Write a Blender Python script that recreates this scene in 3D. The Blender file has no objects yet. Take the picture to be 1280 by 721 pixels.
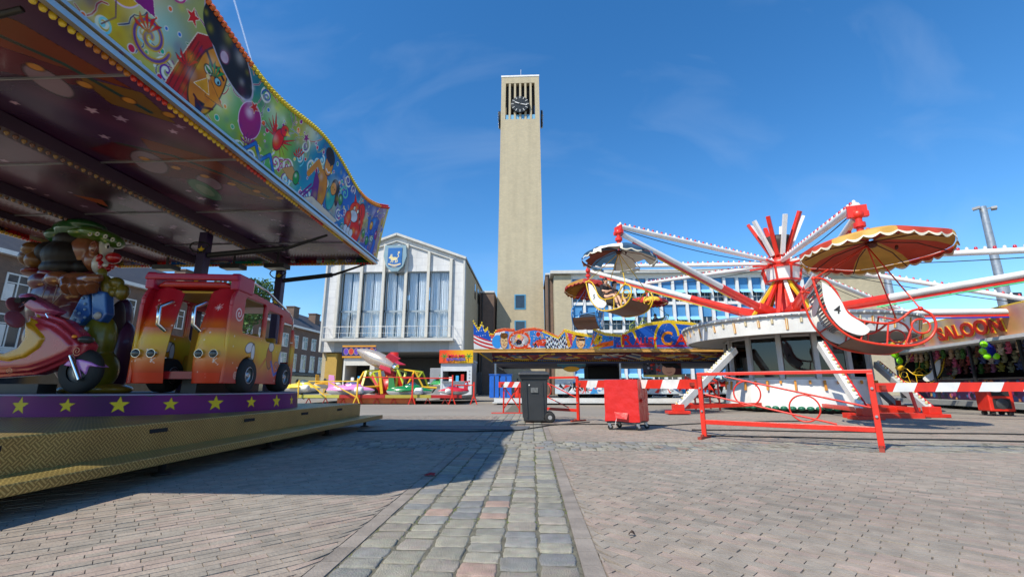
import bpy, math, random
import numpy as np
from mathutils import Matrix, Vector, Euler, noise
random.seed(7); np.random.seed(7)
sc = bpy.context.scene; COL = sc.collection
R = math.radians; PI = math.pi
# ---------------------------------------------------------------- camera, sky, sun
F = 560.; PITCH = R(12.4); YAW = math.atan(25/(F*math.cos(PITCH)+123*math.sin(PITCH))); HC = .85
cam = bpy.data.cameras.new('camera'); co = bpy.data.objects.new('camera', cam); COL.objects.link(co)
co.location = (0, 0, HC); co.rotation_euler = (R(90)+PITCH, 0, YAW)
cam.sensor_width = 36; cam.lens = F/1280*36; cam.clip_start = .05; cam.clip_end = 6000
sc.camera = co
w = bpy.data.worlds.new('World'); sc.world = w; w.use_nodes = True
nt = w.node_tree; bg = nt.nodes['Background']; sky = nt.nodes.new('ShaderNodeTexSky')
sky.sky_type = 'NISHITA'; sky.sun_disc = False; sky.sun_elevation = R(48.3); sky.sun_rotation = R(222.3)
sky.air_density = 1.0; sky.dust_density = 0.1; sky.ozone_density = 4.0; sky.altitude = 0
hs = nt.nodes.new('ShaderNodeHueSaturation'); hs.inputs['Saturation'].default_value = 1.27; hs.inputs['Value'].default_value = 1.05
nt.links.new(sky.outputs[0], hs.inputs['Color']); 
tcw = nt.nodes.new('ShaderNodeTexCoord'); mpw = nt.nodes.new('ShaderNodeMapping'); mpw.inputs['Rotation'].default_value = (0, R(25), R(35)); mpw.inputs['Scale'].default_value = (1.2, 7, 5)
nsw = nt.nodes.new('ShaderNodeTexNoise'); nsw.inputs['Scale'].default_value = 1.6; nsw.inputs['Detail'].default_value = 7; nsw.inputs['Distortion'].default_value = .6
rmw = nt.nodes.new('ShaderNodeMapRange'); rmw.inputs['From Min'].default_value = .52; rmw.inputs['From Max'].default_value = .85; rmw.inputs['To Max'].default_value = .11
mxw = nt.nodes.new('ShaderNodeMix'); mxw.data_type = 'RGBA'; mxw.inputs[7].default_value = (4.2, 4.8, 5.6, 1)
nt.links.new(tcw.outputs['Generated'], mpw.inputs[0]); nt.links.new(mpw.outputs[0], nsw.inputs['Vector']); nt.links.new(nsw.outputs['Fac'], rmw.inputs['Value']); nt.links.new(rmw.outputs[0], mxw.inputs[0]); nt.links.new(hs.outputs[0], mxw.inputs[6])
nt.links.new(mxw.outputs[2], bg.inputs[0]); bg.inputs[1].default_value = .15
sl = bpy.data.lights.new('sun', 'SUN'); sl.energy = 4.4; sl.angle = R(.5); sl.color = (1, .93, .80)
so = bpy.data.objects.new('sun', sl); COL.objects.link(so)
so.rotation_euler = Vector((-.6, -.66, 1)).to_track_quat('Z', 'Y').to_euler(); so.location = (-20, -20, 40)
vs = sc.view_settings; vs.view_transform = 'Standard'; vs.look = 'None'; vs.gamma = 1; vs.exposure = .35; vs.use_curve_mapping = False
sc.cycles.max_bounces = 6; sc.cycles.transparent_max_bounces = 12
sc.cycles.use_denoising = True

# ---------------------------------------------------------------- helpers
cp, sp_, cyw, syw = math.cos(PITCH), math.sin(PITCH), math.cos(YAW), math.sin(YAW)
def ray(px, py):
    x = px-640; y = 360-py; f = F*cp-y*sp_; u = F*sp_+y*cp
    return Vector((x*cyw-f*syw, x*syw+f*cyw, u))
def at(px, py, Y):                       # point of a plane at depth Y that a pixel looks at
    r = ray(px, py); return Vector((0, 0, HC))+r*(Y/r.y)
def lin(c):
    if isinstance(c, str):
        c = [int(c[i:i+2], 16)/255 for i in (0, 2, 4)]
    return tuple(v/12.92 if v <= .04045 else ((v+.055)/1.055)**2.4 for v in c)
W = {}
GLY = {}
def glyphs():                            # letter shapes for all the writing, made while the scene is still empty
    for body, off in [('MIAMI', .02), ('EXPRESS', .02)]+[(t, .03) for t in ('LUCKY', 'SALOON')]+[(t, .055) for t in ('LUCKY', 'SALOON')]+[(t, .02) for t in ('R', 'ALLEY', 'C', 'ARS')]+[(t, .05) for t in ('R', 'ALLEY', 'C', 'ARS')]+[(t, .012) for t in '45671']:
        cu = bpy.data.curves.new('t', 'FONT'); cu.body = body; cu.size = 1; cu.align_x = 'CENTER'; cu.offset = off; cu.resolution_u = 3; cu.extrude = .5
        ob = bpy.data.objects.new('t', cu); COL.objects.link(ob); me = bpy.data.meshes.new_from_object(ob.evaluated_get(bpy.context.evaluated_depsgraph_get()))
        GLY[(body, round(off, 3))] = ([tuple(v.co) for v in me.vertices], [tuple(p.vertices) for p in me.polygons]); bpy.data.objects.remove(ob); bpy.data.meshes.remove(me)
glyphs()
def tag(o, label=None, cat=None, group=None, kind=None):
    if label: o['label'] = label
    if cat: o['category'] = cat
    if group: o['group'] = group
    if kind: o['kind'] = kind
    return o
def thing(name, loc, label, cat, group=None, rz=0):
    o = bpy.data.objects.new(name, None); COL.objects.link(o); o.empty_display_size = .1
    o.location = loc; o.rotation_euler = (0, 0, rz)
    W[o.name] = Matrix.Translation(Vector(loc)) @ Matrix.Rotation(rz, 4, 'Z')
    return tag(o, label, cat, group)
def copy_tree(o, parent=None):
    c = o.copy(); COL.objects.link(c)
    if parent: c.parent = parent
    for ch in list(o.children): copy_tree(ch, c)
    return c
def kids(o):
    r = [o]
    for c in o.children: r += kids(c)
    return r

MATS = {}
def mat(name, col, rough=.6, metal=0., var=.12, scale=3., bump=0., bscale=40., trans=0., spec=.5, coat=0.):
    if name in MATS: return MATS[name]
    m = bpy.data.materials.new(name); m.use_nodes = True; n = m.node_tree.nodes; l = m.node_tree.links
    b = n['Principled BSDF']; b.inputs['Roughness'].default_value = rough; b.inputs['Metallic'].default_value = metal
    b.inputs['Specular IOR Level'].default_value = spec
    if coat: b.inputs['Coat Weight'].default_value = coat; b.inputs['Coat Roughness'].default_value = .08
    tc = n.new('ShaderNodeTexCoord'); ns = n.new('ShaderNodeTexNoise'); ns.inputs['Scale'].default_value = scale; ns.inputs['Detail'].default_value = 6
    l.new(tc.outputs['Object'], ns.inputs['Vector'])
    mr = n.new('ShaderNodeMapRange'); mr.inputs['From Min'].default_value = .25; mr.inputs['From Max'].default_value = .75
    mr.inputs['To Min'].default_value = 1-var; mr.inputs['To Max'].default_value = 1+var*.6
    l.new(ns.outputs['Fac'], mr.inputs['Value'])
    mx = n.new('ShaderNodeVectorMath'); mx.operation = 'SCALE'
    if col is None:
        a = n.new('ShaderNodeAttribute'); a.attribute_name = 'Col'; l.new(a.outputs['Color'], mx.inputs[0])
    else: mx.inputs[0].default_value = col
    l.new(mr.outputs['Result'], mx.inputs['Scale']); l.new(mx.outputs['Vector'], b.inputs['Base Color'])
    rr = n.new('ShaderNodeMapRange'); rr.inputs['To Min'].default_value = max(.02, rough-.1); rr.inputs['To Max'].default_value = min(1, rough+.12)
    l.new(ns.outputs['Fac'], rr.inputs['Value']); l.new(rr.outputs['Result'], b.inputs['Roughness'])
    if bump:
        n2 = n.new('ShaderNodeTexNoise'); n2.inputs['Scale'].default_value = bscale; n2.inputs['Detail'].default_value = 4
        l.new(tc.outputs['Object'], n2.inputs['Vector'])
        bp = n.new('ShaderNodeBump'); bp.inputs['Strength'].default_value = bump; bp.inputs['Distance'].default_value = .02
        l.new(n2.outputs['Fac'], bp.inputs['Height']); l.new(bp.outputs[0], b.inputs['Normal'])
    MATS[name] = m; return m
def brickmat(name, c1, c2, mortar, sw=.22, sh=.065, axis='XZ', var=.3, ms=.01):
    m = mat(name, c1, .85, var=var, scale=1.2); n = m.node_tree.nodes; l = m.node_tree.links
    tc = [x for x in n if x.type == 'TEX_COORD'][0]; mx = [x for x in n if x.type == 'VECT_MATH'][0]
    sx = n.new('ShaderNodeSeparateXYZ'); cx = n.new('ShaderNodeCombineXYZ'); l.new(tc.outputs['Object'], sx.inputs[0])
    ad = n.new('ShaderNodeMath'); ad.operation = 'ADD'; l.new(sx.outputs['X'], ad.inputs[0]); l.new(sx.outputs['Y'], ad.inputs[1])
    l.new(ad.outputs[0], cx.inputs['X']); l.new(sx.outputs['Z'], cx.inputs['Y'])
    bt = n.new('ShaderNodeTexBrick'); bt.inputs['Scale'].default_value = 1; bt.inputs['Brick Width'].default_value = sw
    bt.inputs['Row Height'].default_value = sh; bt.inputs['Mortar Size'].default_value = ms
    bt.inputs['Color1'].default_value = (*c1, 1); bt.inputs['Color2'].default_value = (*c2, 1); bt.inputs['Mortar'].default_value = (*mortar, 1)
    l.new(cx.outputs[0], bt.inputs['Vector'])
    mp = n.new('ShaderNodeMapping'); mp.inputs['Scale'].default_value = (1.3, 1.3, .09); n3 = n.new('ShaderNodeTexNoise'); n3.inputs['Scale'].default_value = 1; n3.inputs['Detail'].default_value = 8   # rain streaks
    l.new(tc.outputs['Object'], mp.inputs[0]); l.new(mp.outputs[0], n3.inputs['Vector']); r3 = n.new('ShaderNodeMapRange'); r3.inputs['From Min'].default_value = .3; r3.inputs['From Max'].default_value = .6; r3.inputs['To Min'].default_value = .91; r3.inputs['To Max'].default_value = 1.03
    l.new(n3.outputs['Fac'], r3.inputs['Value']); v3 = n.new('ShaderNodeVectorMath'); v3.operation = 'SCALE'; l.new(bt.outputs['Color'], v3.inputs[0]); l.new(r3.outputs[0], v3.inputs['Scale']); l.new(v3.outputs[0], mx.inputs[0]); return m
def glass(name, tint=(.75, .85, .9), mixf=.45, rough=.03):
    if name in MATS: return MATS[name]
    m = bpy.data.materials.new(name); m.use_nodes = True; n = m.node_tree.nodes; l = m.node_tree.links; n.clear()
    o = n.new('ShaderNodeOutputMaterial'); t = n.new('ShaderNodeBsdfTransparent'); t.inputs[0].default_value = (*tint, 1)
    g = n.new('ShaderNodeBsdfGlossy'); g.inputs['Roughness'].default_value = rough; g.inputs[0].default_value = (.9, .95, 1, 1)
    x = n.new('ShaderNodeMixShader'); fr = n.new('ShaderNodeFresnel'); fr.inputs[0].default_value = 1.5
    mm = n.new('ShaderNodeMath'); mm.operation = 'ADD'; mm.inputs[1].default_value = mixf; mm.use_clamp = True
    x.inputs[0].default_value = mixf+.06; l.new(t.outputs[0], x.inputs[1]); l.new(g.outputs[0], x.inputs[2]); l.new(x.outputs[0], o.inputs[0])
    MATS[name] = m; return m

class MB:
    def __init__(s): s.v = []; s.f = []; s.c = []; s.sm = []; s.col = None
    def add(s, vs, fs, smooth=False, col=None):
        b = len(s.v); s.v += [tuple(p) for p in vs]; c = col or s.col or (.5, .5, .5)
        for f in fs: s.f.append(tuple(b+i for i in f)); s.c.append(c); s.sm.append(smooth)
        return s
    def box(s, x0, x1, y0, y1, z0, z1, col=None):
        return s.add([(x, y, z) for z in (z0, z1) for y in (y0, y1) for x in (x0, x1)],
              [(0, 2, 3, 1), (4, 5, 7, 6), (0, 1, 5, 4), (2, 6, 7, 3), (0, 4, 6, 2), (1, 3, 7, 5)], col=col)
    def bar(s, p, q, w, h=None, up=(0, 0, 1), col=None, w2=None, h2=None):
        p = Vector(p); q = Vector(q); h = h or w; d = (q-p).normalized(); u = Vector(up)
        if abs(d.dot(u)) > .98: u = Vector((0, 1, 0))
        a = d.cross(u).normalized(); b = a.cross(d).normalized(); w2 = w2 or w; h2 = h2 or h
        vs = [p+a*i*w/2+b*j*h/2 for j in (-1, 1) for i in (-1, 1)]+[q+a*i*w2/2+b*j*h2/2 for j in (-1, 1) for i in (-1, 1)]
        return s.add(vs, [(0, 1, 3, 2), (4, 6, 7, 5), (0, 4, 5, 1), (2, 3, 7, 6), (0, 2, 6, 4), (1, 5, 7, 3)], col=col)
    def tube(s, pts, r, n=8, closed=False, col=None):
        pts = [Vector(p) for p in pts]; m = len(pts); rs = r if isinstance(r, (list, tuple)) else [r]*m
        ts = []
        for i in range(m):
            a = pts[(i-1) % m] if (closed or i) else pts[i]; b = pts[(i+1) % m] if (closed or i < m-1) else pts[i]
            t = (b-a); ts.append(t.normalized() if t.length > 1e-9 else Vector((0, 0, 1)))
        u = Vector((0, 0, 1)) if abs(ts[0].z) < .9 else Vector((1, 0, 0)); u = (u-ts[0]*u.dot(ts[0])).normalized()
        vs = []
        for i in range(m):
            u = (u-ts[i]*u.dot(ts[i])); u = u.normalized() if u.length > 1e-6 else Vector((1, 0, 0)); b = ts[i].cross(u)
            vs += [pts[i]+(u*math.cos(2*PI*k/n)+b*math.sin(2*PI*k/n))*rs[i] for k in range(n)]
        fs = [(i*n+k, i*n+(k+1) % n, ((i+1) % m)*n+(k+1) % n, ((i+1) % m)*n+k) for i in range(m if closed else m-1) for k in range(n)]
        s.add(vs, fs, True, col)
        if not closed:
            s.add(vs[:n], [tuple(range(n))[::-1]], col=col); s.add(vs[-n:], [tuple(range(n))], col=col)
        return s
    def cyl(s, p, q, r0, r1=None, n=16, col=None):
        return s.tube([p, q], [r0, r0 if r1 is None else r1], n, col=col)
    def lathe(s, prof, c=(0, 0, 0), n=32, M=None, col=None, a0=0, a1=2*PI, smooth=True):
        c = Vector(c); full = abs(a1-a0-2*PI) < 1e-6; k = n if full else n+1
        vs = []
        for r, z in prof:
            for i in range(k):
                a = a0+(a1-a0)*i/n; p = Vector((r*math.cos(a), r*math.sin(a), z))
                vs.append((M @ p if M else p)+c)
        fs = [(j*k+i, j*k+(i+1) % k, (j+1)*k+(i+1) % k, (j+1)*k+i) for j in range(len(prof)-1) for i in range(n)]
        return s.add(vs, fs, smooth, col)
    def ell(s, c, r, M=None, n=16, m=10, col=None):
        c = Vector(c); r = (r, r, r) if not hasattr(r, '__len__') else r; vs = []
        for j in range(m+1):
            t = PI*j/m
            for i in range(n):
                a = 2*PI*i/n; p = Vector((r[0]*math.sin(t)*math.cos(a), r[1]*math.sin(t)*math.sin(a), r[2]*math.cos(t)))
                vs.append((M @ p if M else p)+c)
        return s.add(vs, [(j*n+i, (j+1)*n+i, (j+1)*n+(i+1) % n, j*n+(i+1) % n) for j in range(m) for i in range(n)], True, col)
    def prism(s, poly, ext, col=None):
        poly = [Vector(p) for p in poly]; e = Vector(ext); n = len(poly)
        vs = poly+[p+e for p in poly]
        return s.add(vs, [tuple(range(n))[::-1], tuple(range(n, 2*n))]+[(i, (i+1) % n, n+(i+1) % n, n+i) for i in range(n)], col=col)
    def text(s, body, origin, xd, yd, size, width=None, ext=.004, col=None, off=0., align='CENTER'):
        gv, gf = GLY[(body, round(off, 3))]; xd = Vector(xd).normalized(); yd = Vector(yd).normalized(); zd = xd.cross(yd).normalized(); o = Vector(origin)
        xs = [v[0] for v in gv]; wd = (max(xs)-min(xs)) or 1; k = (width/wd) if width else size; mid = (max(xs)+min(xs))/2
        return s.add([o+xd*((v[0]-mid)*k)+yd*(v[1]*size)+zd*((v[2]+.5)*ext) for v in gv], gf, col=col)
    def build(s, name, m, parent=None, bevel=0, auto=False, remesh=0, sub=0, solid=0, label=None):
        me = bpy.data.meshes.new(name)
        Wm = W.get(parent.name, Matrix()) if parent else Matrix()
        inv = Wm.inverted(); A = np.array(s.v, dtype=np.float64)
        Mi = np.array(inv); A = A @ Mi[:3, :3].T + Mi[:3, 3]
        me.from_pydata(A.tolist(), [], s.f)
        if s.sm: me.polygons.foreach_set('use_smooth', s.sm)
        at_ = me.color_attributes.new('Col', 'FLOAT_COLOR', 'CORNER')
        lt = np.array([len(f) for f in s.f]); cc = np.repeat(np.array([(*c, 1) for c in s.c], dtype=np.float32), lt, axis=0)
        at_.data.foreach_set('color', cc.ravel())
        me.materials.append(m); o = bpy.data.objects.new(name, me); COL.objects.link(o)
        if parent: o.parent = parent
        W[o.name] = Wm.copy()
        if bevel:
            b = o.modifiers.new('b', 'BEVEL'); b.width = bevel; b.segments = 2; b.limit_method = 'ANGLE'; b.harden_normals = False
        if remesh:
            r = o.modifiers.new('r', 'REMESH'); r.mode = 'VOXEL'; r.voxel_size = remesh; r.use_smooth_shade = True
            q = o.modifiers.new('s', 'SMOOTH'); q.factor = .5; q.iterations = 6
        if sub:
            q = o.modifiers.new('u', 'SUBSURF'); q.levels = sub; q.render_levels = sub
        if solid:
            q = o.modifiers.new('so', 'SOLIDIFY'); q.thickness = solid; q.offset = -1
        if label: o['label'] = label
        return o
def one(name, mb, m, label, cat, group=None, **k):
    return tag(mb.build(name, m, **k), label, cat, group)
def struct(name, mb, m, **k): return tag(mb.build(name, m, **k), kind='structure')

# ---- painted panels: a grid of vertices coloured by a drawn canvas
class Art:
    def __init__(s, w, h, nx, ny, base):
        s.w, s.h, s.nx, s.ny = w, h, nx, ny
        s.X, s.Y = np.meshgrid(np.linspace(0, w, nx), np.linspace(0, h, ny))
        s.C = np.zeros((ny, nx, 3)); s.C[:] = lin(base); s.mask = np.ones((ny, nx), bool)
    def put(s, a, col, w=None):
        a = np.clip(a, 0, 1)[..., None]; w = w or (slice(None), slice(None)); s.C[w] = s.C[w]*(1-a)+np.array(lin(col))*a; return s
    def win(s, x0, x1, y0, y1):
        fx, fy = (s.nx-1)/s.w, (s.ny-1)/s.h; i = lambda v, n: int(min(max(v, 0), n))
        return (slice(i(y0*fy-2, s.ny), i(y1*fy+3, s.ny)), slice(i(x0*fx-2, s.nx), i(x1*fx+3, s.nx)))
    def soft(s, cx, cy, r, col, k=1.):
        w = s.win(cx-3*r, cx+3*r, cy-3*r, cy+3*r); return s.put(k*np.exp(-((s.X[w]-cx)**2+(s.Y[w]-cy)**2)/r**2), col, w)
    def disc(s, cx, cy, rx, ry=None, col='ffffff', rot=0, line=None, lw=.012):
        ry = ry or rx; m = max(rx, ry)+lw*2; w = s.win(cx-m, cx+m, cy-m, cy+m); c, n = math.cos(rot), math.sin(rot); X, Y = s.X[w], s.Y[w]
        x = (X-cx)*c+(Y-cy)*n; y = -(X-cx)*n+(Y-cy)*c
        d = (np.sqrt((x/rx)**2+(y/ry)**2)-1)*min(rx, ry); e = s.w/s.nx
        if line: s.put((lw-d)/e+.5, line, w)
        return s.put(-d/e+.5, col, w)
    def poly(s, P, col, line=None, lw=.012):
        xs = [p[0] for p in P]; ys = [p[1] for p in P]; w = s.win(min(xs), max(xs), min(ys), max(ys)); X, Y = s.X[w], s.Y[w]
        ins = np.zeros(X.shape, bool); n = len(P)
        for i in range(n):
            (x0, y0), (x1, y1) = P[i], P[(i+1) % n]
            if y0 == y1: continue
            k = ((Y >= min(y0, y1)) & (Y < max(y0, y1)) & (X < (x1-x0)*(Y-y0)/(y1-y0)+x0)); ins ^= k
        if line: s.stroke(list(P)+[P[0]], lw, line)
        return s.put(ins*1., col, w)
    def stroke(s, P, lw, col):
        xs = [p[0] for p in P]; ys = [p[1] for p in P]; w = s.win(min(xs)-lw, max(xs)+lw, min(ys)-lw, max(ys)+lw); X, Y = s.X[w], s.Y[w]
        D = np.full(X.shape, 9e9)
        for (x0, y0), (x1, y1) in zip(P[:-1], P[1:]):
            L = (x1-x0)**2+(y1-y0)**2 or 1e-9; t = np.clip(((X-x0)*(x1-x0)+(Y-y0)*(y1-y0))/L, 0, 1)
            D = np.minimum(D, np.hypot(X-x0-t*(x1-x0), Y-y0-t*(y1-y0)))
        return s.put((lw/2-D)/(s.w/s.nx)+.5, col, w)
    def swirl(s, cx, cy, r, col, turns=1.6, lw=.015, a0=0, flip=1):
        return s.stroke([(cx+r*t*math.cos(flip*turns*2*PI*t+a0), cy+r*t*math.sin(flip*turns*2*PI*t+a0)) for t in np.linspace(.05, 1, int(26*turns))], lw, col)
    def star(s, cx, cy, r, col, n=5, inner=.42, a=PI/2, line=None, lw=.01):
        return s.poly([(cx+(r if i % 2 == 0 else r*inner)*math.cos(a+i*PI/n), cy+(r if i % 2 == 0 else r*inner)*math.sin(a+i*PI/n)) for i in range(2*n)], col, line, lw)
    def panel(s, name, fn, m, parent, solid=.01, label=None):     # fn(x, y) arrays -> (…,3) points
        P = fn(s.X, s.Y); ny, nx = s.ny, s.nx
        me = bpy.data.meshes.new(name); Wm = W.get(parent.name, Matrix()) if parent else Matrix()
        Mi = np.array(Wm.inverted()); A = P.reshape(-1, 3) @ Mi[:3, :3].T + Mi[:3, 3]
        idx = np.arange(ny*nx).reshape(ny, nx); q = np.stack([idx[:-1, :-1], idx[:-1, 1:], idx[1:, 1:], idx[1:, :-1]], -1)
        mk = s.mask[:-1, :-1] & s.mask[1:, 1:] & s.mask[1:, :-1] & s.mask[:-1, 1:]; q = q[mk]
        used = np.zeros(ny*nx, bool); used[q.ravel()] = True; re = np.cumsum(used)-1
        me.from_pydata(A[used].tolist(), [], re[q].tolist()); me.polygons.foreach_set('use_smooth', [True]*len(me.polygons))
        ca = me.color_attributes.new('Col', 'FLOAT_COLOR', 'POINT')
        ca.data.foreach_set('color', np.concatenate([s.C.reshape(-1, 3)[used], np.ones((used.sum(), 1))], 1).astype(np.float32).ravel())
        me.materials.append(m); o = bpy.data.objects.new(name, me); COL.objects.link(o)
        if parent: o.parent = parent
        W[o.name] = Wm.copy()
        if solid:
            z = o.modifiers.new('so', 'SOLIDIFY'); z.thickness = abs(solid); z.offset = -1 if solid > 0 else 1
        if label: o['label'] = label
        return o
def plane_fn(o, xd, yd):
    o = np.array(o, float); xd = np.array(xd, float); yd = np.array(yd, float)
    return lambda X, Y: o+X[..., None]*xd+Y[..., None]*yd

def put_bulbs(T, lst, name='bulb', most=100):    # lst: (point, radius, direction, colour); the nearest are parts, the rest one strip
    lst = sorted(lst, key=lambda q: (Vector(q[0])-Vector((0, 0, HC))).length/q[1]); proto = {}; Wi = W[T.name].inverted()
    for p, r, d, c in lst[:most]:
        k = (round(r, 3), c, tuple(round(v, 2) for v in d))
        if k not in proto:
            b = MB(); D = Vector(d); b.tube([-D*r*.5, D*r*.5, D*r*1.2, D*r*1.5], [r, r, r*.75, r*.3], 9, col=lin(c)); b.v = [tuple(W[T.name] @ Vector(v)) for v in b.v]
            o = b.build(name, BULB, T); proto[k] = o
        else: o = proto[k].copy(); COL.objects.link(o); o.parent = T
        o.location = Wi @ Vector(p)
    if len(lst) > most:
        b = MB()
        for p, r, d, c in lst[most:]:
            D = Vector(d); p = Vector(p); b.tube([p-D*r*.5, p+D*r*.5, p+D*r*1.5], [r, r, r*.4], 6, col=lin(c))
        tag(b.build('light_strip', BULB, T), kind='stuff')
# shared materials
PAINTED = mat('painted_art', None, .5, var=.14, scale=2, spec=.25)
BULB = mat('bulb_cap', None, .25, var=.1, scale=9, spec=.7)
MATTE = mat('matt_colour', None, .75, var=.15, scale=2)
GLOSSY = mat('gloss_colour', None, .32, var=.1, scale=3, coat=.15)
RED = mat('red_paint', lin('d8301e'), .35, var=.18, scale=5, bump=.1, bscale=30)
WHITE = mat('white_paint', (.78, .77, .74), .4, var=.1, scale=4)
STEEL = mat('grey_steel', (.42, .43, .44), .4, .7, var=.2, scale=5)
DARK = mat('dark_steel', (.02, .02, .022), .5, var=.3)
RUBBER = mat('rubber', (.018, .018, .018), .75, var=.3, scale=8)
CHROME = mat('chrome', (.75, .75, .76), .12, 1.)
YELLOWP = mat('yellow_paint', lin('e8b82a'), .35, var=.12)
def c_(h): return lin(h)

# ---------------------------------------------------------------- ground
def build_ground():
    g = MB(); 
    for xa, xb in ((-20, -.961), (.233, 20)): g.add([(xa, .3, -.0055), (xb, .3, -.0055), (xb, 13.9, -.0055), (xa, 13.9, -.0055)], [(0, 1, 2, 3)])
    struct('joint_fill', g, mat('sandy_joint', (.205, .175, .14), .95, var=.5, scale=6, bump=.4, bscale=80))
    g = MB(); g.add([(-600, -60, -.025), (600, -60, -.025), (600, 900, -.025), (-600, 900, -.025)], [(0, 1, 2, 3)])
    m = mat('plaza_surface', (.27, .24, .20), .9, var=.25, scale=.25, bump=.2, bscale=25)
    struct('plaza', g, m)
    m = mat('paving_brick', None, .86, var=.26, scale=7, bump=.35, bscale=60)
    n = m.node_tree.nodes; l = m.node_tree.links
    # individual bricks, running bond laid at 45 degrees, mirrored left and right of the cobbled strip
    L, Wd, J = .205, .066, .0026
    def field(side):
        c, s_ = math.cos(side), math.sin(side)
        us = np.arange(-150, 150); vsn = np.arange(-420, 420)
        U, V = np.meshgrid(us, vsn); rj = np.random.normal(0, .07, len(vsn))[:, None]; off = (V % 2)*.5+rj+np.random.normal(0, .003, V.shape)
        u = (U+off)*L; v = V*Wd
        x = u*c-v*s_; y = u*s_+v*c
        return x.ravel(), y.ravel(), c, s_
    def bricks(name, x, y, c, s_, L, Wd, cols, zj=.0009, clip=0):
        n = len(x); hl, hw = L/2-J/2, Wd/2-J/2; b = .0018
        if np.isscalar(hl): hl = np.full(n, hl); hw = np.full(n, hw)
        pts = []
        zc = np.random.normal(0, zj, n)
        if clip: hl = np.full(n, hl)-np.abs(np.random.normal(0, .0014, n))+.0009; hw = np.full(n, hw)-np.abs(np.random.normal(0, .0012, n))+.0006
        for (i, j, dz, ins) in [(-1, -1, 0, b), (1, -1, 0, b), (1, 1, 0, b), (-1, 1, 0, b), (-1, -1, -.028, 0), (1, -1, -.028, 0), (1, 1, -.028, 0), (-1, 1, -.028, 0)]:
            lu = i*(hl-ins); lv = j*(hw-ins); tz = np.random.normal(0, zj*.5, n) if dz == 0 else 0
            pts.append(np.stack([x+lu*c-lv*s_, y+lu*s_+lv*c, zc+tz+dz], -1))
        P = np.stack(pts, 1).reshape(-1, 3)
        if clip:
            sg = clip; P[:, 0] = np.maximum(P[:, 0], .340) if sg > 0 else np.minimum(P[:, 0], -1.070)
            yc_ = np.repeat(y, 8); P[:, 1] = np.where(yc_ < 7.05, np.minimum(P[:, 1], 6.535), np.maximum(P[:, 1], 7.595))
        base = np.arange(n)[:, None]*8
        fs = np.concatenate([base+np.array(q) for q in [(0, 1, 2, 3), (4, 5, 1, 0), (5, 6, 2, 1), (6, 7, 3, 2), (7, 4, 0, 3)]], 1).reshape(-1, 4)
        me = bpy.data.meshes.new(name); me.vertices.add(len(P)); me.vertices.foreach_set('co', P.ravel())
        me.loops.add(fs.size); me.loops.foreach_set('vertex_index', fs.ravel().astype(np.int32)); me.polygons.add(len(fs))
        me.polygons.foreach_set('loop_start', np.arange(0, fs.size, 4, dtype=np.int32)); me.update(calc_edges=True); me.polygons.foreach_set('use_smooth', [False]*len(fs))
        ca = me.color_attributes.new('Col', 'FLOAT_COLOR', 'POINT')
        ca.data.foreach_set('color', np.concatenate([np.repeat(cols, 8, 0), np.ones((n*8, 1))], 1).astype(np.float32).ravel())
        me.materials.append(m); o = bpy.data.objects.new(name, me); COL.objects.link(o); tag(o, kind='structure'); return o
    Xs, Ys = [], []
    parts = []
    for side, sg in ((R(-43), 1), (R(43), -1)):
        x, y, c, s_ = field(side); 
        lim = np.where(sg > 0, x > .34-.085, x < -1.07+.085)
        k = lim & (y > .9) & (y < 14) & (np.abs(x) < 1.25*y+1.5) & ~((y > 6.6) & (y < 7.52)) & ~((x < -4.6) & (y > 2.2))
        parts.append((x[k], y[k], c, s_))
    for i, (x, y, c, s_) in enumerate(parts):
        n = len(x); t = np.random.rand(n, 1); t2 = np.random.rand(n, 1)
        A = np.array((.31, .253, .20)); B = np.array((.28, .245, .20)); C = np.array((.335, .26, .21))
        cols = A*(1-t)+B*t; cols = np.where(t2 > .8, C, cols); cols = np.where(t2 < .05, B*.85, cols)*(.94+.12*np.random.rand(n, 1)); bl = np.array([noise.noise((a*.7, b_*.7, 1.)) for a, b_ in zip(x, y)])[:, None]; cols = cols*(1+.16*bl); gr_ = np.array([max(0., noise.noise((a*.45+9, b_*.45, 4.))) for a, b_ in zip(x, y)])[:, None]; cols = cols*(1-.5*gr_)+np.array((.25, .25, .215))*.5*gr_*1.0
        bricks('brick_paving', x, y, c, s_, L, Wd, cols, clip=(1 if i == 0 else -1))
    # soldier course edging both sides of the strip and the cross band
    ex, ey, el = [], [], []
    for x0 in (.285, -1.015):
        yy = np.arange(.9, 14, .205); yy = yy[~((yy > 6.45) & (yy < 7.7))]; ex += [x0]*len(yy); ey += list(yy)
    n = len(ex); cols = np.array((.255, .22, .185))*(.85+.3*np.random.rand(n, 1))
    bricks('edging_course', np.array(ex), np.array(ey), 0., 1., .205, .105, cols)
    # joint sand and moss under the cobbles
    g = MB(); g.add([(-.96, -3, -.0055), (.232, -3, -.0055), (.232, 25, -.0055), (-.96, 25, -.0055)], [(0, 1, 2, 3)])
    g.add([(-25, 6.5, -.0035), (25, 6.5, -.0035), (25, 7.64, -.0035), (-25, 7.64, -.0035)], [(0, 1, 2, 3)])
    mj = mat('mossy_joint', (.15, .14, .10), .95, var=.5, scale=9, bump=.6, bscale=90); struct('joint_sand', g, mj)
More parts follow.
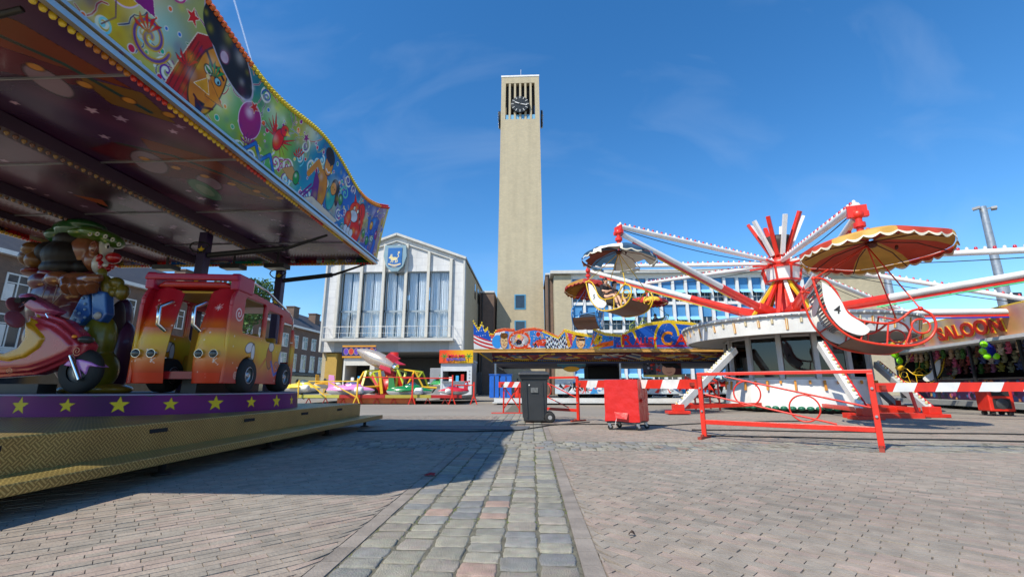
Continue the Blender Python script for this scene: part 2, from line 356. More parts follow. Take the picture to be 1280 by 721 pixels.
    # cobble stones: rounded blocks
    def stones(name, cells):
        V, Fs, Cc = [], [], []; gr = [-1, -.965, -.88, -.5, -.2, .2, .5, .88, .965, 1]; nb = len(gr)-1
        for (cx, cy, a, b, ang) in cells:
            base = len(V); q = random.random(); tint = random.choice([(.29, .275, .22), (.265, .255, .215), (.32, .30, .235), (.245, .24, .215), (.30, .28, .22), (.21, .21, .20), (.28, .25, .205)])
            if q < .025: tint = (.34, .24, .19)
            k = random.uniform(.85, 1.12); hz = random.uniform(-.004, .004); tx, ty = random.uniform(-.03, .03), random.uniform(-.03, .03); ph = random.random()*9
            for j in range(nb+1):
                for i in range(nb+1):
                    u, v = gr[i], gr[j]
                    uu, vv = u, v
                    rr = max(abs(uu), abs(vv)); e = (abs(uu)*abs(vv))**3*random.uniform(.05, .08)
                    x = uu*a*(1-e)*(1+.03*math.sin(ph+3*vv)+.025*math.sin(ph*3+9*vv)); y = vv*b*(1-e)*(1+.03*math.cos(ph+2.5*uu)+.03*math.sin(ph*5+8*uu))
                    z = .0012*(1-rr**2)-(.024 if rr > .99 else .0025 if rr > .94 else 0)+hz+(.003*noise.noise((cx*9+x*26, cy*9+y*26, ph)))+tx*x+ty*y+random.uniform(-.0012, .0012)
                    V.append((cx+x*math.cos(ang)-y*math.sin(ang), cy+x*math.sin(ang)+y*math.cos(ang), z))
            for j in range(nb):
                for i in range(nb):
                    t = base+j*(nb+1)+i; Fs.append((t, t+1, t+nb+2, t+nb+1)); Cc.append(tuple(c*k*random.uniform(.97, 1.03) for c in tint))
        b = MB(); b.v = V; b.f = Fs; b.c = Cc; b.sm = [True]*len(Fs)
        mc = mat('cobble_stone', None, .8, var=.25, scale=12, bump=.55, bscale=110); return struct(name, b, mc)
    cells = []
    cw = 1.18/6
    for ci in range(6):
        y = .9+random.random()*.1
        while y < 15.5:
            d = random.uniform(.125, .2)
            if not (6.56 < y+d/2 < 7.56): cells.append((-.955+cw*(ci+.5)+random.uniform(-.006, .006), y+d/2, cw/2-.0045, d/2-.005, random.uniform(-.04, .04)))
            y += d
    stones('cobble_strip', cells); cells = []
    for rj in range(6):
        ch = 1.06/6; x = -10.5+random.random()*.1
        while x < 16:
            d = random.uniform(.14, .23); cells.append((x+d/2, 6.54+ch*(rj+.5), d/2-.005, ch/2-.005, random.uniform(-.04, .04))); x += d
    stones('cobble_band', cells)
    # moss tufts in the joints
    g = MB(); g.col = (.16, .19, .035)
    for _ in range(900):
        t = random.random(); y = .9+8*t*t; x = -.955+cw*random.choice([0, 1, 2, 3, 4, 5, 6, 6, 5, 4])+random.uniform(-.012, .012)
        if noise.noise((x*2, y*1.3, 3)) < -.02: continue
        for k in range(5):
            a = random.random()*6.28; q = Vector((x+random.uniform(-.02, .02), y+random.uniform(-.025, .025), -.008)); h = random.uniform(.008, .016)
            g.add([q+Vector((.004*math.cos(a), .004*math.sin(a), 0)), q-Vector((.004*math.cos(a), .004*math.sin(a), 0)), q+Vector((random.uniform(-.006, .006), random.uniform(-.006, .006), h))], [(0, 1, 2)], col=(random.uniform(.13, .2), random.uniform(.17, .23), .04))
    tag(g.build('joint_moss', mat('moss', None, .9, var=.3)), 'bright green moss in the joints of the cobbled strip', 'moss', kind='stuff')
build_ground()
# cover plate over cables, at the strip's far part
b = MB(); P0, P1, P2, P3 = Vector((-2.75, 9.35, 0)), Vector((-.1, 9.55, 0)), Vector((-.05, 10.25, 0)), Vector((-2.55, 10.3, 0))
b.prism([P0, P1, P2, P3], (0, 0, .018)); one('cable_cover_mat', b, mat('rubber_mat', (.11, .115, .12), .7, var=.25, bump=.3), 'flat grey cover mat lying in the carousel shadow across the cobbles', 'mat', bevel=.005)
for i, (pts, lab) in enumerate([
    ([(3.0, 8.5), (5, 8.1), (7.5, 7.85), (10, 7.4), (14, 6.9)], 'long black cable on the paving right behind the big red barrier'),
    ([(3.2, 9.6), (5.5, 9.3), (8, 9.0), (12, 8.7), (17, 8.9)], 'black cable on the paving midway between big barrier and swing ride'),
    ([(-.5, 10.6), (1.2, 10.9), (3, 10.7), (5, 11.6), (7, 12.2)], 'black cable running right from the dark wheelie bin'),
    ([(-3.4, 9.0), (-2.4, 9.15), (-1.2, 9.05), (-.3, 9.2), (.4, 10.6), (1.4, 11.5)], 'black cable from the carousel platform edge past the cover mat')]):
    t = MB(); P = [Vector((x, y, .014)) for x, y in pts]; Q = []
    for k in range(len(P)-1):
        for u in np.linspace(0, 1, 8, endpoint=False):
            p = P[k].lerp(P[k+1], u); p.y += .05*math.sin(3.1*p.x+i); Q.append(p)
    Q.append(P[-1]); t.tube(Q, .012, 6); one('power_cable', t, RUBBER, lab, 'cable', 'power cables on the paving')
# ---------------------------------------------------------------- sky streaks
t = MB(); a = at(284, -30, 2600); b = at(330, 130, 2600)
P = [a.lerp(b, k/12) for k in range(13)]; t.tube(P, [9-5*i/12 for i in range(13)], 12)
m = bpy.data.materials.new('vapour'); m.use_nodes = True; nn = m.node_tree.nodes; ll = m.node_tree.links
nn['Principled BSDF'].inputs['Base Color'].default_value = (.9, .93, 1, 1); nn['Principled BSDF'].inputs['Roughness'].default_value = 1
lw_ = nn.new('ShaderNodeLayerWeight'); lw_.inputs[0].default_value = .35; iv = nn.new('ShaderNodeMath'); iv.operation = 'MULTIPLY_ADD'; iv.inputs[1].default_value = -.42; iv.inputs[2].default_value = .30
ll.new(lw_.outputs['Facing'], iv.inputs[0]); ll.new(iv.outputs[0], nn['Principled BSDF'].inputs['Alpha'])
struct('contrail', t, m)
# ---------------------------------------------------------------- town hall
MARBLE = brickmat('marble_cladding', (.66, .66, .65), (.6, .6, .6), (.42, .42, .42), 1.05, .78, ms=.012, var=.12)
TILEW = brickmat('white_tile_wall', (.42, .45, .48), (.38, .41, .44), (.3, .32, .34), 1.3, 1.0, ms=.012, var=.1)
BEIGE = brickmat('beige_brick', (.50, .425, .28), (.43, .37, .25), (.40, .35, .25), .3, .11, ms=.014, var=.07)
BROWN = brickmat('brown_brick', (.2, .115, .075), (.145, .085, .06), (.17, .14, .12), .22, .075, ms=.01, var=.25)
CONC = mat('pale_concrete', (.56, .55, .51), .8, var=.15, scale=1.5)
GLASSW = glass('window_glass', (.92, .95, .98), .03)
DGLASS = mat('dark_glass', (.025, .035, .05), .05, var=.3, spec=.8)
GREY = mat('grey_panel', (.3, .31, .32), .6, var=.15)
ROOFT = mat('dark_roof_tile', (.055, .055, .062), .7, var=.25, scale=2, bump=.5, bscale=12)
def town_hall():
    T = thing('town_hall', (-13.3, 42, 0), 'white town hall with gabled roof, five tall curtained windows and a crest', 'building')
    xc, hw, Y = -13.25, 6.85, 42.; zb, ze, zr = 4.1, 13.0, 15.55; gw = 5.5; zt, z0 = 11.9, 5.45
    b = MB(); edge = lambda x: zr-(zr-ze)*abs(x-xc)/hw
    for s in (-1, 1):                                       # end piers
        xa, xb = xc+s*gw, xc+s*hw
        b.prism([(xa, Y, zb), (xb, Y, zb), (xb, Y, edge(xb)), (xa, Y, edge(xa))], (0, .6, 0))
    b.prism([(xc-gw, Y+.003, zt), (xc-gw, Y+.003, edge(xc-gw)), (xc, Y+.003, zr), (xc+gw, Y+.003, edge(xc+gw)), (xc+gw, Y+.003, zt)], (0, .58, 0))
    b.build('front_wall', MARBLE, T)
    b = MB(); b.box(xc-gw, xc+gw, Y+.002, Y+.6, zb, z0-.3); b.build('spandrel', TILEW, T)
    # raised coping of the gable and the side corners
    b = MB()
    for s in (-1, 1):
        b.bar((xc, Y-.15, zr+.1), (xc+s*(hw+.1), Y-.15, ze+.1), .5, .22)
        b.bar((xc+s*(hw-.06), Y-.12, zb), (xc+s*(hw-.06), Y-.12, ze), .16, .24)
        b.bar((xc, Y-.09, zr-.55), (xc+s*(gw+.2), Y-.09, edge(xc+gw)-.5), .18, .1)
    b.build('gable_coping', CONC, T)
    bw = 2*gw/5
    for i in range(6):
        x = xc-gw+bw*i; b = MB(); b.box(x-.13, x+.13, Y-.28, Y-.002, z0-.02, edge(x)-.48); b.build('fin', mat('cream_fin', (.58, .555, .49), .7, var=.1), T)
    # windows
    b = MB(); g = MB(); cu = MB()
    for i in range(5):
        x0 = xc-gw+bw*i+.13; x1 = x0+bw-.26
        f = MB(); zm = 8.0
        for (xa, xb, za, zb2) in ((x0, x1, zt-.1, zt), (x0, x1, z0, z0+.12), (x0, x1, zm-.09, zm+.09), (x0, x0+.09, z0+.12, zt-.1), (x1-.09, x1, z0+.12, zt-.1), ((x0+x1)/2-.04, (x0+x1)/2+.04, z0+.12, zm-.09)):
            f.box(xa, xb, Y+.25, Y+.37, za, zb2)
        fo = f.build('window', mat('blue_grey_frame', (.3, .36, .4), .5), T)
        g = MB(); g.add([(x0+.09, Y+.31, z0+.12), (x1-.09, Y+.31, z0+.12), (x1-.09, Y+.31, zt-.1), (x0+.09, Y+.31, zt-.1)], [(0, 1, 2, 3)]); g.build('pane', GLASSW, fo)
        cu = MB(); n = 110; ph = random.random()*9
        gap = random.uniform(-.08, .08)
        for (xa, xb) in ((x0+.05, (x0+x1)/2-.06+gap), ((x0+x1)/2+.06+gap, x1-.05)):
            vs = []
            for k in range(n):
                u = k/(n-1); xx = xa+(xb-xa)*u; yy = Y+.62+.1*math.sin(u*34+ph)+.05*math.sin(u*61+ph*2)
                vs += [(xx, yy, z0+.1), (xx+.03*math.sin(u*20+ph), yy, zm), (xx, yy, zt-.05)]
            cu.add(vs, [(3*k+j, 3*k+3+j, 3*k+4+j, 3*k+1+j) for k in range(n-1) for j in (0, 1)], True)
        cu.build('curtain', mat('white_curtain', (.86, .88, .88), .9, var=.05), fo)
        d = MB(); d.box(x0, x1, Y+1.05, Y+1.1, z0, zt); d.build('dark_room', mat('dim_room', (.05, .06, .07), .9), fo)
    b = MB(); b.box(xc-gw-.75, xc+gw+.55, Y-1.15, Y-.003, 5.02, 5.27); b.build('balcony', CONC, T)
    r = MB()
    for z in (5.75, 6.35): r.tube([(xc-gw-.7, Y-.02, z), (xc-gw-.7, Y-1.08, z), (xc+gw+.5, Y-1.08, z), (xc+gw+.5, Y-.02, z)], .028 if z > 6 else .012, 6)
    for k in range(9):
        x = xc-gw-.7+(2*gw+1.2)*k/8; r.cyl((x, Y-1.08, 5.27), (x, Y-1.08, 6.35), .022, n=6)
    r.build('railing', WHITE, T)
    # side walls, roof
    b = MB(); b.box(xc+hw-.45, xc+hw-.01, Y+.602, Y+21, 0, ze-.05); b.build('side_wall', BEIGE, T); b = MB(); b.box(xc-hw+.01, xc-hw+.45, Y+.602, Y+21, 0, ze-.05); b.build('side_wall', BEIGE, T)
    b = MB(); b.box(xc-hw+.46, xc+hw-.46, Y+20.5, Y+20.9, 0, ze); b.build('rear_wall', BEIGE, T)
    b = MB()
    for s in (-1, 1):
        b.prism([(xc, Y+.05, zr-.03), (xc+s*(hw+.12), Y+.05, ze-.03), (xc+s*(hw+.12), Y+.05, ze+.18), (xc, Y+.05, zr+.18)], (0, 21, 0))
    b.build('roof', mat('zinc_roof', (.2, .2, .2), .5), T)
    for yy in (49.5, 52.2, 54.9, 57.6):
        b = MB(); b.box(xc+hw-.02, xc+hw+.01, yy, yy+.9, 10.6, 12.4); b.build('side_window', DGLASS, T)
    # soffit, recess with doors, yellow pier
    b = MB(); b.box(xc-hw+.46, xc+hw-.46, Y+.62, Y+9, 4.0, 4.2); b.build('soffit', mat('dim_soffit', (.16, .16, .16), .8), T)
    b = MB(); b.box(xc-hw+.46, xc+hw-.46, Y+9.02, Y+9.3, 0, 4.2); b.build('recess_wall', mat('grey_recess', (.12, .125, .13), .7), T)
    for k in range(6):
        x = -11.2+k*.95; d = MB(); d.box(x+.05, x+.9, Y+8.93, Y+8.99, .1, 2.5); dd = d.build('door', DGLASS, T)
        f = MB(); f.box(x-.02, x+.05, Y+8.88, Y+9.0, 0, 2.6); f.build('door_frame', STEEL, dd)
    b = MB(); b.box(xc-hw+.5, xc-hw+1.6, Y+.3, Y+1.6, 0, 4.0); b.build('entrance_pier', mat('ochre_brick', lin('b8964a'), .85, bump=.3), T)
    b = MB(); b.box(-7.4, -6.9, Y+.3, Y+8.8, 0, 4.0); b.build('entrance_pier', mat('grey_brick', (.2, .19, .17), .85, bump=.3), T)
    # crest
    zc, zh = 13.1, 1.55
    pts = [(-1.05, 1.35), (1.05, 1.35), (1.15, .2), (.85, -.85), (.35, -1.4), (-.35, -1.4), (-.85, -.85), (-1.15, .2)]
    xs = xc+.05; b = MB(); b.prism([(xs+x*.98, Y-.62, zc+z*.95) for x, z in pts], (0, .25, 0)); cr = b.build('crest', mat('blue_grey_plate', lin('7d9aa6'), .5), T)
    A = Art(1.62, 2.1, 90, 116, '2a68a8'); A.mask = ((A.X > .04) & (A.X < 1.58) & (A.Y > .42-.36*np.sqrt(np.clip(1-((A.X-.81)/.78)**2, 0, 1))))
    G = 'e0cf9a'
    A.disc(.72, .95, .36, .17, G, .12); A.disc(.42, 1.12, .17, .16, G); A.disc(.27, 1.05, .1, .07, G)
    for p in ([(.5, .9), (.45, .62), (.36, .6)], [(.62, .85), (.62, .58)], [(.9, .85), (.95, .6), (.86, .58)], [(1.02, .95), (1.1, .7), (1.05, .58)], [(1.05, 1.0), (1.22, 1.2), (1.12, 1.45), (1.2, 1.55)]): A.stroke(p, .075, G)
    A.star(1.22, 1.62, .16, G, 5); A.stroke([(.35, 1.3), (.4, 1.42), (.47, 1.3), (.53, 1.4)], .05, G)
    A.stroke([(.2, .4), (.5, .3), (.81, .26), (1.1, .3), (1.4, .4)], .16, 'd9c49a'); A.put((A.Y < .12)*1., 'd9c49a')
    A.panel('shield', plane_fn((xs-.75, Y-.66, zc-1.0), (.92, 0, 0), (0, 0, .96)), PAINTED, cr, .03)
town_hall()
# ---------------------------------------------------------------- clock tower
def clock_tower():
    T = thing('clock_tower', (-1.37, 58, 0), 'tall beige brick clock tower with slotted belfry', 'tower')
    Y0 = 55.
    def cx(z): return -1.36+.1*(z-8)/36
    def hw(z): return 3.03-.40*z/43.5
    zs0, zs1, zt = 36.9, 42.6, 43.6
    def ring(z): h = hw(z); c = cx(z); return [(c-h, Y0+(3.03-h), z), (c+h, Y0+(3.03-h), z), (c+h, Y0+3.03+h, z), (c-h, Y0+3.03+h, z)]
    b = MB(); a = ring(0); c = ring(zs0)
    b.add(a+c, [(0, 1, 5, 4), (1, 2, 6, 5), (2, 3, 7, 6), (3, 0, 4, 7), (4, 5, 6, 7)]); b.build('shaft', BEIGE, T)
    b = MB(); h0 = hw(zs0); yc = Y0+3.03; n = 6; pier = .62
    for z0, z1 in ((zs0, zs1),):
        for sx in (-1, 1):
            for sy in (-1, 1):
                b.prism([(cx(z)+sx*(hw(z)-d), yc+sy*(hw(z)-e), z) for z, d, e in ((z0, 0, 0), (z0, pier, 0), (z0, pier, pier), (z0, 0, pier))], (0, 0, 0.0001)) if 0 else None
                q0 = [(cx(z0)+sx*(hw(z0)-d), yc+sy*(hw(z0)-e), z0) for d, e in ((0, 0), (pier, 0), (pier, pier), (0, pier))]
                q1 = [(cx(z1)+sx*(hw(z1)-d), yc+sy*(hw(z1)-e), z1) for d, e in ((0, 0), (pier, 0), (pier, pier), (0, pier))]
                b.add(q0+q1, [(0, 1, 2, 3), (4, 5, 6, 7), (0, 1, 5, 4), (1, 2, 6, 5), (2, 3, 7, 6), (3, 0, 4, 7)])
    sl_ = (2*h0-2*pier)/(6+5*.62); th = sl_*.62
    for k in range(5):
        o = -h0+pier+sl_*(k+1)+th*(k+.5)
        for f in (-1, 1):
            b.bar((cx(zs0)+o, yc+f*(h0-.2), zs0), (cx(zs1)+o*.985, yc+f*(hw(zs1)-.2), zs1), th, .34, up=(0, 1, 0))
            b.bar((cx(zs0)+f*(h0-.2), yc+o, zs0), (cx(zs1)+f*(hw(zs1)-.2), yc+o*.985, zs1), th, .34, up=(1, 0, 0))
    c = ring(zs1); d = ring(zt); b.add(c+d, [(0, 1, 5, 4), (1, 2, 6, 5), (2, 3, 7, 6), (3, 0, 4, 7), (0, 1, 2, 3)]); b.build('belfry', BEIGE, T)
    b = MB(); h = hw(zt)+.05; b.box(cx(zt)-h, cx(zt)+h, yc-h, yc+h, zt, zt+.24); b.build('cap', WHITE, T)
    b = MB(); h = h0-.75; b.box(cx(38)-h, cx(38)+h, yc-h, yc+h, zs0+.005, zs1-.005); b.build('bell_chamber', mat('belfry_dark', (.02, .02, .022), .8), T)
    for k in range(6):
        o = -h0+pier+sl_*(k+.5)+th*k; b = MB(); b.box(cx(37)+o-sl_/2+.01, cx(37)+o+sl_/2-.01, yc-h0+.12, yc-h0+.2, zs0+.003, zs0+.75); b.build('louvre', mat('pale_blue_panel', lin('6aa6c8'), .5), T)
    b = MB(); b.cyl((cx(43)+.05, yc, zt+.24), (cx(43)+.05, yc, zt+3.2), .03, n=6); b.build('lightning_rod', STEEL, T)
    def clock(M, nm):
        b = MB(); MM = M
        b.v = []; pr = [(0, .02), (.95, .02), (1.25, .0), (1.25, -.22), (0, -.22)]
        b.lathe(pr, n=12, smooth=False); b.v = [tuple(MM @ Vector(p)) for p in b.v]; k = b.build('clock_face', mat('clock_black', (.02, .022, .02), .35), T)
        b = MB()
        for i in range(12):
            a = i*PI/6; u = Vector((math.cos(a), math.sin(a), 0)); b.bar(u*.85+Vector((0, 0, .06)), u*1.2+Vector((0, 0, .06)), .10, .05, up=(0, 0, 1))
        b.v = [tuple(MM @ Vector(p)) for p in b.v]; b.build('hour_mark', mat('clock_mark', (.5, .5, .48), .4), k)
        for L, a, ww in ((1.0, -12, .09), (.75, 158, .12)):
            b = MB(); u = Vector((math.cos(R(a)), math.sin(R(a)), 0)); b.bar(-u*.2+Vector((0, 0, .12)), u*L+Vector((0, 0, .12)), ww, .04, up=(0, 0, 1)); b.v = [tuple(MM @ Vector(p)) for p in b.v]; b.build('clock_hand', WHITE, k)
    zc = 39.0
    clock(Matrix.Translation((cx(39)-.02, yc-hw(39)-.35, zc)) @ Matrix.Rotation(R(90), 4, 'X'), 'f')
    for s in (-1, 1): clock(Matrix.Translation((cx(38)+s*(hw(38)+.42), yc-.2, 38.4)) @ Matrix.Rotation(s*R(90), 4, 'Y') @ Matrix.Rotation(R(90)*s, 4, 'Z'), 's')
    for z0, z1 in ((10.3, 12.2), (7.0, 8.9), (3.7, 5.6)):
        f = (3.03-hw(z0)); w_ = MB(); x0, x1 = -2.1, -.68
        for xa, xb, za, zb in ((x0, x1, z0, z0+.14), (x0, x1, z1-.14, z1), (x0, x0+.14, z0+.14, z1-.14), (x1-.14, x1, z0+.14, z1-.14)): w_.box(xa, xb, Y0-.04+f, Y0+.3+f, za, zb)
        wo = w_.build('window', mat('blue_frame', lin('4c8fb5'), .5), T); g = MB(); g.box(x0+.14, x1-.14, Y0+f-.012, Y0+f+.2, z0+.14, z1-.14); g.build('pane', DGLASS, wo)
clock_tower()
# ---------------------------------------------------------------- office wing right of the tower, brick links
def office():
    T = thing('office_wing', (4, 50, 0), 'long municipal office block with blue awnings over gridded windows', 'building')
    Y = 50.; x0, x1 = 4.55, 31.6; zt = 13.3; nb = 19; dx = (x1-x0)/nb
    b = MB(); b.box(2.6, x0-.02, Y-.25, Y+12, 0, zt); b.build('end_wall', BEIGE, T); b = MB(); b.box(x1+.02, 39.2, Y-.12, Y+12, 0, zt+.1); b.build('blank_wall', BEIGE, T)
    b = MB(); b.box(2.2, 39.4, Y-.7, Y+12.2, zt+.105, zt+.45); b.build('parapet', CONC, T)
    b = MB(); b.box(x0, x1, Y+.45, Y+11.8, 0, zt+.1); b.build('core_wall', mat('office_core', (.1, .11, .13), .7), T)
    b = MB()
    for r in range(5):
        z = 13.3-3.12*r
        b.box(x0, x1, Y+.0, Y+.44, z-.33, z+.0) if r else b.box(x0, x1, Y, Y+.44, z-.42, z+.1)
    for i in range(nb+1): b.box(x0+dx*i-.14, x0+dx*i+.14, Y-.12, Y+.43, 0, zt-.42)
    b.build('window_grid', mat('white_grid', (.68, .68, .66), .6, var=.1), T)
    BA, LB = mat('blue_screen', lin('4686b8'), .75, var=.12, scale=1), mat('blue_awning', lin('84bbdb'), .75, var=.1, scale=1)
    w0 = None
    for r in range(4):
        ztp = 13.3-3.12*r-(.42 if r == 0 else .33); zb = 13.3-3.12*(r+1)
        for i in range(nb):
            xa, xb = x0+dx*i+.15, x0+dx*(i+1)-.15
            if w0 is None:
                w = MB(); w.box(xa, xb, Y+.30, Y+.34, zb+.01, ztp-.01); w0 = w.build('window', DGLASS, T); o = w0
                s = MB(); s.box(xa+.03, xb-.03, Y+.18, Y+.2, ztp-1.35, ztp-.02); s0 = s.build('screen', BA, w0)
                a = MB(); a.prism([(xa+.03, Y+.18, ztp-1.3), (xa+.03, Y+.2, ztp-1.3), (xa+.03, Y-.5, ztp-1.78), (xa+.03, Y-.5, ztp-1.8)], (xb-xa-.06, 0, 0)); a0 = a.build('awning', LB, w0)
                f = MB(); f.box((xa+xb)/2-.03, (xa+xb)/2+.03, Y+.24, Y+.3, zb+.02, ztp-.02); f.box(xa, xb, Y+.24, Y+.3, zb+.55, zb+.61); f.build('frame', WHITE, w0)
                base = (xa, ztp)
            else:
                o = copy_tree(w0, T); o.location = (xa-base[0], 0, ztp-base[1])
                if random.random() < .12 or r == 3 and random.random() < .3:
                    for ch in list(o.children):
                        if ch.name.startswith(('awning',)): bpy.data.objects.remove(ch)
office()
def link(name, x0, x1, y0, y1, z, m, label):
    T = thing(name, ((x0+x1)/2, y0, 0), label, 'building'); b = MB(); b.box(x0, x1, y0, y1, 0, z); b.build('wall', m, T)
    b = MB(); b.box(x0-.05, x1+.05, y0-.1, y1, z+.001, z+.22); b.build('coping', CONC, T)
    b = MB(); b.cyl((x0+.3, y0-.12, 0), (x0+.3, y0-.12, z), .07, n=8); b.build('drainpipe', DARK, T)
link('connecting_block', -6.2, -4.5, 53, 60, 12.0, BROWN, 'narrow brown brick block between the white town hall and the tower')
link('stair_block', 1.75, 2.55, 52, 60, 13.9, BROWN, 'narrow brown brick stair block between the tower and the office wing')
# ---------------------------------------------------------------- brick terrace on the left
def terrace():
    T = thing('brick_terrace', (-34, 46, 0), 'long dark brick terrace with tiled roof behind the carousel', 'building')
    X = -34.; ya, yb = 12., 80.; ze = 9.2
    b = MB(); b.box(X-9, X, ya, yb, 0, ze); b.build('wall', BROWN, T)
    b = MB(); b.box(X-.3, X+.45, ya, yb, ze+.002, ze+.28); b.build('gutter', WHITE, T)
    b = MB(); b.prism([(X+.4, ya, ze+.285), (X-4.4, ya, ze+3.4), (X-9.2, ya, ze+.285)], (0, yb-ya, 0)); rf = b.build('roof', ROOFT, T)
    for y in (30, 44, 58, 66, 73):
        b = MB(); b.box(X-3.4, X-2.2, y, y+1.6, ze+1.5, ze+3.6); b.box(X-3.5, X-2.1, y-.1, y+1.7, ze+3.603, ze+3.75); b.build('chimney', BROWN, rf)
    WF = mat('white_frame', (.72, .71, .68), .5)
    w0 = None
    for fl, (z0, z1) in enumerate(((6.3, 8.15), (3.3, 5.5))):
        for k in range(24):
            y = 13+k*2.75
            if w0 is None or (fl == 1 and k == 0):
                f = MB()
                for a, b_, c, d in ((y, y+1.5, z0, z0+.1), (y, y+1.5, z1-.1, z1), (y, y+.1, z0+.1, z1-.1), (y+1.4, y+1.5, z0+.1, z1-.1), (y+.7, y+.78, z0+.1, z1-.1)): f.box(X-.05, X+.05, a, b_, c, d)
                f.box(X-.05, X+.04, y+.1, y+1.4, z1-.65, z1-.58)
                if fl == 1: f.box(X+.004, X+.03, y-.1, y+1.6, z0-.9, z0-.01)
                w0 = f.build('window', WF, T); g = MB(); g.box(X+.002, X+.015, y+.1, y+1.4, z0+.1, z1-.1); g.build('pane', DGLASS, w0); by = y
                g = MB(); g.box(X+.02, X+.035, y+.12, y+.12+(.45 if fl == 0 else .5), z0+.12, z1-.7); g.build('curtain', WF, w0)
            else:
                o = copy_tree(w0, T); o.location = (0, y-by, 0)
    b = MB(); b.prism([(X+.003, ya, 3.0), (X+1.6, ya, 2.75), (X+1.6, ya, 2.45), (X+.003, ya, 2.5)], (0, yb-ya, 0)); b.build('shop_canopy', DARK, T)
    b = MB(); b.box(X+.003, X+.05, ya+.1, yb-.1, .4, 2.44); b.build('shop_front', DGLASS, T)
terrace()
# ---------------------------------------------------------------- trees behind the carousel
def leaf_tree(loc, h, r, label, seed, n=5200):
    random.seed(seed); T = thing('street_tree', loc, label, 'tree'); x, y, z = loc
    b = MB(); b.tube([(x, y, 0), (x+.1, y, h*.3), (x, y+.1, h*.55)], [.22, .17, .12], 10)
    cl = []
    for k in range(9):
        a = k*2.4; rr = r*random.uniform(.45, .95); e = Vector((x+rr*math.cos(a), y+rr*math.sin(a), h*random.uniform(.5, .98)))
        b.tube([(x, y, h*.35+.05*k), ((x+e.x)/2, (y+e.y)/2, h*.55), e], [.09, .06, .02], 6); cl.append(e)
    b.build('trunk', mat('bark', (.09, .065, .045), .9, bump=.6), T)
    cr = MB(); cl += [Vector((x+random.uniform(-.6, .6)*r, y+random.uniform(-.6, .6)*r, h*random.uniform(.55, 1))) for _ in range(14)]
    for _ in range(n):
        c = random.choice(cl); d = Vector([random.gauss(0, 1) for _ in range(3)]); d = d.normalized()*r*.42*random.random()**.4; d.z *= .8; p = c+d
        s = random.uniform(.07, .15); u = Vector([random.gauss(0, 1) for _ in range(3)]).normalized(); v = u.orthogonal().normalized()
        g = random.uniform(.7, 1.25); cr.add([p-u*s, p+v*s*.6, p+u*s, p-v*s*.6], [(0, 1, 2, 3)], col=(.06*g, .13*g, .025*g))
    cr.build('crown', mat('leaves', None, .6, var=.2), T)
leaf_tree((-22.0, 32.5, 0), 8.6, 2.1, 'green leafy tree seen through the bus windows on the carousel', 3)
random.seed(11)
# ---------------------------------------------------------------- light masts
def mast(px, py, Y, label, lamps):
    p = at(px, py, Y); x = p.x; T = thing('light_mast', (x, Y, 0), label, 'light mast', 'grey steel light masts'); z = p.z
    b = MB(); b.cyl((x, Y, 0), (x, Y, z*.62), .42, .36, 12); b.cyl((x, Y, z*.62), (x, Y, z), .25, .2, 12); b.build('pole', STEEL, T)
    if lamps:
        for s in (-1, 1):
            b = MB(); b.bar((x, Y, z-.2), (x+s*.55, Y-.1, z-.1), .08); b.bar((x+s*.45, Y-.3, z-.15), (x+s*.7, Y+.0, z-.2), .28, .16); b.build('floodlight', GREY, T)
        b = MB(); b.box(x-.35, x+.25, Y-.85, Y-.5, 6.0, 6.7); b.build('control_box', DARK, T)
mast(1228, 258, 30, 'tall grey light mast with two floodlights above the saloon stall', True)
mast(1108, 342, 30, 'shorter grey light mast behind the red and yellow parasol', False)
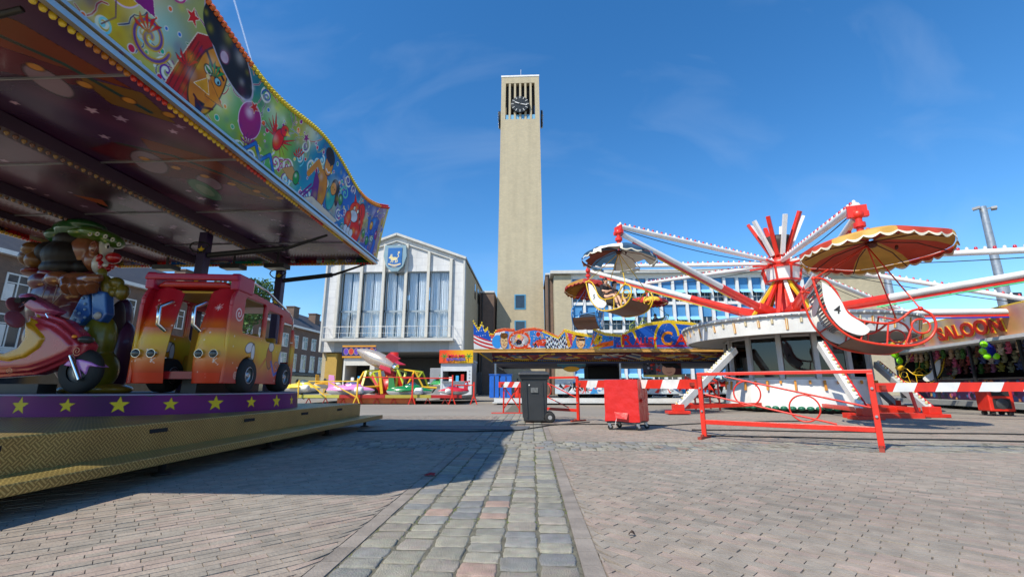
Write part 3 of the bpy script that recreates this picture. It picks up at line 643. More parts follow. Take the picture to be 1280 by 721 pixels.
# ---------------------------------------------------------------- children's carousel on the left
def led(b, P, Q, n, r=.028, cols=('e8891a', 'e8b81a'), d=(0, 0, -1)):
    P, Q = Vector(P), Vector(Q); d = Vector(d)
    for k in range(n):
        p = P.lerp(Q, (k+.5)/n); q = p+d*r*1.5; b.tube([p, p.lerp(q, .6), q], [r, r*.9, r*.35], 7, col=lin(cols[(k//6) % len(cols)] if len(cols) > 2 else cols[k % len(cols)]))
def tread_mat():
    m = mat('diamond_plate', (.36, .27, .10), .42, .55, var=.2, scale=3); n = m.node_tree.nodes; l = m.node_tree.links
    tc = [x for x in n if x.type == 'TEX_COORD'][0]; b = n['Principled BSDF']
    mp = n.new('ShaderNodeMapping'); l.new(tc.outputs['Object'], mp.inputs[0])
    # diamond tread: a woven pattern of raised bars, alternating direction
    sx = n.new('ShaderNodeSeparateXYZ'); l.new(mp.outputs[0], sx.inputs[0])
    def M(op, a, bb=None, c=None):
        q = n.new('ShaderNodeMath'); q.operation = op
        for i, v in enumerate((a, bb, c)):
            if v is None: continue
            if hasattr(v, 'links'): l.new(v, q.inputs[i])
            else: q.inputs[i].default_value = v
        return q.outputs[0]
    s = 1/.075
    v = M('ADD', sx.outputs['Z'], sx.outputs['X']); u = M('MULTIPLY', M('ADD', sx.outputs['Y'], v), s); w_ = M('MULTIPLY', M('SUBTRACT', sx.outputs['Y'], v), s)
    ck = M('MODULO', M('ABSOLUTE', M('ADD', M('FLOOR', u), M('FLOOR', w_))), 2)
    fu, fw = M('PINGPONG', M('MULTIPLY', u, 2), .5), M('PINGPONG', M('MULTIPLY', w_, 2), .5)
    h = M('ADD', M('MULTIPLY', ck, M('GREATER_THAN', fu, .3)), M('MULTIPLY', M('SUBTRACT', 1, ck), M('GREATER_THAN', fw, .3)))
    bp = n.new('ShaderNodeBump'); bp.inputs['Strength'].default_value = .9; bp.inputs['Distance'].default_value = .008; l.new(h, bp.inputs['Height']); l.new(bp.outputs[0], b.inputs['Normal'])
    r = n.new('ShaderNodeMix'); r.data_type = 'RGBA'; r.inputs[6].default_value = (.26, .185, .055, 1); r.inputs[7].default_value = (.52, .39, .13, 1); l.new(h, r.inputs[0])
    vm = [x for x in n if x.type == 'VECT_MATH'][0]; l.new(r.outputs[2], vm.inputs[0]); return m
TREAD = tread_mat()
X0, X1, YN, YF = -9.1, -3.35, 1.6, 9.2; ZB = 3.47
def carousel():
    T = thing('carousel', (-6.2, 5.4, 0), 'childrens carousel with painted canopy, star rimmed turntable and gold tread plate platform', 'carousel')
    # platform and step
    b = MB(); b.box(-8.8, -3.8, .6, 10.1, .17, .5); b.build('platform', TREAD, T, bevel=.012)
    b = MB(); b.box(-3.797, -3.40, .4, 10.35, .165, .235)
    b.bar((-3.385, .4, .2), (-3.385, 10.35, .2), .03, .08); b.build('step', TREAD, T, bevel=.008)
    for y in np.arange(.9, 10.3, 1.85):
        for x in (-3.7, -5.2, -7): b = MB(); b.lathe([(0, .001), (.09, .001), (.09, .02), (.035, .03), (.035, .168)], (x, y, 0), 10); b.build('support_foot', DARK, T)
    for y in (2.2, 3.1, 4.6, 6.1, 7.6, 9.0):
        b = MB(); b.box(-3.802, -3.792, y-.11, y+.11, .40, .44)
        h = b.build('hatch_slot', mat('slot_black', (.01, .01, .01), .8), T)
        s = MB(); [s.box(-3.81, -3.803, y-.1+.05*k, y-.085+.05*k, .397, .425) for k in range(5)]; s.build('slot_rivet', mat('rivet', (.2, .17, .1), .5), h)
    # turntable with star skirt
    cxx, cyy, rr = -6.2, 7.4, 2.07
    b = MB(); b.lathe([(0, .60), (rr, .60), (rr+.02, .745), (rr-.03, .77), (0, .77)], (cxx, cyy, 0), 48); tt = b.build('turntable', mat('turntable_floor', (.05, .045, .045), .6, var=.3), T)
    A = Art(13.0, .27, 2600, 54, '5a1250')
    for k in range(60): A.soft(random.random()*13, random.random()*.27, .3, random.choice(['7a2070', '3d0b3c', '8a1a60']), .5)
    k = 0
    for x in np.arange(.12, 13, .52): A.star(x, .135, .105 if k % 2 == 0 else .085, 'e8c022', line='8a5a10', lw=.008); k += 1
    A.put((A.Y > .25)*1., '9a8aa0')
    def rim(X, Y):
        a = -2.6+X/(rr+.03); r_ = rr+.035-.02*(Y/.27); return np.stack([cxx+r_*np.cos(a), cyy+r_*np.sin(a), .495+Y*1.0], -1)
    A.panel('star_skirt', rim, PAINTED, T, .012)
    # posts and centre machinery
    for i, (xp, y) in enumerate(((-5.65, 2.4), (-5.65, 7.2), (-5.35, 9.08))):
        b = MB(); b.bar((xp, y, .5), (xp, y, ZB), .15, .15, up=(0, 1, 0)); P = b.build('post', mat('midnight_paint', (.03, .015, .06), .35), T, bevel=.01)
        for z, yy in ((1.0, -.076), (2.6, -.076), (3.15, -.076)):
            s = MB(); s.col = lin('e8c022'); s.prism([(xp+(.07 if q % 2 == 0 else .03)*math.cos(PI/2+q*PI/5), y+yy, z+(.07 if q % 2 == 0 else .03)*math.sin(PI/2+q*PI/5)) for q in range(10)], (0, -.004, 0)); s.build('star', MATTE, P)
        h = MB(); h.tube([(xp, y, 3.05), (-4.2, y+.05, 3.2), (-3.55, y+.1, 3.44)], [.04, .03, .022], 8); h.cyl((xp+.1, y, 3.07), (-4.25, y+.04, 3.19), .05, n=10); h.build('gas_strut', DARK, T)
        h = MB(); h.tube([(xp+.16*math.cos(t)*(1+.15*math.sin(3*t)), y-.13+.02*math.sin(5*t), 3.18+.09*math.sin(t)) for t in np.linspace(0, 9, 30)], .012, 6); h.build('cable_loop', RUBBER, T)
        # roof, ceiling art and beams
    b = MB(); b.box(X0-.05, X1-.02, YN, YF, ZB+.08, ZB+.16); b.prism([(X0+.6, YN+.6, ZB+.161), (X1-.6, YN+.6, ZB+.161), ((X0+X1)/2+.3, YN+2.5, ZB+.7), ((X0+X1)/2-.3, YN+2.5, ZB+.7)], (0, 4, 0)); b.build('roof', mat('tarpaulin', (.4, .38, .36), .7), T)
    Wc, Hc = X1-X0, YF-YN
    A = Art(Wc, Hc, 480, 640, '3a2038')
    for _ in range(160):
        x, y = random.random()*Wc, random.random()*Hc; col = random.choice(['5c2440', '2a1c46', '7e4a60', '56405a', '341e44', '8a6a70', '63587a', '3e4a5a', '7a3a3a', '3a4a34', '8a7a88'])
        for k in range(5): A.soft(x+.1*k, y+.22*k, .22, col, .45)
    Bk = A.X < Wc-1.98
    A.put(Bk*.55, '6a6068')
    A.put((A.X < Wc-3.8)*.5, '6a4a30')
    for _ in range(46): A.soft(random.random()*(Wc-2), random.random()*Hc, .35, random.choice(['5a5560', '14131c', '7a7078', '80604a']), .5)
    for _ in range(150):
        x, y = random.random()*Wc, random.random()*Hc; A.star(x, y, random.uniform(.03, .075), random.choice(['c8c0c0', 'a8a0a8', 'b8b4bc']), a=random.random()*3)
    # sweeping jester-coloured shapes over the outer bay (abstract carnival ribbons)
    ox = Wc
    for (yy, s) in ((1.35, 1), (3.4, -1)):
        A.poly([(ox-1.75, yy-.5), (ox-1.35, yy-.62), (ox-.75, yy-.2), (ox-.5, yy+.55), (ox-.95, yy+.42), (ox-1.5, yy+.15)], '5c1420', '1a080c')
        A.poly([(ox-.95, yy-.7), (ox-.5, yy-.25), (ox-.32, yy+.55), (ox-.72, yy+.2), (ox-1.15, yy-.25)], '7a4018', '2a1006')
        A.poly([(ox-.65, yy+.35), (ox-.28, yy+.6), (ox-.35, yy+1.1), (ox-.72, yy+.75)], '7a641e', '2a1c06')
        A.disc(ox-1.32, yy-.15, .17, .3, '8a8480', .5, '1a1418'); A.disc(ox-.98, yy+.42, .13, .22, '8a8480', .3, '1a1418')
        A.stroke([(ox-1.3, yy-.6), (ox-.9, yy-.3), (ox-.62, yy+.2), (ox-.45, yy+.9)], .05, '1e4a3a')
        for t in range(6): A.disc(ox-.3-.2*t, yy+.95-.24*t, .05, None, 'c89a30', 0, '3a2008')
    A.disc(ox-1.2, 4.05, .14, .34, '4a8a5a', .2, '2a5a3a'); A.disc(ox-1.2, 4.05, .08, .2, '7aa878', .2)
    A.disc(ox-3.0, 4.6, .2, .3, '181418'); A.poly([(ox-3.2, 4.1), (ox-2.95, 4.3), (ox-3.1, 4.55)], 'b0683a')
    A.swirl(ox-.6, 5.4, .35, '241a3a'); A.stroke([(ox-1.4, 5.9), (ox-.7, 6.3), (ox-1.1, 6.9), (ox-.4, 7.2)], .06, '3a1c40')
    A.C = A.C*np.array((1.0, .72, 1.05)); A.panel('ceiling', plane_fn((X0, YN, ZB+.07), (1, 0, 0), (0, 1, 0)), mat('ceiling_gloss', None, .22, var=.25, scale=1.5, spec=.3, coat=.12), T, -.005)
    BL = []
    def LED(P, Q, n, r, cols):
        P, Q = Vector(P), Vector(Q)
        for k in range(n): BL.append((P.lerp(Q, (k+.5)/n), r, (0, 0, -1), cols[(k//6) % len(cols)] if len(cols) > 2 else cols[k % len(cols)]))
    for (x, h, dd) in ((-5.33, .15, .09), (-7.16, .15, .09), (-8.3, .1, .06)):
        b = MB(); b.box(x-dd, x+dd, YN+.02, YF-.02, ZB-h+.06, ZB+.06); bm_ = b.build('ceiling_beam', mat('violet_beam', (.05, .028, .05), .45, var=.3, scale=1), T)
        LED((x+.02, YN, ZB-h+.06), (x+.02, YF, ZB-h+.06), 95, .024, ('8a6418', '6a3a14'))
    for y in (3.3, 4.8, 6.4, 8.0): b = MB(); b.bar((X0+.1, y, ZB+.06), (X1-.05, y, ZB+.06), .012, .02); b.build('panel_joint', STEEL, T)
    # pelmets: painted boards that lean outwards, their crest swinging up and down
    def crest(s, L): 
        t = s/L; return 1.0+.13*math.cos(t*2*PI*2.5+PI)*(.6+.4*t)+.13*max(0, (t-.9)/.1)**2 
    def pel(nm, o, dx, out, L, art_seed, flip=False):
        rs = random.Random(art_seed); A = Art(L, 1.1, int(L/7.6*1300), 190, '3a9ad0')
        # colour runs from gold over green and blue to violet
        t = A.X/L
        for c, a in (('c89a34', 0.05), ('c8a83a', .17), ('b8b43a', .29), ('5aa82e', .4), ('48a038', .5), ('2f8aa8', .6), ('2a6ac0', .72), ('2a5ab0', .84), ('5a58a8', .94), ('a88a9a', 1.02)): A.put(np.exp(-((t-a)/.075)**2)*.95, c)
        for _ in range(60): A.soft(rs.random()*L, rs.random()*1.1, .2, rs.choice(['ffffff', 'e8e84a', '3ac8c8', '2a50a0', 'd8a83a', '205a9a']), .4)
        for _ in range(90):
            x, y = rs.random()*L, rs.random()*1.1; n_ = rs.randint(4, 8); a_ = rs.random()*6; Pq = [(x, y)]
            for q_ in range(n_): a_ += rs.uniform(-.9, .9); Pq.append((Pq[-1][0]+.05*math.cos(a_), Pq[-1][1]+.05*math.sin(a_)))
            c = rs.choice(['1a2a5a', '8a2a6a', '2a6a3a', '1a5a8a', 'a83a2a']); A.stroke(Pq, .02, 'e8e8d8'); A.stroke(Pq, .012, c)
        for _ in range(230):
            x, y, r_ = rs.random()*L, rs.random()*1.05, rs.uniform(.008, .032); A.disc(x, y, r_, None, rs.choice(['c82a5a', '2a7ac8', 'e8e04a', '8a2a8a', '2aa88a', 'e87a2a']), 0, 'e8e8e0', .008)
        for _ in range(56):
            x, y = rs.random()*L, rs.random()*1.0; c = rs.choice(['2a5aa8', '8ad8e8', 'b83a8a', '2a8a4a', '6a3a9a']); A.swirl(x, y, rs.uniform(.06, .13), 'e8f0e8', 1.5, .028, rs.random()*6, rs.choice((-1, 1))); A.swirl(x, y, rs.uniform(.06, .13), c, 1.5, .018, rs.random()*6, rs.choice((-1, 1)))
        # generic carnival figures: a horned dark hat, balloons, a bird of feathers, streamers, big cats of stripes
        def mask_face(x, y, s, skin, hat, cape):
            A.poly([(x-.34*s, y-.5*s), (x-.2*s, y+.25*s), (x-.02*s, y+.38*s), (x+.02*s, y-.5*s)], cape, 'e8d8c8', .02)
            A.disc(x+.06*s, y-.02*s, .17*s, .36*s, skin, -.1, '2a1408', .016)
            A.poly([(x+.06*s, y+.02*s), (x+.3*s, y-.12*s), (x+.08*s, y-.16*s)], skin, '2a1408', .012)
            A.soft(x-.08*s, y-.1*s, .12*s, '8a4418', .7); A.soft(x+.1*s, y+.2*s, .09*s, 'f0b868', .5); A.stroke([(x-.06*s, y+.2*s), (x+.04*s, y+.14*s), (x+.1*s, y+.17*s), (x+.2*s, y+.13*s)], .028*s, '140c0a')
            A.disc(x+.02*s, y+.07*s, .045*s, .035*s, 'e8e8d8', -.2, '201008'); A.disc(x+.15*s, y+.06*s, .035*s, .03*s, '9ad0d8', .2, '201008'); A.disc(x+.035*s, y+.065*s, .016*s, .02*s, '101010'); A.disc(x+.16*s, y+.055*s, .013*s, .018*s, '101010')
            A.poly([(x-.01*s, y-.26*s), (x+.1*s, y-.24*s), (x+.07*s, y-.44*s)], '15101a', '4a2a1a')
            for q_ in range(4): A.stroke([(x-.3*s+.05*q_*s, y-.48*s), (x-.2*s+.04*q_*s, y+.2*s)], .012*s, '6a0f14')
            A.stroke([(x-.03*s, y-.24*s), (x+.08*s, y-.29*s), (x+.2*s, y-.22*s)], .024*s, '4a1010')
            A.disc(x+.16*s, y+.42*s, .44*s, .19*s, hat, -.45, 'b8b8c8', .014); A.disc(x+.0*s, y+.5*s, .24*s, .2*s, hat); A.disc(x+.12*s, y+.32*s, .05*s, None, 'd8c0d0', 0, '6a2a4a')
        def balloon(x, y, s, c): A.disc(x, y, .15*s, .19*s, c, .15, 'f0d8f0', .01); A.soft(x-.04*s, y+.07*s, .05*s, 'f8e8f8', .8); A.stroke([(x, y-.19*s), (x+.04*s, y-.3*s), (x-.03*s, y-.42*s)], .012, '5a2a5a')
        def bird(x, y, s):
            for q in range(5): A.poly([(x-.02, y), (x-.2*s-.04*q*s, y+.3*s-.07*q*s), (x-.1*s, y+.02)], 'd0303a', '6a1018', .008); A.poly([(x+.02, y), (x+.32*s-.04*q*s, y+.16*s-.1*q*s), (x+.05*s, y-.03)], 'c82a34', '6a1018', .008)
            A.disc(x, y, .09*s, .15*s, 'd8323c', 0, '5a1018'); A.disc(x+.06*s, y+.17*s, .07*s, None, 'e84a4a', 0, '5a1018'); A.poly([(x+.1*s, y+.2*s), (x+.2*s, y+.15*s), (x+.1*s, y+.12*s)], 'f0c030', '402000', .008); A.disc(x+.07*s, y+.19*s, .018*s, None, '101010')
        def dancer(x, y, s):
            A.disc(x+.02*s, y-.18*s, .15*s, .26*s, 'c88a4a', .1, '3a1c08'); A.stroke([(x+.02*s, y-.02*s), (x-.2*s, y+.1*s), (x-.34*s, y-.12*s)], .085*s, 'c88a4a'); A.poly([(x-.16*s, y-.36*s), (x-.2*s, y+.0*s), (x-.06*s, y-.1*s), (x+.02*s, y-.4*s)], '6a2a7a', '201030')
            A.disc(x+.05*s, y+.2*s, .1*s, .14*s, 'd89a5a', .1, '3a1c08'); A.disc(x+.02*s, y+.31*s, .14*s, .09*s, '141018', -.2); A.disc(x+.09*s, y+.22*s, .02*s, None, '101010'); A.stroke([(x+.02*s, y+.12*s), (x+.08*s, y+.1*s), (x+.12*s, y+.13*s)], .018*s, 'f0f0f0')
        def cat(x, y, s):
            A.disc(x+.16*s, y-.05*s, .2*s, .4*s, 'd8481e', 0, '2a1008'); A.disc(x, y+.12*s, .2*s, .17*s, 'e0521e', .2, '2a1008'); A.disc(x-.02*s, y+.03*s, .13*s, .1*s, 'd8e4f0', 0, '2a1008'); A.disc(x-.17*s, y-.1*s, .1*s, .14*s, 'd8481e', 0, '2a1008')
            for q in range(4): A.stroke([(x+.06*s+.07*q*s, y+.26*s-.09*q*s), (x+.12*s+.06*q*s, y+.14*s-.09*q*s)], .022*s, '1a0c08')
            for e in (-.07, .06): A.disc(x+e*s, y+.16*s, .025*s, .035*s, 'f8f8e8', 0, '101010'); A.poly([(x+e*s*2, y+.24*s), (x+e*s*2.6, y+.38*s), (x+e*s, y+.28*s)], 'd8481e', '2a1008', .01)
            for q in range(3): A.disc(x-.16*s+.1*q*s, y-.28*s, .06*s, .07*s, 'd8e4f0', 0, '2a1008')
        k = L/7.6
        mask_face(.55*k, .5, 1.0, 'c87a34', '4a2a6a', '2a7a4a'); balloon(1.25*k, .6, 1.1, 'd8b02a'); A.swirl(1.6*k, .35, .2, 'c8a04a', 2, .05); A.swirl(1.6*k, .35, .2, '6a4a8a', 2, .025)
        mask_face(2.2*k, .48, 1.12, 'd08a3e', '11101a', 'a82420'); balloon(2.95*k, .5, 1.25, '9a2a74'); bird(3.5*k, .58, 1.05)
        A.stroke([(3.0*k, .1), (3.15*k, .3), (3.3*k, .12), (3.45*k, .3), (3.62*k, .08)], .06, '1a3a6a'); A.stroke([(3.0*k, .1), (3.15*k, .3), (3.3*k, .12), (3.45*k, .3), (3.62*k, .08)], .04, '2a7ac0'); A.poly([(3.75*k, .25), (3.95*k, .38), (4.2*k, .22), (3.95*k, .18)], 'c8a070', '4a2a18')
        for x_ in (4.25, 4.32): A.stroke([(x_*k, .05), ((x_+.25)*k, .35)], .035, '6a2a7a')
        dancer(4.75*k, .6, 1.15); A.disc(5.12*k, .42, .13, .2, '2aa0a0', 0, '103040'); A.disc(5.18*k, .66, .14, .12, '10101a'); A.disc(5.3*k, .5, .06, .12, '10101a', .3); A.disc(5.13*k, .6, .085, .1, 'd89a68', 0, '3a1c08'); A.disc(5.1*k, .61, .014, None, '101010'); A.disc(5.17*k, .61, .014, None, '101010')
        A.poly([(4.3*k, .04), (4.6*k, .2), (5.5*k, .18), (5.4*k, .08), (4.8*k, .06)], 'd8d0c0', '3a2a3a'); A.swirl(5.5*k, .75, .14, '7ac8b8', 1.6, .03)
        cat(6.05*k, .52, 1.2)
        A.disc(7.0*k, .64, .26, .2, '2262b8', .3, '102a60'); A.stroke([(6.72*k, .75), (6.85*k, .5), (6.9*k, .12)], .15, '102a60'); A.stroke([(6.72*k, .75), (6.85*k, .5), (6.9*k, .12)], .12, '2a72c8'); A.stroke([(7.15*k, .55), (7.25*k, .3), (7.2*k, .1)], .15, '102a60'); A.stroke([(7.15*k, .55), (7.25*k, .3), (7.2*k, .1)], .12, '2a72c8'); A.soft(7.0*k, .72, .08, '8ac0f8', .7); A.soft(6.88*k, .3, .05, '8ac0f8', .6)
        A.disc(6.6*k, .3, .07, .12, 'c87aa8', .3, '5a2a4a'); A.disc(7.4*k, .8, .05, .08, 'c8a85a', .3, '5a3a1a')
        A.put((t > .985)*1., 'd8c87a')
        for _ in range(26):
            x, y = rs.random()*L, rs.uniform(.1, .95); q_ = rs.randint(0, 3); c = rs.choice(['c8301e', '8a2a7a', '2a6ac0', 'd8a020', '2a8a4a'])
            if q_ == 0: A.disc(x, y, .07, .09, c, .2, '1a1420'); A.soft(x-.02, y+.03, .025, 'ffffff', .6)
            elif q_ == 1: A.star(x, y, .08, c, a=rs.random()*3, line='f0e8d0', lw=.012)
            elif q_ == 2:
                for t_ in range(5): A.poly([(x, y), (x+.16*math.cos(t_*.5+1), y+.16*math.sin(t_*.5+1)), (x+.12*math.cos(t_*.5+1.25), y+.12*math.sin(t_*.5+1.25))], c, '1a1420', .006)
            else: A.poly([(x, y), (x+.12, y+.16), (x+.2, y+.02)], c, 'f0e8d0', .01); A.disc(x+.12, y+.18, .025, None, 'f0e0a0')
        for _ in range(500): A.soft(rs.random()*L, rs.random()*1.1, rs.uniform(.02, .07), rs.choice(['ffffff', '101828', 'e8e04a', '2a3a8a', '8a2a5a']), rs.uniform(.12, .3))
        mn = A.C.mean(-1, keepdims=True); A.C = np.clip(mn+(A.C-mn)*1.35, 0, 1)*.86
        if flip: A.C[:] = A.C[:, ::-1]
        o = Vector(o); dx = Vector(dx); out = Vector(out)
        def fn(X, Y):
            cr = np.array([crest(x, L) for x in X[0]])[None, :]; v = Y/1.1*cr
            lean = .02+.20*(Y/1.1)**1.3
            return np.array(o)+X[..., None]*np.array(dx)+v[..., None]*np.array((0, 0, 1.))+lean[..., None]*np.array(out)
        P = A.panel('pelmet', fn, PAINTED, T, .03)
        n = int(L*17)
        for row in range(2):
            for i in range(n):
                x = (i+.5*row)/n*L; c = crest(min(x, L), L); p = o+dx*x+Vector((0, 0, c+.012+.05*row-.02))+out*(.22-.04*row); tt_ = x/L
                ci = 'd8641a' if tt_ < .35 else 'd8c01e' if tt_ < .78 else 'e0881a' if tt_ < .93 else 'c8281a'; BL.append((p, .025, tuple((out+Vector((0, 0, .45))).normalized()), ci))
        s = MB(); e = o+out*.02; s.bar(e+Vector((0, 0, -.01)), e+dx*L+Vector((0, 0, -.01)), .05, .05, up=(0, 0, 1)); s.bar(e+out*.03+Vector((0, 0, .045)), e+dx*L+out*.03+Vector((0, 0, .045)), .035, .03, up=(0, 0, 1)); s.build('rail', mat('aluminium', (.55, .54, .5), .3, .8), P)
        LED(o-out*.05+Vector((0, 0, -.02)), o-out*.05+dx*L+Vector((0, 0, -.02)), int(L*15), .024, ('c8281a', 'd8a81a', 'd8b82a', 'b87018'))
    Lx, Ly = X1-X0, YF-YN
    pel('front', (X1, YN, ZB), (0, 1, 0), (1, 0, 0), Ly, 1)
    pel('back', (X0, YF, ZB), (0, -1, 0), (-1, 0, 0), Ly, 2)
    pel('far', (X1, YF, ZB), (-1, 0, 0), (0, 1, 0), Lx, 3)
    pel('near', (X0, YN, ZB), (1, 0, 0), (0, -1, 0), Lx, 4)
    put_bulbs(T, [q_ for q_ in BL if q_[0][1] > 2.0])
    # floodlights under the ceiling
    for (px, py) in ((290, 345), (345, 345), (205, 352)):
        p = at(px, py, 8.3); b = MB(); b.box(p.x-.2, p.x+.2, p.y-.12, p.y+.12, 3.12, 3.2); b.bar((p.x, p.y, 3.2), (p.x, p.y, ZB), .03, up=(0, 1, 0)); f = b.build('floodlight', DARK, T)
        b = MB(); b.box(p.x-.16, p.x+.16, p.y-.09, p.y+.09, 3.112, 3.118); b.build('lens', mat('frosted_lens', (.6, .62, .5), .3), f)
carousel()
ZT = .77
# ---------------------------------------------------------------- the ride vehicles
def bus():
    rz = R(7.5); O = Vector((-4.17, 6.0, 0))      # corner at the front right; local: -x is across, +y runs to the rear
    T = thing('toy_bus', O, 'red and yellow childrens minibus with open front riding on the carousel', 'toy bus', rz=rz)
    Mw = W[T.name]
    def L(p): return Mw @ Vector(p)
    wd, ln = 1.22, 2.35; zf, zs, zr = 1.0, 1.62, 2.28
    def tf(mb): mb.v = [tuple(L(p)) for p in mb.v]; return mb
    def grad(A, zoff):
        z = A.Y+zoff
        for c, a, s in (('c01c10', .95, .12), ('e04a10', 1.12, .12), ('f0a010', 1.36, .17), ('f0c020', 1.48, .13), ('e06a18', 1.70, .09), ('c81a20', 1.9, .13), ('b0142c', 2.2, .2)): A.put(np.exp(-((z-a)/s)**2)*.9, c)
    # side panels (outer skin with window and wheel openings)
    for sx in (0, -wd):
        A = Art(ln, 1.42, 240, 145, 'c81c20'); grad(A, .9); Z = A.Y+.9; Xx = A.X
        A.soft(1.1, .45, .25, 'f0d030', .6); A.swirl(.2, .98-.0, .11, 'f0d8d0', 2, .018); A.swirl(.3, .12, .06, 'f0c8b0', 2, .014)
        for _ in range(40): A.disc(random.random()*ln, random.random()*1.4, random.uniform(.004, .012), None, 'f8e8d8')
        # painted party figures without likeness: a white bird shape, a green hatted dog-like blob, streamers
        A.disc(.62, .53, .12, .07, 'e8e4e0', .3, '1a1418'); A.disc(.74, .46, .05, .12, 'e8e4e0', 0, '1a1418'); A.disc(1.32, .42, .1, .17, 'c86a2a', .2, '1a1008'); A.disc(1.36, .6, .09, .07, 'd8d0c0', 0, '1a1008')
        A.poly([(1.28, .66), (1.33, .86), (1.37, .86), (1.44, .68)], '2a8a4a', '102810'); A.stroke([(1.2, .4), (1.0, .22), (.85, .15)], .05, 'e07a2a'); A.stroke([(1.4, .36), (1.55, .15), (1.7, .2)], .05, '3a5ab0')
        A.disc(1.78, .46, .09, .13, 'c8d0d8', -.3, '1a1418'); A.swirl(1.62, .3, .08, '2a5a9a', 1.5, .015)
        mk = np.ones(A.X.shape, bool)
        prof = np.where(Xx < .16, 1.98+.3*(Xx/.16)**.5, np.where(Xx > ln-.35, 2.12-.5*np.clip((Xx-(ln-.35))/.35, 0, 1)**2, 2.28-.10*(Xx-.16)/(ln-.5)))
        mk &= Z < prof
        def rr(x0, x1, z0, z1, r=.06): return (np.maximum(np.abs(Xx-(x0+x1)/2)-(x1-x0)/2+r, 0)**2+np.maximum(np.abs(Z-(z0+z1)/2)-(z1-z0)/2+r, 0)**2) < r*r
        mk &= ~(rr(.34, 1.02, 1.62, 2.15)); mk &= ~rr(1.1, 1.68, 1.58, 2.08); mk &= ~rr(1.76, 2.22, 1.22, 1.98)
        mk &= ~(np.hypot(Xx-.62, (Z-1.0)) < .29); mk &= ~(np.hypot(Xx-1.95, Z-1.0) < .29)
        A.mask = mk
        A.panel('side_panel', lambda X, Y, sx=sx: np.array([tuple(L((sx, x, y+.9))) for x, y in zip(X.ravel(), Y.ravel())]).reshape(*X.shape, 3), GLOSSY, T, .05 if sx == 0 else -.05)
    # floor, roof, rear, front columns
    b = MB(); b.box(-wd+.06, -.06, .1, ln-.05, .96, 1.06); b.box(-wd+.03, -.03, ln-.06, ln-.02, .95, 1.3); b.build('chassis', mat('crimson', lin('9a1020'), .3), T) if 0 else tf(b).build('chassis', mat('crimson', lin('9a1420'), .3), T)
    b = MB(); b.prism([(-wd+.08, .1, 2.24), (-.08, .1, 2.24), (-.2, .1, 2.33), (-wd+.2, .1, 2.33)], (0, ln-.55, -.1)); tf(b).build('roof', mat('bus_roof', lin('b8141c'), .3), T, bevel=.03)
    b = MB(); b.box(-wd+.09, -.09, .2, ln-.5, 2.17, 2.2); tf(b).build('roof_lining', mat('mustard', lin('b88a1a'), .6), T)
    for xa, xb in ((-.43, 0), (-wd, -wd+.43)):
        A = Art(.43, 1.42, 50, 150, 'c81c20'); grad(A, .9); A.mask = (A.Y+.9) < 2.26-.12*np.abs(A.X/.43-.5)
        for _ in range(10): A.disc(random.random()*.43, random.random()*1.4, random.uniform(.004, .01), None, 'f8e8d8')
        A.star(.2, 1.05, .07, 'f0c8c8', 8, .2); A.put((A.Y < .14)*.9, 'e83a08'); A.star(.3, .3, .05, 'f0d8c8', 8, .2)
        def ff(X, Y, xa=xa):
            bul = -.06*np.exp(-((Y-.32)/.3)**2)+.18*np.clip((Y-.75)/.65, 0, 1); side = .07*(2*X/.43-1)**2
            P = np.stack([xa+X, bul+side, Y+.9, ], -1); M_ = np.array(Mw); return P @ M_[:3, :3].T+M_[:3, 3]
        fp = A.panel('front_panel', ff, GLOSSY, T, .22)
        for k in (0, 1):
            xx = xa+.12+.19*k; h = MB(); h.cyl((xx, -.03, 1.29), (xx, -.10, 1.29), .06, .055, 16); h = tf(h).build('headlight', CHROME, fp)
            g = MB(); g.ell((xx, -.1, 1.29), (.052, .02, .052)); tf(g).build('lens', mat('lamp_lens', (.06, .06, .055), .1), h)
        m_ = MB(); xx = xa+.215; side = -1
        hx = xa+(.38 if xa < -.6 else .04); m_.tube([(hx, .0, 1.6), (hx-.05, -.09, 1.68), (hx-.06, -.09, 1.92), (hx, .07, 2.02)], .028, 8); tf(m_).build('grab_handle', CHROME, T)
    b = MB(); b.box(-wd+.44, -.44, .5, .56, 1.06, 1.7); tf(b).build('inner_wall', mat('mustard', 0), T)
    for y in (.85, 1.5):
        s = MB(); s.box(-wd+.15, -.15, y, y+.38, 1.06, 1.32); s.box(-wd+.15, -.15, y+.3, y+.38, 1.32, 1.7); tf(s).build('seat', mat('mustard', 0), T, bevel=.03)
    b = MB(); b.prism([(-wd-.03, .02, 2.33), (.03, .02, 2.33), (.0, .02, 2.42), (-wd, .02, 2.42)], (0, .09, 0)); b.box(-wd-.02, -wd+.1, .05, .5, 2.2, 2.44); b.box(-.1, .02, .05, .5, 2.2, 2.44); tf(b).build('roof_spoiler', mat('magenta_paint', lin('b01442'), .3), T, bevel=.02)
    r = MB(); r.tube([(-.12, .75, 2.3), (-.1, .7, 2.45), (-.1, 1.2, 2.42), (-.1, 2.2, 2.2), (-.1, 2.38, 2.1), (-.08, 2.4, 1.4)], .02, 8); tf(r).build('roof_rail', CHROME, T)
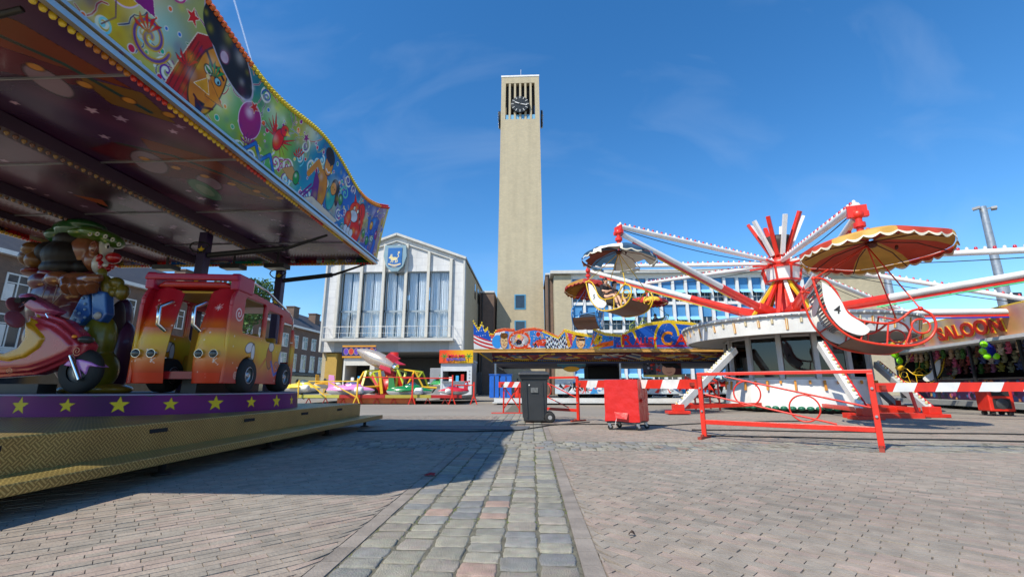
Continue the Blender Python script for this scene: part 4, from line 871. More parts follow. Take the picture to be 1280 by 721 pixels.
    for (x, y) in ((-.08, .62), (-.08, 1.95), (-wd+.08, .62), (-wd+.08, 1.95)):
        b = MB(); Mr = Matrix.Rotation(R(90), 4, 'Y'); b.lathe([(.1, -.12), (.21, -.13), (.24, -.1), (.25, 0), (.24, .1), (.21, .13), (.1, .12)], (x, y, ZT+.25), 24, M=Mr); wh = tf(b).build('wheel', RUBBER, T)
        b = MB(); b.lathe([(.0, .1), (.035, .11), (.045, .07), (.1, .075), (.115, .128), (.125, .12), (.125, -.12), (0, -.12)], (x, y, ZT+.25), 20, M=Mr); tf(b).build('rim', mat('silver_rim', (.5, .5, .5), .3, .8), wh)
    b = MB(); b.box(-.7, -.5, .3, 2.2, .77, .96); tf(b).build('ride_mount', DARK, T)
bus()
def q(px, py, Y): return at(px, py, Y)
def scooter():
    Y = 5.75; T = thing('toy_scooter', q(60, 490, Y)*1, 'pink and yellow toy motor scooter before the clown figure on the carousel', 'toy scooter'); 
    def P(px, py, d=0): return at(px, py, Y+d)
    # leg shield and body: thick shell swept between outline curves
    def shell(name, m, out, th, bev=.03, remesh=.012):
        b = MB(); cx = sum(p[0] for p in out)/len(out); cy = sum(p[1] for p in out)/len(out)
        b.prism([P(x, y)+Vector((0, -th/4, 0)) for x, y in out], (0, th/2, 0))
        b.prism([P(cx+(x-cx)*.93, cy+(y-cy)*.86)+Vector((0, -th/2.3, 0)) for x, y in out], (0, th/1.15, 0)); b.prism([P(cx+(x-cx)*.84, cy+(y-cy)*.7)+Vector((0, -th/1.9, 0)) for x, y in out], (0, th/.95, 0))
        o = b.build(name, m, T, remesh=remesh); o.modifiers['s'].iterations = 14; return o
    PK = mat('candy_pink', lin('b0303f'), .25, coat=.3, var=.25, scale=4); YL = mat('sun_yellow', lin('c89018'), .25, coat=.3, var=.2, scale=4); LI = mat('lilac', lin('c87ac8'), .25, coat=.5)
    shell('leg_shield', PK, [(50, 390), (66, 392), (88, 400), (104, 414), (117, 430), (112, 441), (92, 452), (70, 462), (52, 468), (0, 472), (-40, 470), (-60, 440), (-52, 432), (0, 452), (30, 456), (46, 446), (58, 428), (56, 410)], .34)
    shell('inner_shield', YL, [(54, 392), (64, 398), (80, 420), (72, 436), (52, 452), (28, 458), (0, 452), (-10, 446), (0, 444), (24, 446), (44, 436), (54, 418)], .40)
    shell('handlebar_cowl', mat('orchid', lin('a04468'), .25, coat=.3, var=.2), [(28, 368), (40, 366), (62, 378), (80, 390), (72, 394), (50, 392), (40, 386)], .2)
    shell('rear_body', PK, [(-60, 432), (-20, 440), (-8, 450), (-20, 470), (-90, 470), (-140, 440), (-120, 415)], .42)
    shell('saddle', mat('black_vinyl', (.02, .02, .022), .35), [(-130, 412), (-30, 428), (-10, 436), (-14, 444), (-60, 440), (-130, 424)], .34)
    b = MB(); a = [P(x, y, -.09) for x, y in [(78, 456), (84, 450), (98, 448), (114, 452), (122, 458), (110, 457), (106, 468), (100, 462), (90, 458)]]; b.prism(a, (0, .18, 0)); b.build('front_mudguard', LI, T, remesh=.01)
    for px in (102, -120):
        c = P(px, 463); r_ = (c.z-ZT); Mr = Matrix.Rotation(R(90), 4, 'X')
        b = MB(); b.lathe([(r_*.5, -.07), (r_*.85, -.075), (r_, -.03), (r_, .03), (r_*.85, .075), (r_*.5, .07)], c, 24, M=Mr); wh = b.build('wheel', RUBBER, T)
        b = MB(); b.lathe([(0, .05), (r_*.2, .06), (r_*.3, .04), (r_*.5, .05), (r_*.52, -.05), (0, -.05)], c, 20, M=Mr); b.build('rim', STEEL, wh)
    b = MB(); b.tube([P(100, 474, -.1), P(88, 440, -.1), P(60, 392, -.05)], .035, 8); b.build('fork', CHROME, T)
    for d in (-.32, .32):
        b = MB(); b.tube([P(45, 375), P(40, 372, d*.6), P(28, 374, d)], .022, 8); b.tube([P(30, 374, d*.8), P(22, 375, d*1.2)], .034, 8); b.build('handlebar', RUBBER, T)
        b = MB(); c = P(20, 398 if d < 0 else 380, d); b.lathe([(0, 0), (.11, 0), (.12, -.012), (.11, -.03), (0, -.035)], c, 20, M=Matrix.Rotation(R(70), 4, 'Y')); mi = b.build('mirror', mat('mirror_back', lin('8a4a5a'), .3), T)
        b = MB(); b.tube([P(36, 374, d*.7), P(24, 384, d)], .01, 6); b.build('mirror_stalk', CHROME, mi)
    b = MB(); c = P(93, 420, -.19); b.ell(c, (.035, .02, .022)); b.build('indicator', mat('amber_lens', lin('f08a18'), .15), T)
    b = MB(); c = P(108, 424, -.1); b.ell(c, (.07, .1, .05)); b.build('headlight', mat('lamp_lens', 0), T)
    b = MB()
    for cxy in ((12, 462, .05),):
        c = P(cxy[0], cxy[1], -.185); b.tube([c+Vector((cxy[2]*t*math.cos(12*t), 0, cxy[2]*t*math.sin(12*t)*.7)) for t in np.linspace(.1, 1, 30)], .004, 5)
    c = P(96, 438, -.185); b.tube([c+Vector((.06*t*math.cos(12*t), 0, .06*t*math.sin(12*t))) for t in np.linspace(.1, 1, 30)], .004, 5); b.build('swirl_mark', mat('pale_orange', lin('f0b080'), .4), T)
    b = MB(); b.box(P(0, 480).x, P(60, 480).x, Y-.12, Y+.12, ZT, ZT+.12); b.build('ride_mount', DARK, T)
scooter()
def clown():
    Y = 6.45; T = thing('clown_figure', at(115, 488, Y), 'large clown figure in a green hat and blue dungarees grinning behind the toy scooter', 'clown statue')
    K = Y/545
    def P(px, py, d=0): return at(px, py, Y+d)
    def blob(name, m, els, par=T, vox=.016, extra=None):     # px, py, depth, radii in photo pixels (x, z) and metres deep, tilt
        b = MB()
        for e in els:
            x, y, d, rx, rz, ry = e[:6]; M = Matrix.Rotation(R(e[6]), 4, 'Y') if len(e) > 6 else None; b.ell(P(x, y, d), (rx*K, ry, rz*K), M, n=20, m=14)
        if extra: extra(b)
        return b.build(name, m, par, remesh=vox)
    coat = mat('maroon_coat', lin('5a1424'), .35, coat=.4, var=.3, scale=3); skin = mat('clown_skin', lin('7c4628'), .3, coat=.4); hair = mat('dark_hair_gloss', (.012, .008, .007), .5, spec=.25)
    red, wht = mat('clown_red', lin('a8141a'), .25, coat=.6), mat('clown_white', (.48, .45, .4), .3, coat=.2)
    body = blob('body', coat, [(100, 400, .1, 38, 40, .34), (112, 440, .12, 40, 46, .34), (66, 385, .1, 28, 30, .28), (60, 420, .1, 26, 34, .26), (95, 366, .0, 44, 20, .28), (74, 372, -.06, 34, 26, .26), (100, 352, .04, 40, 18, .26)])
    blob('coat_tail', mat('plum', lin('4a2248'), .4, coat=.3), [(149, 405, .1, 10, 34, .2, 4), (151, 445, .1, 12, 44, .22, 2)], body)
    blob('coat_lining', mat('lining_black', (.02, .008, .014), .6), [(140, 420, -.06, 8, 46, .16, 3)], body)
    blob('dungarees', mat('olive_green', lin('7a7a1c'), .35, coat=.3, var=.3, scale=3), [(124, 425, -.17, 18, 36, .2), (122, 462, -.15, 22, 26, .24)], body)
    bib = MB(); bib.prism([P(84, 402, -.40), P(100, 372, -.40), P(111, 362, -.40), P(113, 392, -.40), P(98, 406, -.40)], (0, .14, 0)); b1 = bib.build('bib', mat('clown_blue', lin('2458a0'), .3, coat=.4), body, remesh=.012)
    bib = MB(); bib.prism([P(114, 362, -.43), P(132, 364, -.43), P(133, 392, -.43), P(125, 402, -.43), P(114, 398, -.43)], (0, .14, 0)); b2 = bib.build('strap', mat('clown_blue', 0), body, remesh=.012)
    d = MB(); d.lathe([(0, .03), (.035, .03), (.05, .01), (.055, 0)], P(122, 394, -.44), 16, M=Matrix.Rotation(R(90), 4, 'X')); d.build('button', wht, b2)
    for x, y in ((92, 399), (99, 391), (106, 379), (99, 402), (106, 396), (106, 386), (103, 372), (94, 388)):
        d = MB(); d.ell(P(x, y, -.41), (.02, .015, .02)); d.build('dot', mat('dotted_pale', lin('8aa8c8'), .3), b1)
    head = blob('head', skin, [(110, 314, 0, 21, 24, .23), (122, 326, -.02, 15, 17, .18), (106, 334, 0, 16, 14, .18), (118, 309, -.2, 7, 9, .05)])
    blob('face_paint', wht, [(132, 309, -.1, 8, 11, .11), (127, 330, -.12, 10, 14, .12)], head, .011)
    blob('grin', red, [(124, 322, -.22, 3, 6, .04, 15), (126, 331, -.235, 3, 7, .04, -10), (132, 337, -.22, 7, 3.2, .05, -15), (138, 333, -.17, 4, 4, .06)], head, .009)
    t = MB(); t.ell(P(131, 331, -.235), (.05, .02, .028)); t.build('teeth', wht, head)
    blob('nose', red, [(142, 322, -.1, 9, 7.5, .095)], head, .011)
    for px, d_ in ((134, -.205),):
        e = MB(); e.ell(P(px, 307, d_), (.035, .02, .05)); ey = e.build('eye', wht, head); e = MB(); e.ell(P(px+1, 308, d_-.015), (.014, .012, .026)); e.build('pupil', hair, ey)
        e = MB(); e.tube([P(px-5, 300, d_), P(px, 296, d_-.01), P(px+5, 299, d_)], .012, 7); e.build('eyebrow', hair, head)
    e = MB(); e.tube([P(114, 304, -.245), P(119, 301, -.26), P(122, 308, -.26), P(118, 315, -.255), P(114, 312, -.25)], .01, 6); e.build('ear_rim', mat('ear_red', lin('7a3018'), .3), head)
    blob('hair', hair, [(86, 320, -.04, 30, 23, .28), (96, 302, .0, 24, 14, .27), (84, 336, -.04, 32, 14, .26), (66, 316, 0, 16, 16, .22), (108, 335, -.04, 12, 12, .18)], head)
    hat = blob('hat', mat('hat_green', lin('14501f'), .3, coat=.5, var=.2), [(98, 289, 0, 28, 15, .28, 3), (108, 284, 0, 22, 10, .26), (82, 296, .0, 20, 11, .26)], head)
    blob('hat_brim', mat('lime_green', lin('44681c'), .3, coat=.5), [(126, 294, -.1, 23, 9, .27, 12), (141, 301, -.06, 12, 9, .18, 30), (108, 293, -.12, 18, 7, .22)], hat, .013)
    for x, y, d in ((113, 292, -.33), (122, 292, -.37), (132, 295, -.36), (141, 299, -.29), (149, 305, -.17)):
        b = MB(); b.lathe([(.014, .0), (.024, .012), (.034, .008), (.036, 0), (.014, 0)], P(x, y, d), 14, M=Matrix.Rotation(R(90), 4, 'X')); b.build('hat_ring', wht, hat)
    blob('rucksack', mat('ochre_sack', lin('6c4416'), .4, coat=.3, var=.3), [(44, 312, .05, 12, 11, .18), (38, 322, .05, 10, 12, .16), (50, 326, .0, 13, 13, .2), (58, 314, .05, 10, 10, .16)], body)
    blob('collar', mat('ride_wine', lin('6a1420'), .3, coat=.4), [(46, 340, .0, 14, 5, .2, -12), (70, 344, -.1, 20, 7, .2, 5)], body)
    def hand(b):
        for (x0, y0, x1, y1, r_) in ((84, 352, 86, 364, 6.2), (94, 352, 97, 366, 6.4), (105, 352, 107, 365, 6.2), (115, 352, 116, 363, 5.6)): b.tube([P(x0, y0, -.42), P((x0+x1)/2, (y0+y1)/2, -.52), P(x1, y1, -.46)], [r_*K*1.18, r_*K*1.18, r_*K], 12)
        b.tube([P(100, 350, -.42), P(114, 347, -.5), P(127, 347, -.48)], [6.5*K, 5.6*K, 4.4*K], 12)
    blob('hand', skin, [(98, 350, -.34, 25, 10, .14), (74, 348, -.3, 16, 10, .14)], body, .011, extra=hand)
    blob('arm', coat, [(58, 352, -.16, 20, 13, .18), (70, 350, -.24, 12, 10, .14)], body)
    blob('bow_tie', mat('bow_yellow', lin('6e6018'), .3, coat=.2, var=.2), [(127, 343, -.34, 6, 9, .06), (133, 356, -.36, 6, 13, .06, -14), (146, 353, -.34, 9, 7, .08, 20), (153, 365, -.34, 8, 10, .08), (143, 365, -.34, 7, 6, .06)], body, .011)
    blob('shoe', mat('shoe_yellow', lin('8a7424'), .35, coat=.4), [(138, 486, -.1, 24, 7, .24)], body); blob('shoe', mat('shoe_yellow', 0), [(96, 487, -.2, 22, 6, .2)], body)
    for pts in ([(52, 372), (60, 352), (72, 356), (66, 376)], [(66, 378), (78, 366), (84, 368)], [(70, 384), (88, 380)]): b = MB(); b.tube([P(x, y, -.36) for x, y in pts], .007, 5); b.build('scribble_mark', mat('pale_line', lin('a08c84'), .5), body)
clown()
# ---------------------------------------------------------------- parasol swing ride
HX, HY = 10.4, 18.5
TIPS = {205.7: at(773, 290, 14.6), 160.7: at(735, 338, 21.5), 115.7: at(808, 358, 26.8), 250.7: at(1072, 268, 9.9), 25.7: at(1150, 402, 22.5), 340.7: at(1325, 388, 15.5), 295.7: at(1420, 318, 10.2), 70.7: Vector((13.4, 27.2, 4.2))}
def swing_ride():
    T = thing('swing_ride', (HX, HY, 0), 'red and white parasol swing ride with round white ticket drum and eight arms', 'fairground ride')
    C = Vector((HX, HY, 0))
    def pol(r, a, z): return C+Vector((r*math.cos(R(a)), r*math.sin(R(a)), z))
    WP = mat('ride_white', (.76, .75, .71), .35, var=.14, scale=2.5); GP = mat('grey_white_paint', (.42, .43, .43), .4, var=.12)
    # lower drum: twelve-sided skirt, posts, glass
    n = 14; b = MB(); b.lathe([(2.62, .12), (2.45, 1.12), (2.3, 1.12), (2.3, .12)], C, n, smooth=False); b.build('skirt', WP, T)
    b = MB(); [b.ell(pol(2.64, k*360/64, .14), (.12, .12, .075), n=8, m=6) for k in range(64)]; b.build('scallop_hem', mat('bottle_green', lin('1e6a50'), .35), T)
    b = MB(); b.lathe([(2.5, .1), (2.5, .02), (0, .02)], C, n); b.lathe([(0, 1.1), (2.29, 1.1)], C, n); b.build('base', mat('dark_floor', (.06, .055, .05), .8), T)
    for k in range(n):
        a = k*360/n; p = MB(); p.bar(pol(2.42, a, 1.121), pol(2.42, a, 2.69), .16, .12, up=(math.cos(R(a)), math.sin(R(a)), 0)); p.build('post', GP, T)
        a2 = (k+.5)*360/n; cr = 2.36*math.cos(PI/n); p0, p1 = pol(2.4, a, 0), pol(2.4, a+360/n, 0); g = MB()
        u = (p1-p0).normalized(); q0, q1 = p0+u*.1, p1-u*.1
        if k % 5 != 2:
            g.prism([q0+Vector((0, 0, 1.2)), q1+Vector((0, 0, 1.2)), q1+Vector((0, 0, 2.60)), q0+Vector((0, 0, 2.60))], (C-q0-Vector((0, 0, C.z-q0.z))).normalized()*.01); g.build('window_pane', glass('interior_shade_glass', (.2, .17, .155), -.01), T)  # dark pane tint stands in for the unlit interior of the drum
        for zz in (1.16, 2.64): r = MB(); r.bar(q0+Vector((0, 0, zz)), q1+Vector((0, 0, zz)), .08, .07); r.build('window_rail', GP, T)
    # things seen inside: control desk, machinery
    b = MB(); b.cyl(C+Vector((0, 0, 1.1)), C+Vector((0, 0, 3.6)), .55, n=12); b.build('inner_column', mat('oxblood', (.11, .02, .015), .5), T)
    for (x, y, z0, z1, c) in ((-1.0, -1.0, 1.1, 1.75, (.12, .1, .09)), (.6, -1.3, 1.1, 1.6, (.2, .05, .04)), (-1.5, .2, 1.1, 2.0, (.25, .24, .22)), (1.3, -.3, 1.1, 1.9, (.06, .06, .09))):
        b = MB(); b.box(HX+x-.3, HX+x+.3, HY+y-.2, HY+y+.2, z0, z1, col=c); b.build('control_desk', MATTE, T)
    # upper ring
    b = MB(); b.lathe([(3.82, 2.6), (3.90, 2.6), (3.98, 3.1), (3.86, 3.2), (1.2, 3.3), (0, 3.3)], C, 56, smooth=False); b.build('upper_ring', WP, T); b = MB(); b.lathe([(0, 2.70), (2.3, 2.70), (3.80, 2.64), (3.82, 2.605)], C, 28, smooth=False); b.build('ring_soffit', mat('soffit_shade', (.34, .33, .31), .6, var=.2), T)  # ring underside in darker grey, its shadow put into the colour
    b = MB(); b.lathe([(3.95, 3.1), (4.05, 3.14), (4.05, 3.24), (3.93, 3.28), (3.85, 3.22)], C, 56); rm = b.build('ring_cornice', STEEL, T)
    BL = [(tuple(pol(4.05, k*360/110, 3.17)), .036, (0, -.7, .7), 'd8d8d0' if k % 2 else '8a9aa0') for k in range(110)]
    for k in range(60):
        a = k*6; hgt = (.36, .14, .24, .14)[k % 4]; o = MB(); p0, p1 = pol(3.985, a, 3.06), pol(3.985-.18*hgt, a, 3.06-hgt)
        o.bar(p0, p1, .075, .03, up=(math.cos(R(a)), math.sin(R(a)), 0), col=lin('c8893a' if k % 2 == 0 else 'b8a888')); o.bar(p0+Vector((0, 0, .01))+(p0-C)*.004, p1+(p0-C)*.004, .03, .03, up=(math.cos(R(a)), math.sin(R(a)), 0), col=lin('e8d8b0')); o.build('gilt_ornament', PAINTED, T)
    for k in range(36):
        a = k*10; hgt = (.34, .12)[k % 2]; rr = 2.5; o = MB(); o.bar(pol(rr, a, 1.08), pol(rr+.105*hgt, a, 1.08-hgt), .07, .05, up=(math.cos(R(a)), math.sin(R(a)), 0), col=lin('c8893a')); o.build('gilt_ornament', PAINTED, T)
    # slewing base, spokes, head
    b = MB(); b.lathe([(0, 3.5), (1.5, 3.5), (1.55, 3.4), (1.5, 3.31), (0, 3.31)], C, 24); b.lathe([(.42, 3.5), (.3, 5.2), (0, 5.2)], C, 16); b.build('slewing_column', RED, T)
    b = MB()
    for k in range(16):
        a = k*22.5+5; b.bar(pol(.36, a, 5.05), pol(1.45, a, 3.62), .12, .12, col=lin('d8301e') if k % 3 else lin('e8b83a'))
    b.build('hub_spoke', PAINTED, T) if 0 else None
    for k in range(16):
        a = k*22.5+5; b = MB(); b.bar(pol(.36, a, 5.05), pol(1.45, a, 3.62), .13, .1); b.build('hub_spoke', (YELLOWP, RED, RED, WHITE)[k % 4], T)
    b = MB(); b.lathe([(0, 5.1), (.62, 5.1), (.72, 5.62), (.0, 5.62)], C, 8, smooth=False); b.build('hub_box', WP, T)
    b = MB(); 
    for k in range(8):
        a, a1 = k*45, k*45+45
        b.bar(pol(.63, a, 5.1), pol(.63, a1, 5.1), .07, .06); b.bar(pol(.73, a, 5.64), pol(.73, a1, 5.64), .07, .06); b.bar(pol(.64, a, 5.1), pol(.74, a, 5.62), .06, .06)
    for k in range(12): b.bar(pol(.2, k*30+9, 5.75+.05*(k % 3)), pol(1.25, k*30+9, 5.72+.12*(k % 3)), .06, .06)
    b.lathe([(0, 5.7), (.5, 5.72), (.5, 5.95), (.25, 6.1), (.25, 6.7), (0, 6.7)], C, 16); b.build('hub_head', RED, T)
    b = MB(); b.lathe([(.28, 6.3), (.5, 6.75), (.5, 7.0), (0, 7.0)], C, 12); b.build('hub_collar', mat('dark_collar', (.04, .03, .03), .6), T)
    for k in range(10):
        a = k*36+12; b = MB(); L_ = random.uniform(1.45, 1.8); p = pol(.3, a, 6.2); d = (pol(1.02, a, 7.75)-p).normalized(); b.bar(p, p+d*L_*1.1, .15, .12, up=(math.cos(R(a)), math.sin(R(a)), 0)); b.build('spire_lamp_bar', WHITE if k % 2 else RED, T)
    for a, tip in TIPS.items():
        base = pol(1.0, a, 3.72); d = tip-base; L_ = d.length; k = .36
        b = MB(); b.bar(pol(.5, a, 3.6), base+d*.1, .42, .4, w2=.3, h2=.28); ar = b.build('arm_shoe', RED, T, bevel=.02)
        b = MB(); b.tube([base+d*.02, base+d*k], [.15, .13], 12); b.build('arm_root', RED, ar)
        sd = Vector((-math.sin(R(a)), math.cos(R(a)), 0)); b = MB(); b.tube([base+d*k, tip-d*.02], [.12, .085], 12); b.build('arm', WP, T)
        b = MB(); b.bar(base+d*.15-Vector((0, 0, .16)), tip-d*.08-Vector((0, 0, .12)), .06, .09); b.build('arm_channel', RED, T)
        if a in (295.7, 340.7, 160.7, 115.7, 205.7): s = MB(); s.tube([base+d*.3-Vector((0, 0, .24)), tip-d*.1-Vector((0, 0, .19))], .022, 6); s.build('neon_tube', mat('neon_green', lin('6ae08a'), .3) if a in (295.7, 115.7) else mat('neon_blue', lin('2038c8'), .3) if a == 340.7 else YELLOWP, T)
        top = pol(.4, a, 5.9); e = tip+Vector((0, 0, .22)); dd = e-top
        b = MB(); b.tube([top, e], [.09, .085], 10); tr = b.build('tie_rod', WP, T)
        nn_ = int(dd.length/.2)
        for i in range(nn_): BL.append((tuple(top+dd*((i+.5)/nn_)+Vector((0, 0, .10))), .042, (0, 0, 1), 'b81e2c' if i % 2 else 'd8d4cc'))
        s = MB(); s.tube([top+dd*u-Vector((0, 0, .1+.16*math.sin(PI*u))) for u in np.linspace(.05, .97, 14)], .014, 5); s.build('cable', RUBBER, tr)
        b = MB(); b.ell(tip, .12); b.bar(tip-sd*.09, e-sd*.09, .05, .2, up=sd); b.bar(tip+sd*.09, e+sd*.09, .05, .2, up=sd); b.bar(tip-sd*.2, tip+sd*.2, .12, .12); b.cyl(tip, tip-Vector((0, 0, .42)), .07, n=10); b.cyl(tip-Vector((0, 0, .2)), tip-Vector((0, 0, .3)), .12, n=10); b.build('pivot', RED, T)
    # outrigger legs with their red feet
    def leg(foot, top, col2):
        foot = Vector(foot); top = Vector(top); b = MB(); b.bar(top, foot, .2, .22); lg = b.build('outrigger', col2, T)
        d = foot-top; s = MB(); nrm = Vector((0, 0, 1))-d.normalized()*d.normalized().z; nrm.normalize()
        s.bar(top+nrm*.118+Vector((.08, 0, 0)), foot+nrm*.118+Vector((.08, 0, 0)), .05, .03, col=lin('c81e1e')); n = int(d.length/.16)
        for i in range(n): BL.append((tuple(top+d*((i+.5)/n)+nrm*.14), .038, tuple(nrm), 'd8c890' if i % 2 else 'e8e4d8'))
        s.build('stripe', PAINTED, lg)
        f = MB(); f.box(foot.x-.35, foot.x+.35, foot.y-.22, foot.y+.22, .003, .1); f.box(foot.x-.15, foot.x+.2, foot.y-.12, foot.y+.12, .101, .3); f.build('foot', RED, lg, bevel=.01)
    leg((4.75, 15.4, .16), at(918, 437, 17.2), WP); leg((8.95, 12.9, .16), at(1026, 430, 15.0), WP); leg((11.5, 13.9, .16), at(1096, 455, 16.6), GP); leg((15.5, 20.5, .16), (12.6, 19.4, 2.4), GP); leg((7.5, 23, .16), (9.3, 20.8, 2.4), GP)
    put_bulbs(T, BL)
    b = MB(); b.box(8.9, 10.9, 13.4, 13.75, .0, .14); b.build('ballast', RED, T); b = MB(); b.box(11.0, 11.9, 14.9, 15.2, .0, .22); b.build('ballast', RED, T)
    for p_, q_ in (((4.8, 15.5, .2), (8.2, 17, .25)), ((9.2, 13.2, .22), (9.8, 16, .25)), ((11.4, 14.2, .2), (11.3, 16.5, .25))): b = MB(); b.bar(p_, q_, .12, .12); b.build('ground_beam', RED, T)
    b = MB(); x, y = 6.35, 17.2
    for k in range(3): b.box(x-.5, x+.35, y-.3+.3*k, y-.05+.3*k, .25+.25*k, .29+.25*k)
    for xx in (x-.5, x+.35): b.bar((xx, y-.35, .05), (xx, y-.35, 1.05), .05); b.bar((xx, y+.5, .05), (xx, y+.5, 1.25), .05); b.bar((xx, y-.35, 1.05), (xx, y+.5, 1.25), .05); b.bar((xx, y-.35, .4), (xx, y+.5, .95), .05)
    b.bar((x-.5, y-.35, 1.0), (x+.35, y-.35, 1.0), .05); b.build('boarding_steps', RED, T)
swing_ride()

OUT = [(-1.12, -1.55), (-1.0, -1.95), (-.82, -2.35), (-.5, -2.7), (-.15, -2.85), (.35, -2.86), (.76, -2.78), (1.0, -2.58), (1.08, -2.32), (1.0, -2.1), (.82, -2.0)]
INN = [(-1.12, -1.55), (-.88, -1.58), (-.66, -1.82), (-.5, -2.15), (-.25, -2.38), (.08, -2.42), (.36, -2.38), (.53, -2.24), (.66, -2.08), (.82, -2.0)]
def spline(P, n=6):
    P = [Vector(p) for p in P]; r = []
    for i in range(len(P)-1):
        p0, p1, p2, p3 = P[max(i-1, 0)], P[i], P[i+1], P[min(i+2, len(P)-1)]
        for k in range(n):
            t = k/n; r.append(.5*((2*p1)+(p2-p0)*t+(2*p0-5*p1+4*p2-p3)*t*t+(3*p1-p0-3*p2+p3)*t**3))
    return r+[P[-1]]
def umbrella(T, c1, c2, rad, torn=False, trim='e8e0c8', seed=0, tilt=0):
    rs = random.Random(seed); N = 96; nr = 7; V = []; C = []; Fs = []
    prof = [(.04, -.30), (.3, -.33), (.6, -.40), (.85, -.50), (1.0, -.64), (1.02, -.68)]
    M = Matrix.Rotation(tilt, 4, 'Y')
    if seed == 4: prof = [(r_, -.30+(z_+.30)*.72) for r_, z_ in prof]
    b = MB()
    def pt(j, i):
        r_, z = prof[j]; a = 2*PI*i/N; sag = 1-.03*abs(math.sin(a*4))*(r_); w_ = .02*math.sin(a*5+seed)*r_
        return M @ Vector((rad*r_*sag*math.cos(a), rad*r_*sag*math.sin(a), z+w_+(.05*noise.noise((r_*3*math.cos(a), r_*3*math.sin(a), seed)) if torn else 0)))
    for j in range(len(prof)-1):
        for i in range(N):
            if torn and j >= 3 and noise.noise((i*.11, j*.7, seed+5)) > .12: continue
            pn = int(i/(N/8)) % 2; c = lin((c1, c2)[pn] if not isinstance(c1, list) else c1[int(i/(N/8)) % len(c1)])
            f = 1+.12*noise.noise((i*.2, j*1.3, seed)); c = tuple(min(1, v*f) for v in c)
            b.add([pt(j, i), pt(j, i+1), pt(j+1, i+1), pt(j+1, i)], [(0, 1, 2, 3)], True, c)
    um = b.build('parasol', mat('canopy_cloth', None, .6, var=.2, scale=3), T)
    f = MB(); nsc = 32 if not torn else 22
    for i in range(N*2):
        a0, a1 = 2*PI*i/(N*2), 2*PI*(i+1)/(N*2)
        if torn and noise.noise((i*.06, 2, seed)) > .05: continue
        def lp(a, q): 
            dep = .10+.075*abs(math.sin(a*nsc/2)); r_, z = prof[-1]; w_ = .02*math.sin(a*5+seed)*r_; rr = rad*(r_+.012+.02*math.sin(a*nsc/2)*q)*(1-.03*abs(math.sin(a*4))); return M @ Vector((rr*math.cos(a), rr*math.sin(a), z+w_-dep*q))
        pn = int(i/(N*2/8)) % 2; c = lin((c1, c2)[pn] if not isinstance(c1, list) else c1[int(i/(N*2/8)) % len(c1)])
        f.add([lp(a0, 0), lp(a1, 0), lp(a1, .68), lp(a0, .68)], [(0, 1, 2, 3)], True, c); f.add([lp(a0, .68), lp(a1, .68), lp(a1, 1), lp(a0, 1)], [(0, 1, 2, 3)], True, lin(trim))
    f.build('fringe', mat('canopy_cloth', 0), um)
    for k in range(8):
        a = 2*PI*k/8+.02; s = MB(); s.tube([M @ Vector((.05*math.cos(a), .05*math.sin(a), -.36)), M @ Vector((rad*.6*math.cos(a), rad*.6*math.sin(a), -.45)), M @ Vector((rad*.97*math.cos(a), rad*.97*math.sin(a), -.7))], .014, 5); s.build('rib', mat('umbrella_rib', (.12, .03, .02), .5), um)
    s = MB(); s.ell(M @ Vector((0, 0, -.42)), (.12, .12, .07)); s.ell(M @ Vector((rad*.3, -.1, -.56)), (.035, .035, .06), col=lin('f0b020')); s.build('hub_boss', mat('umbrella_rib', 0), um)
    return um
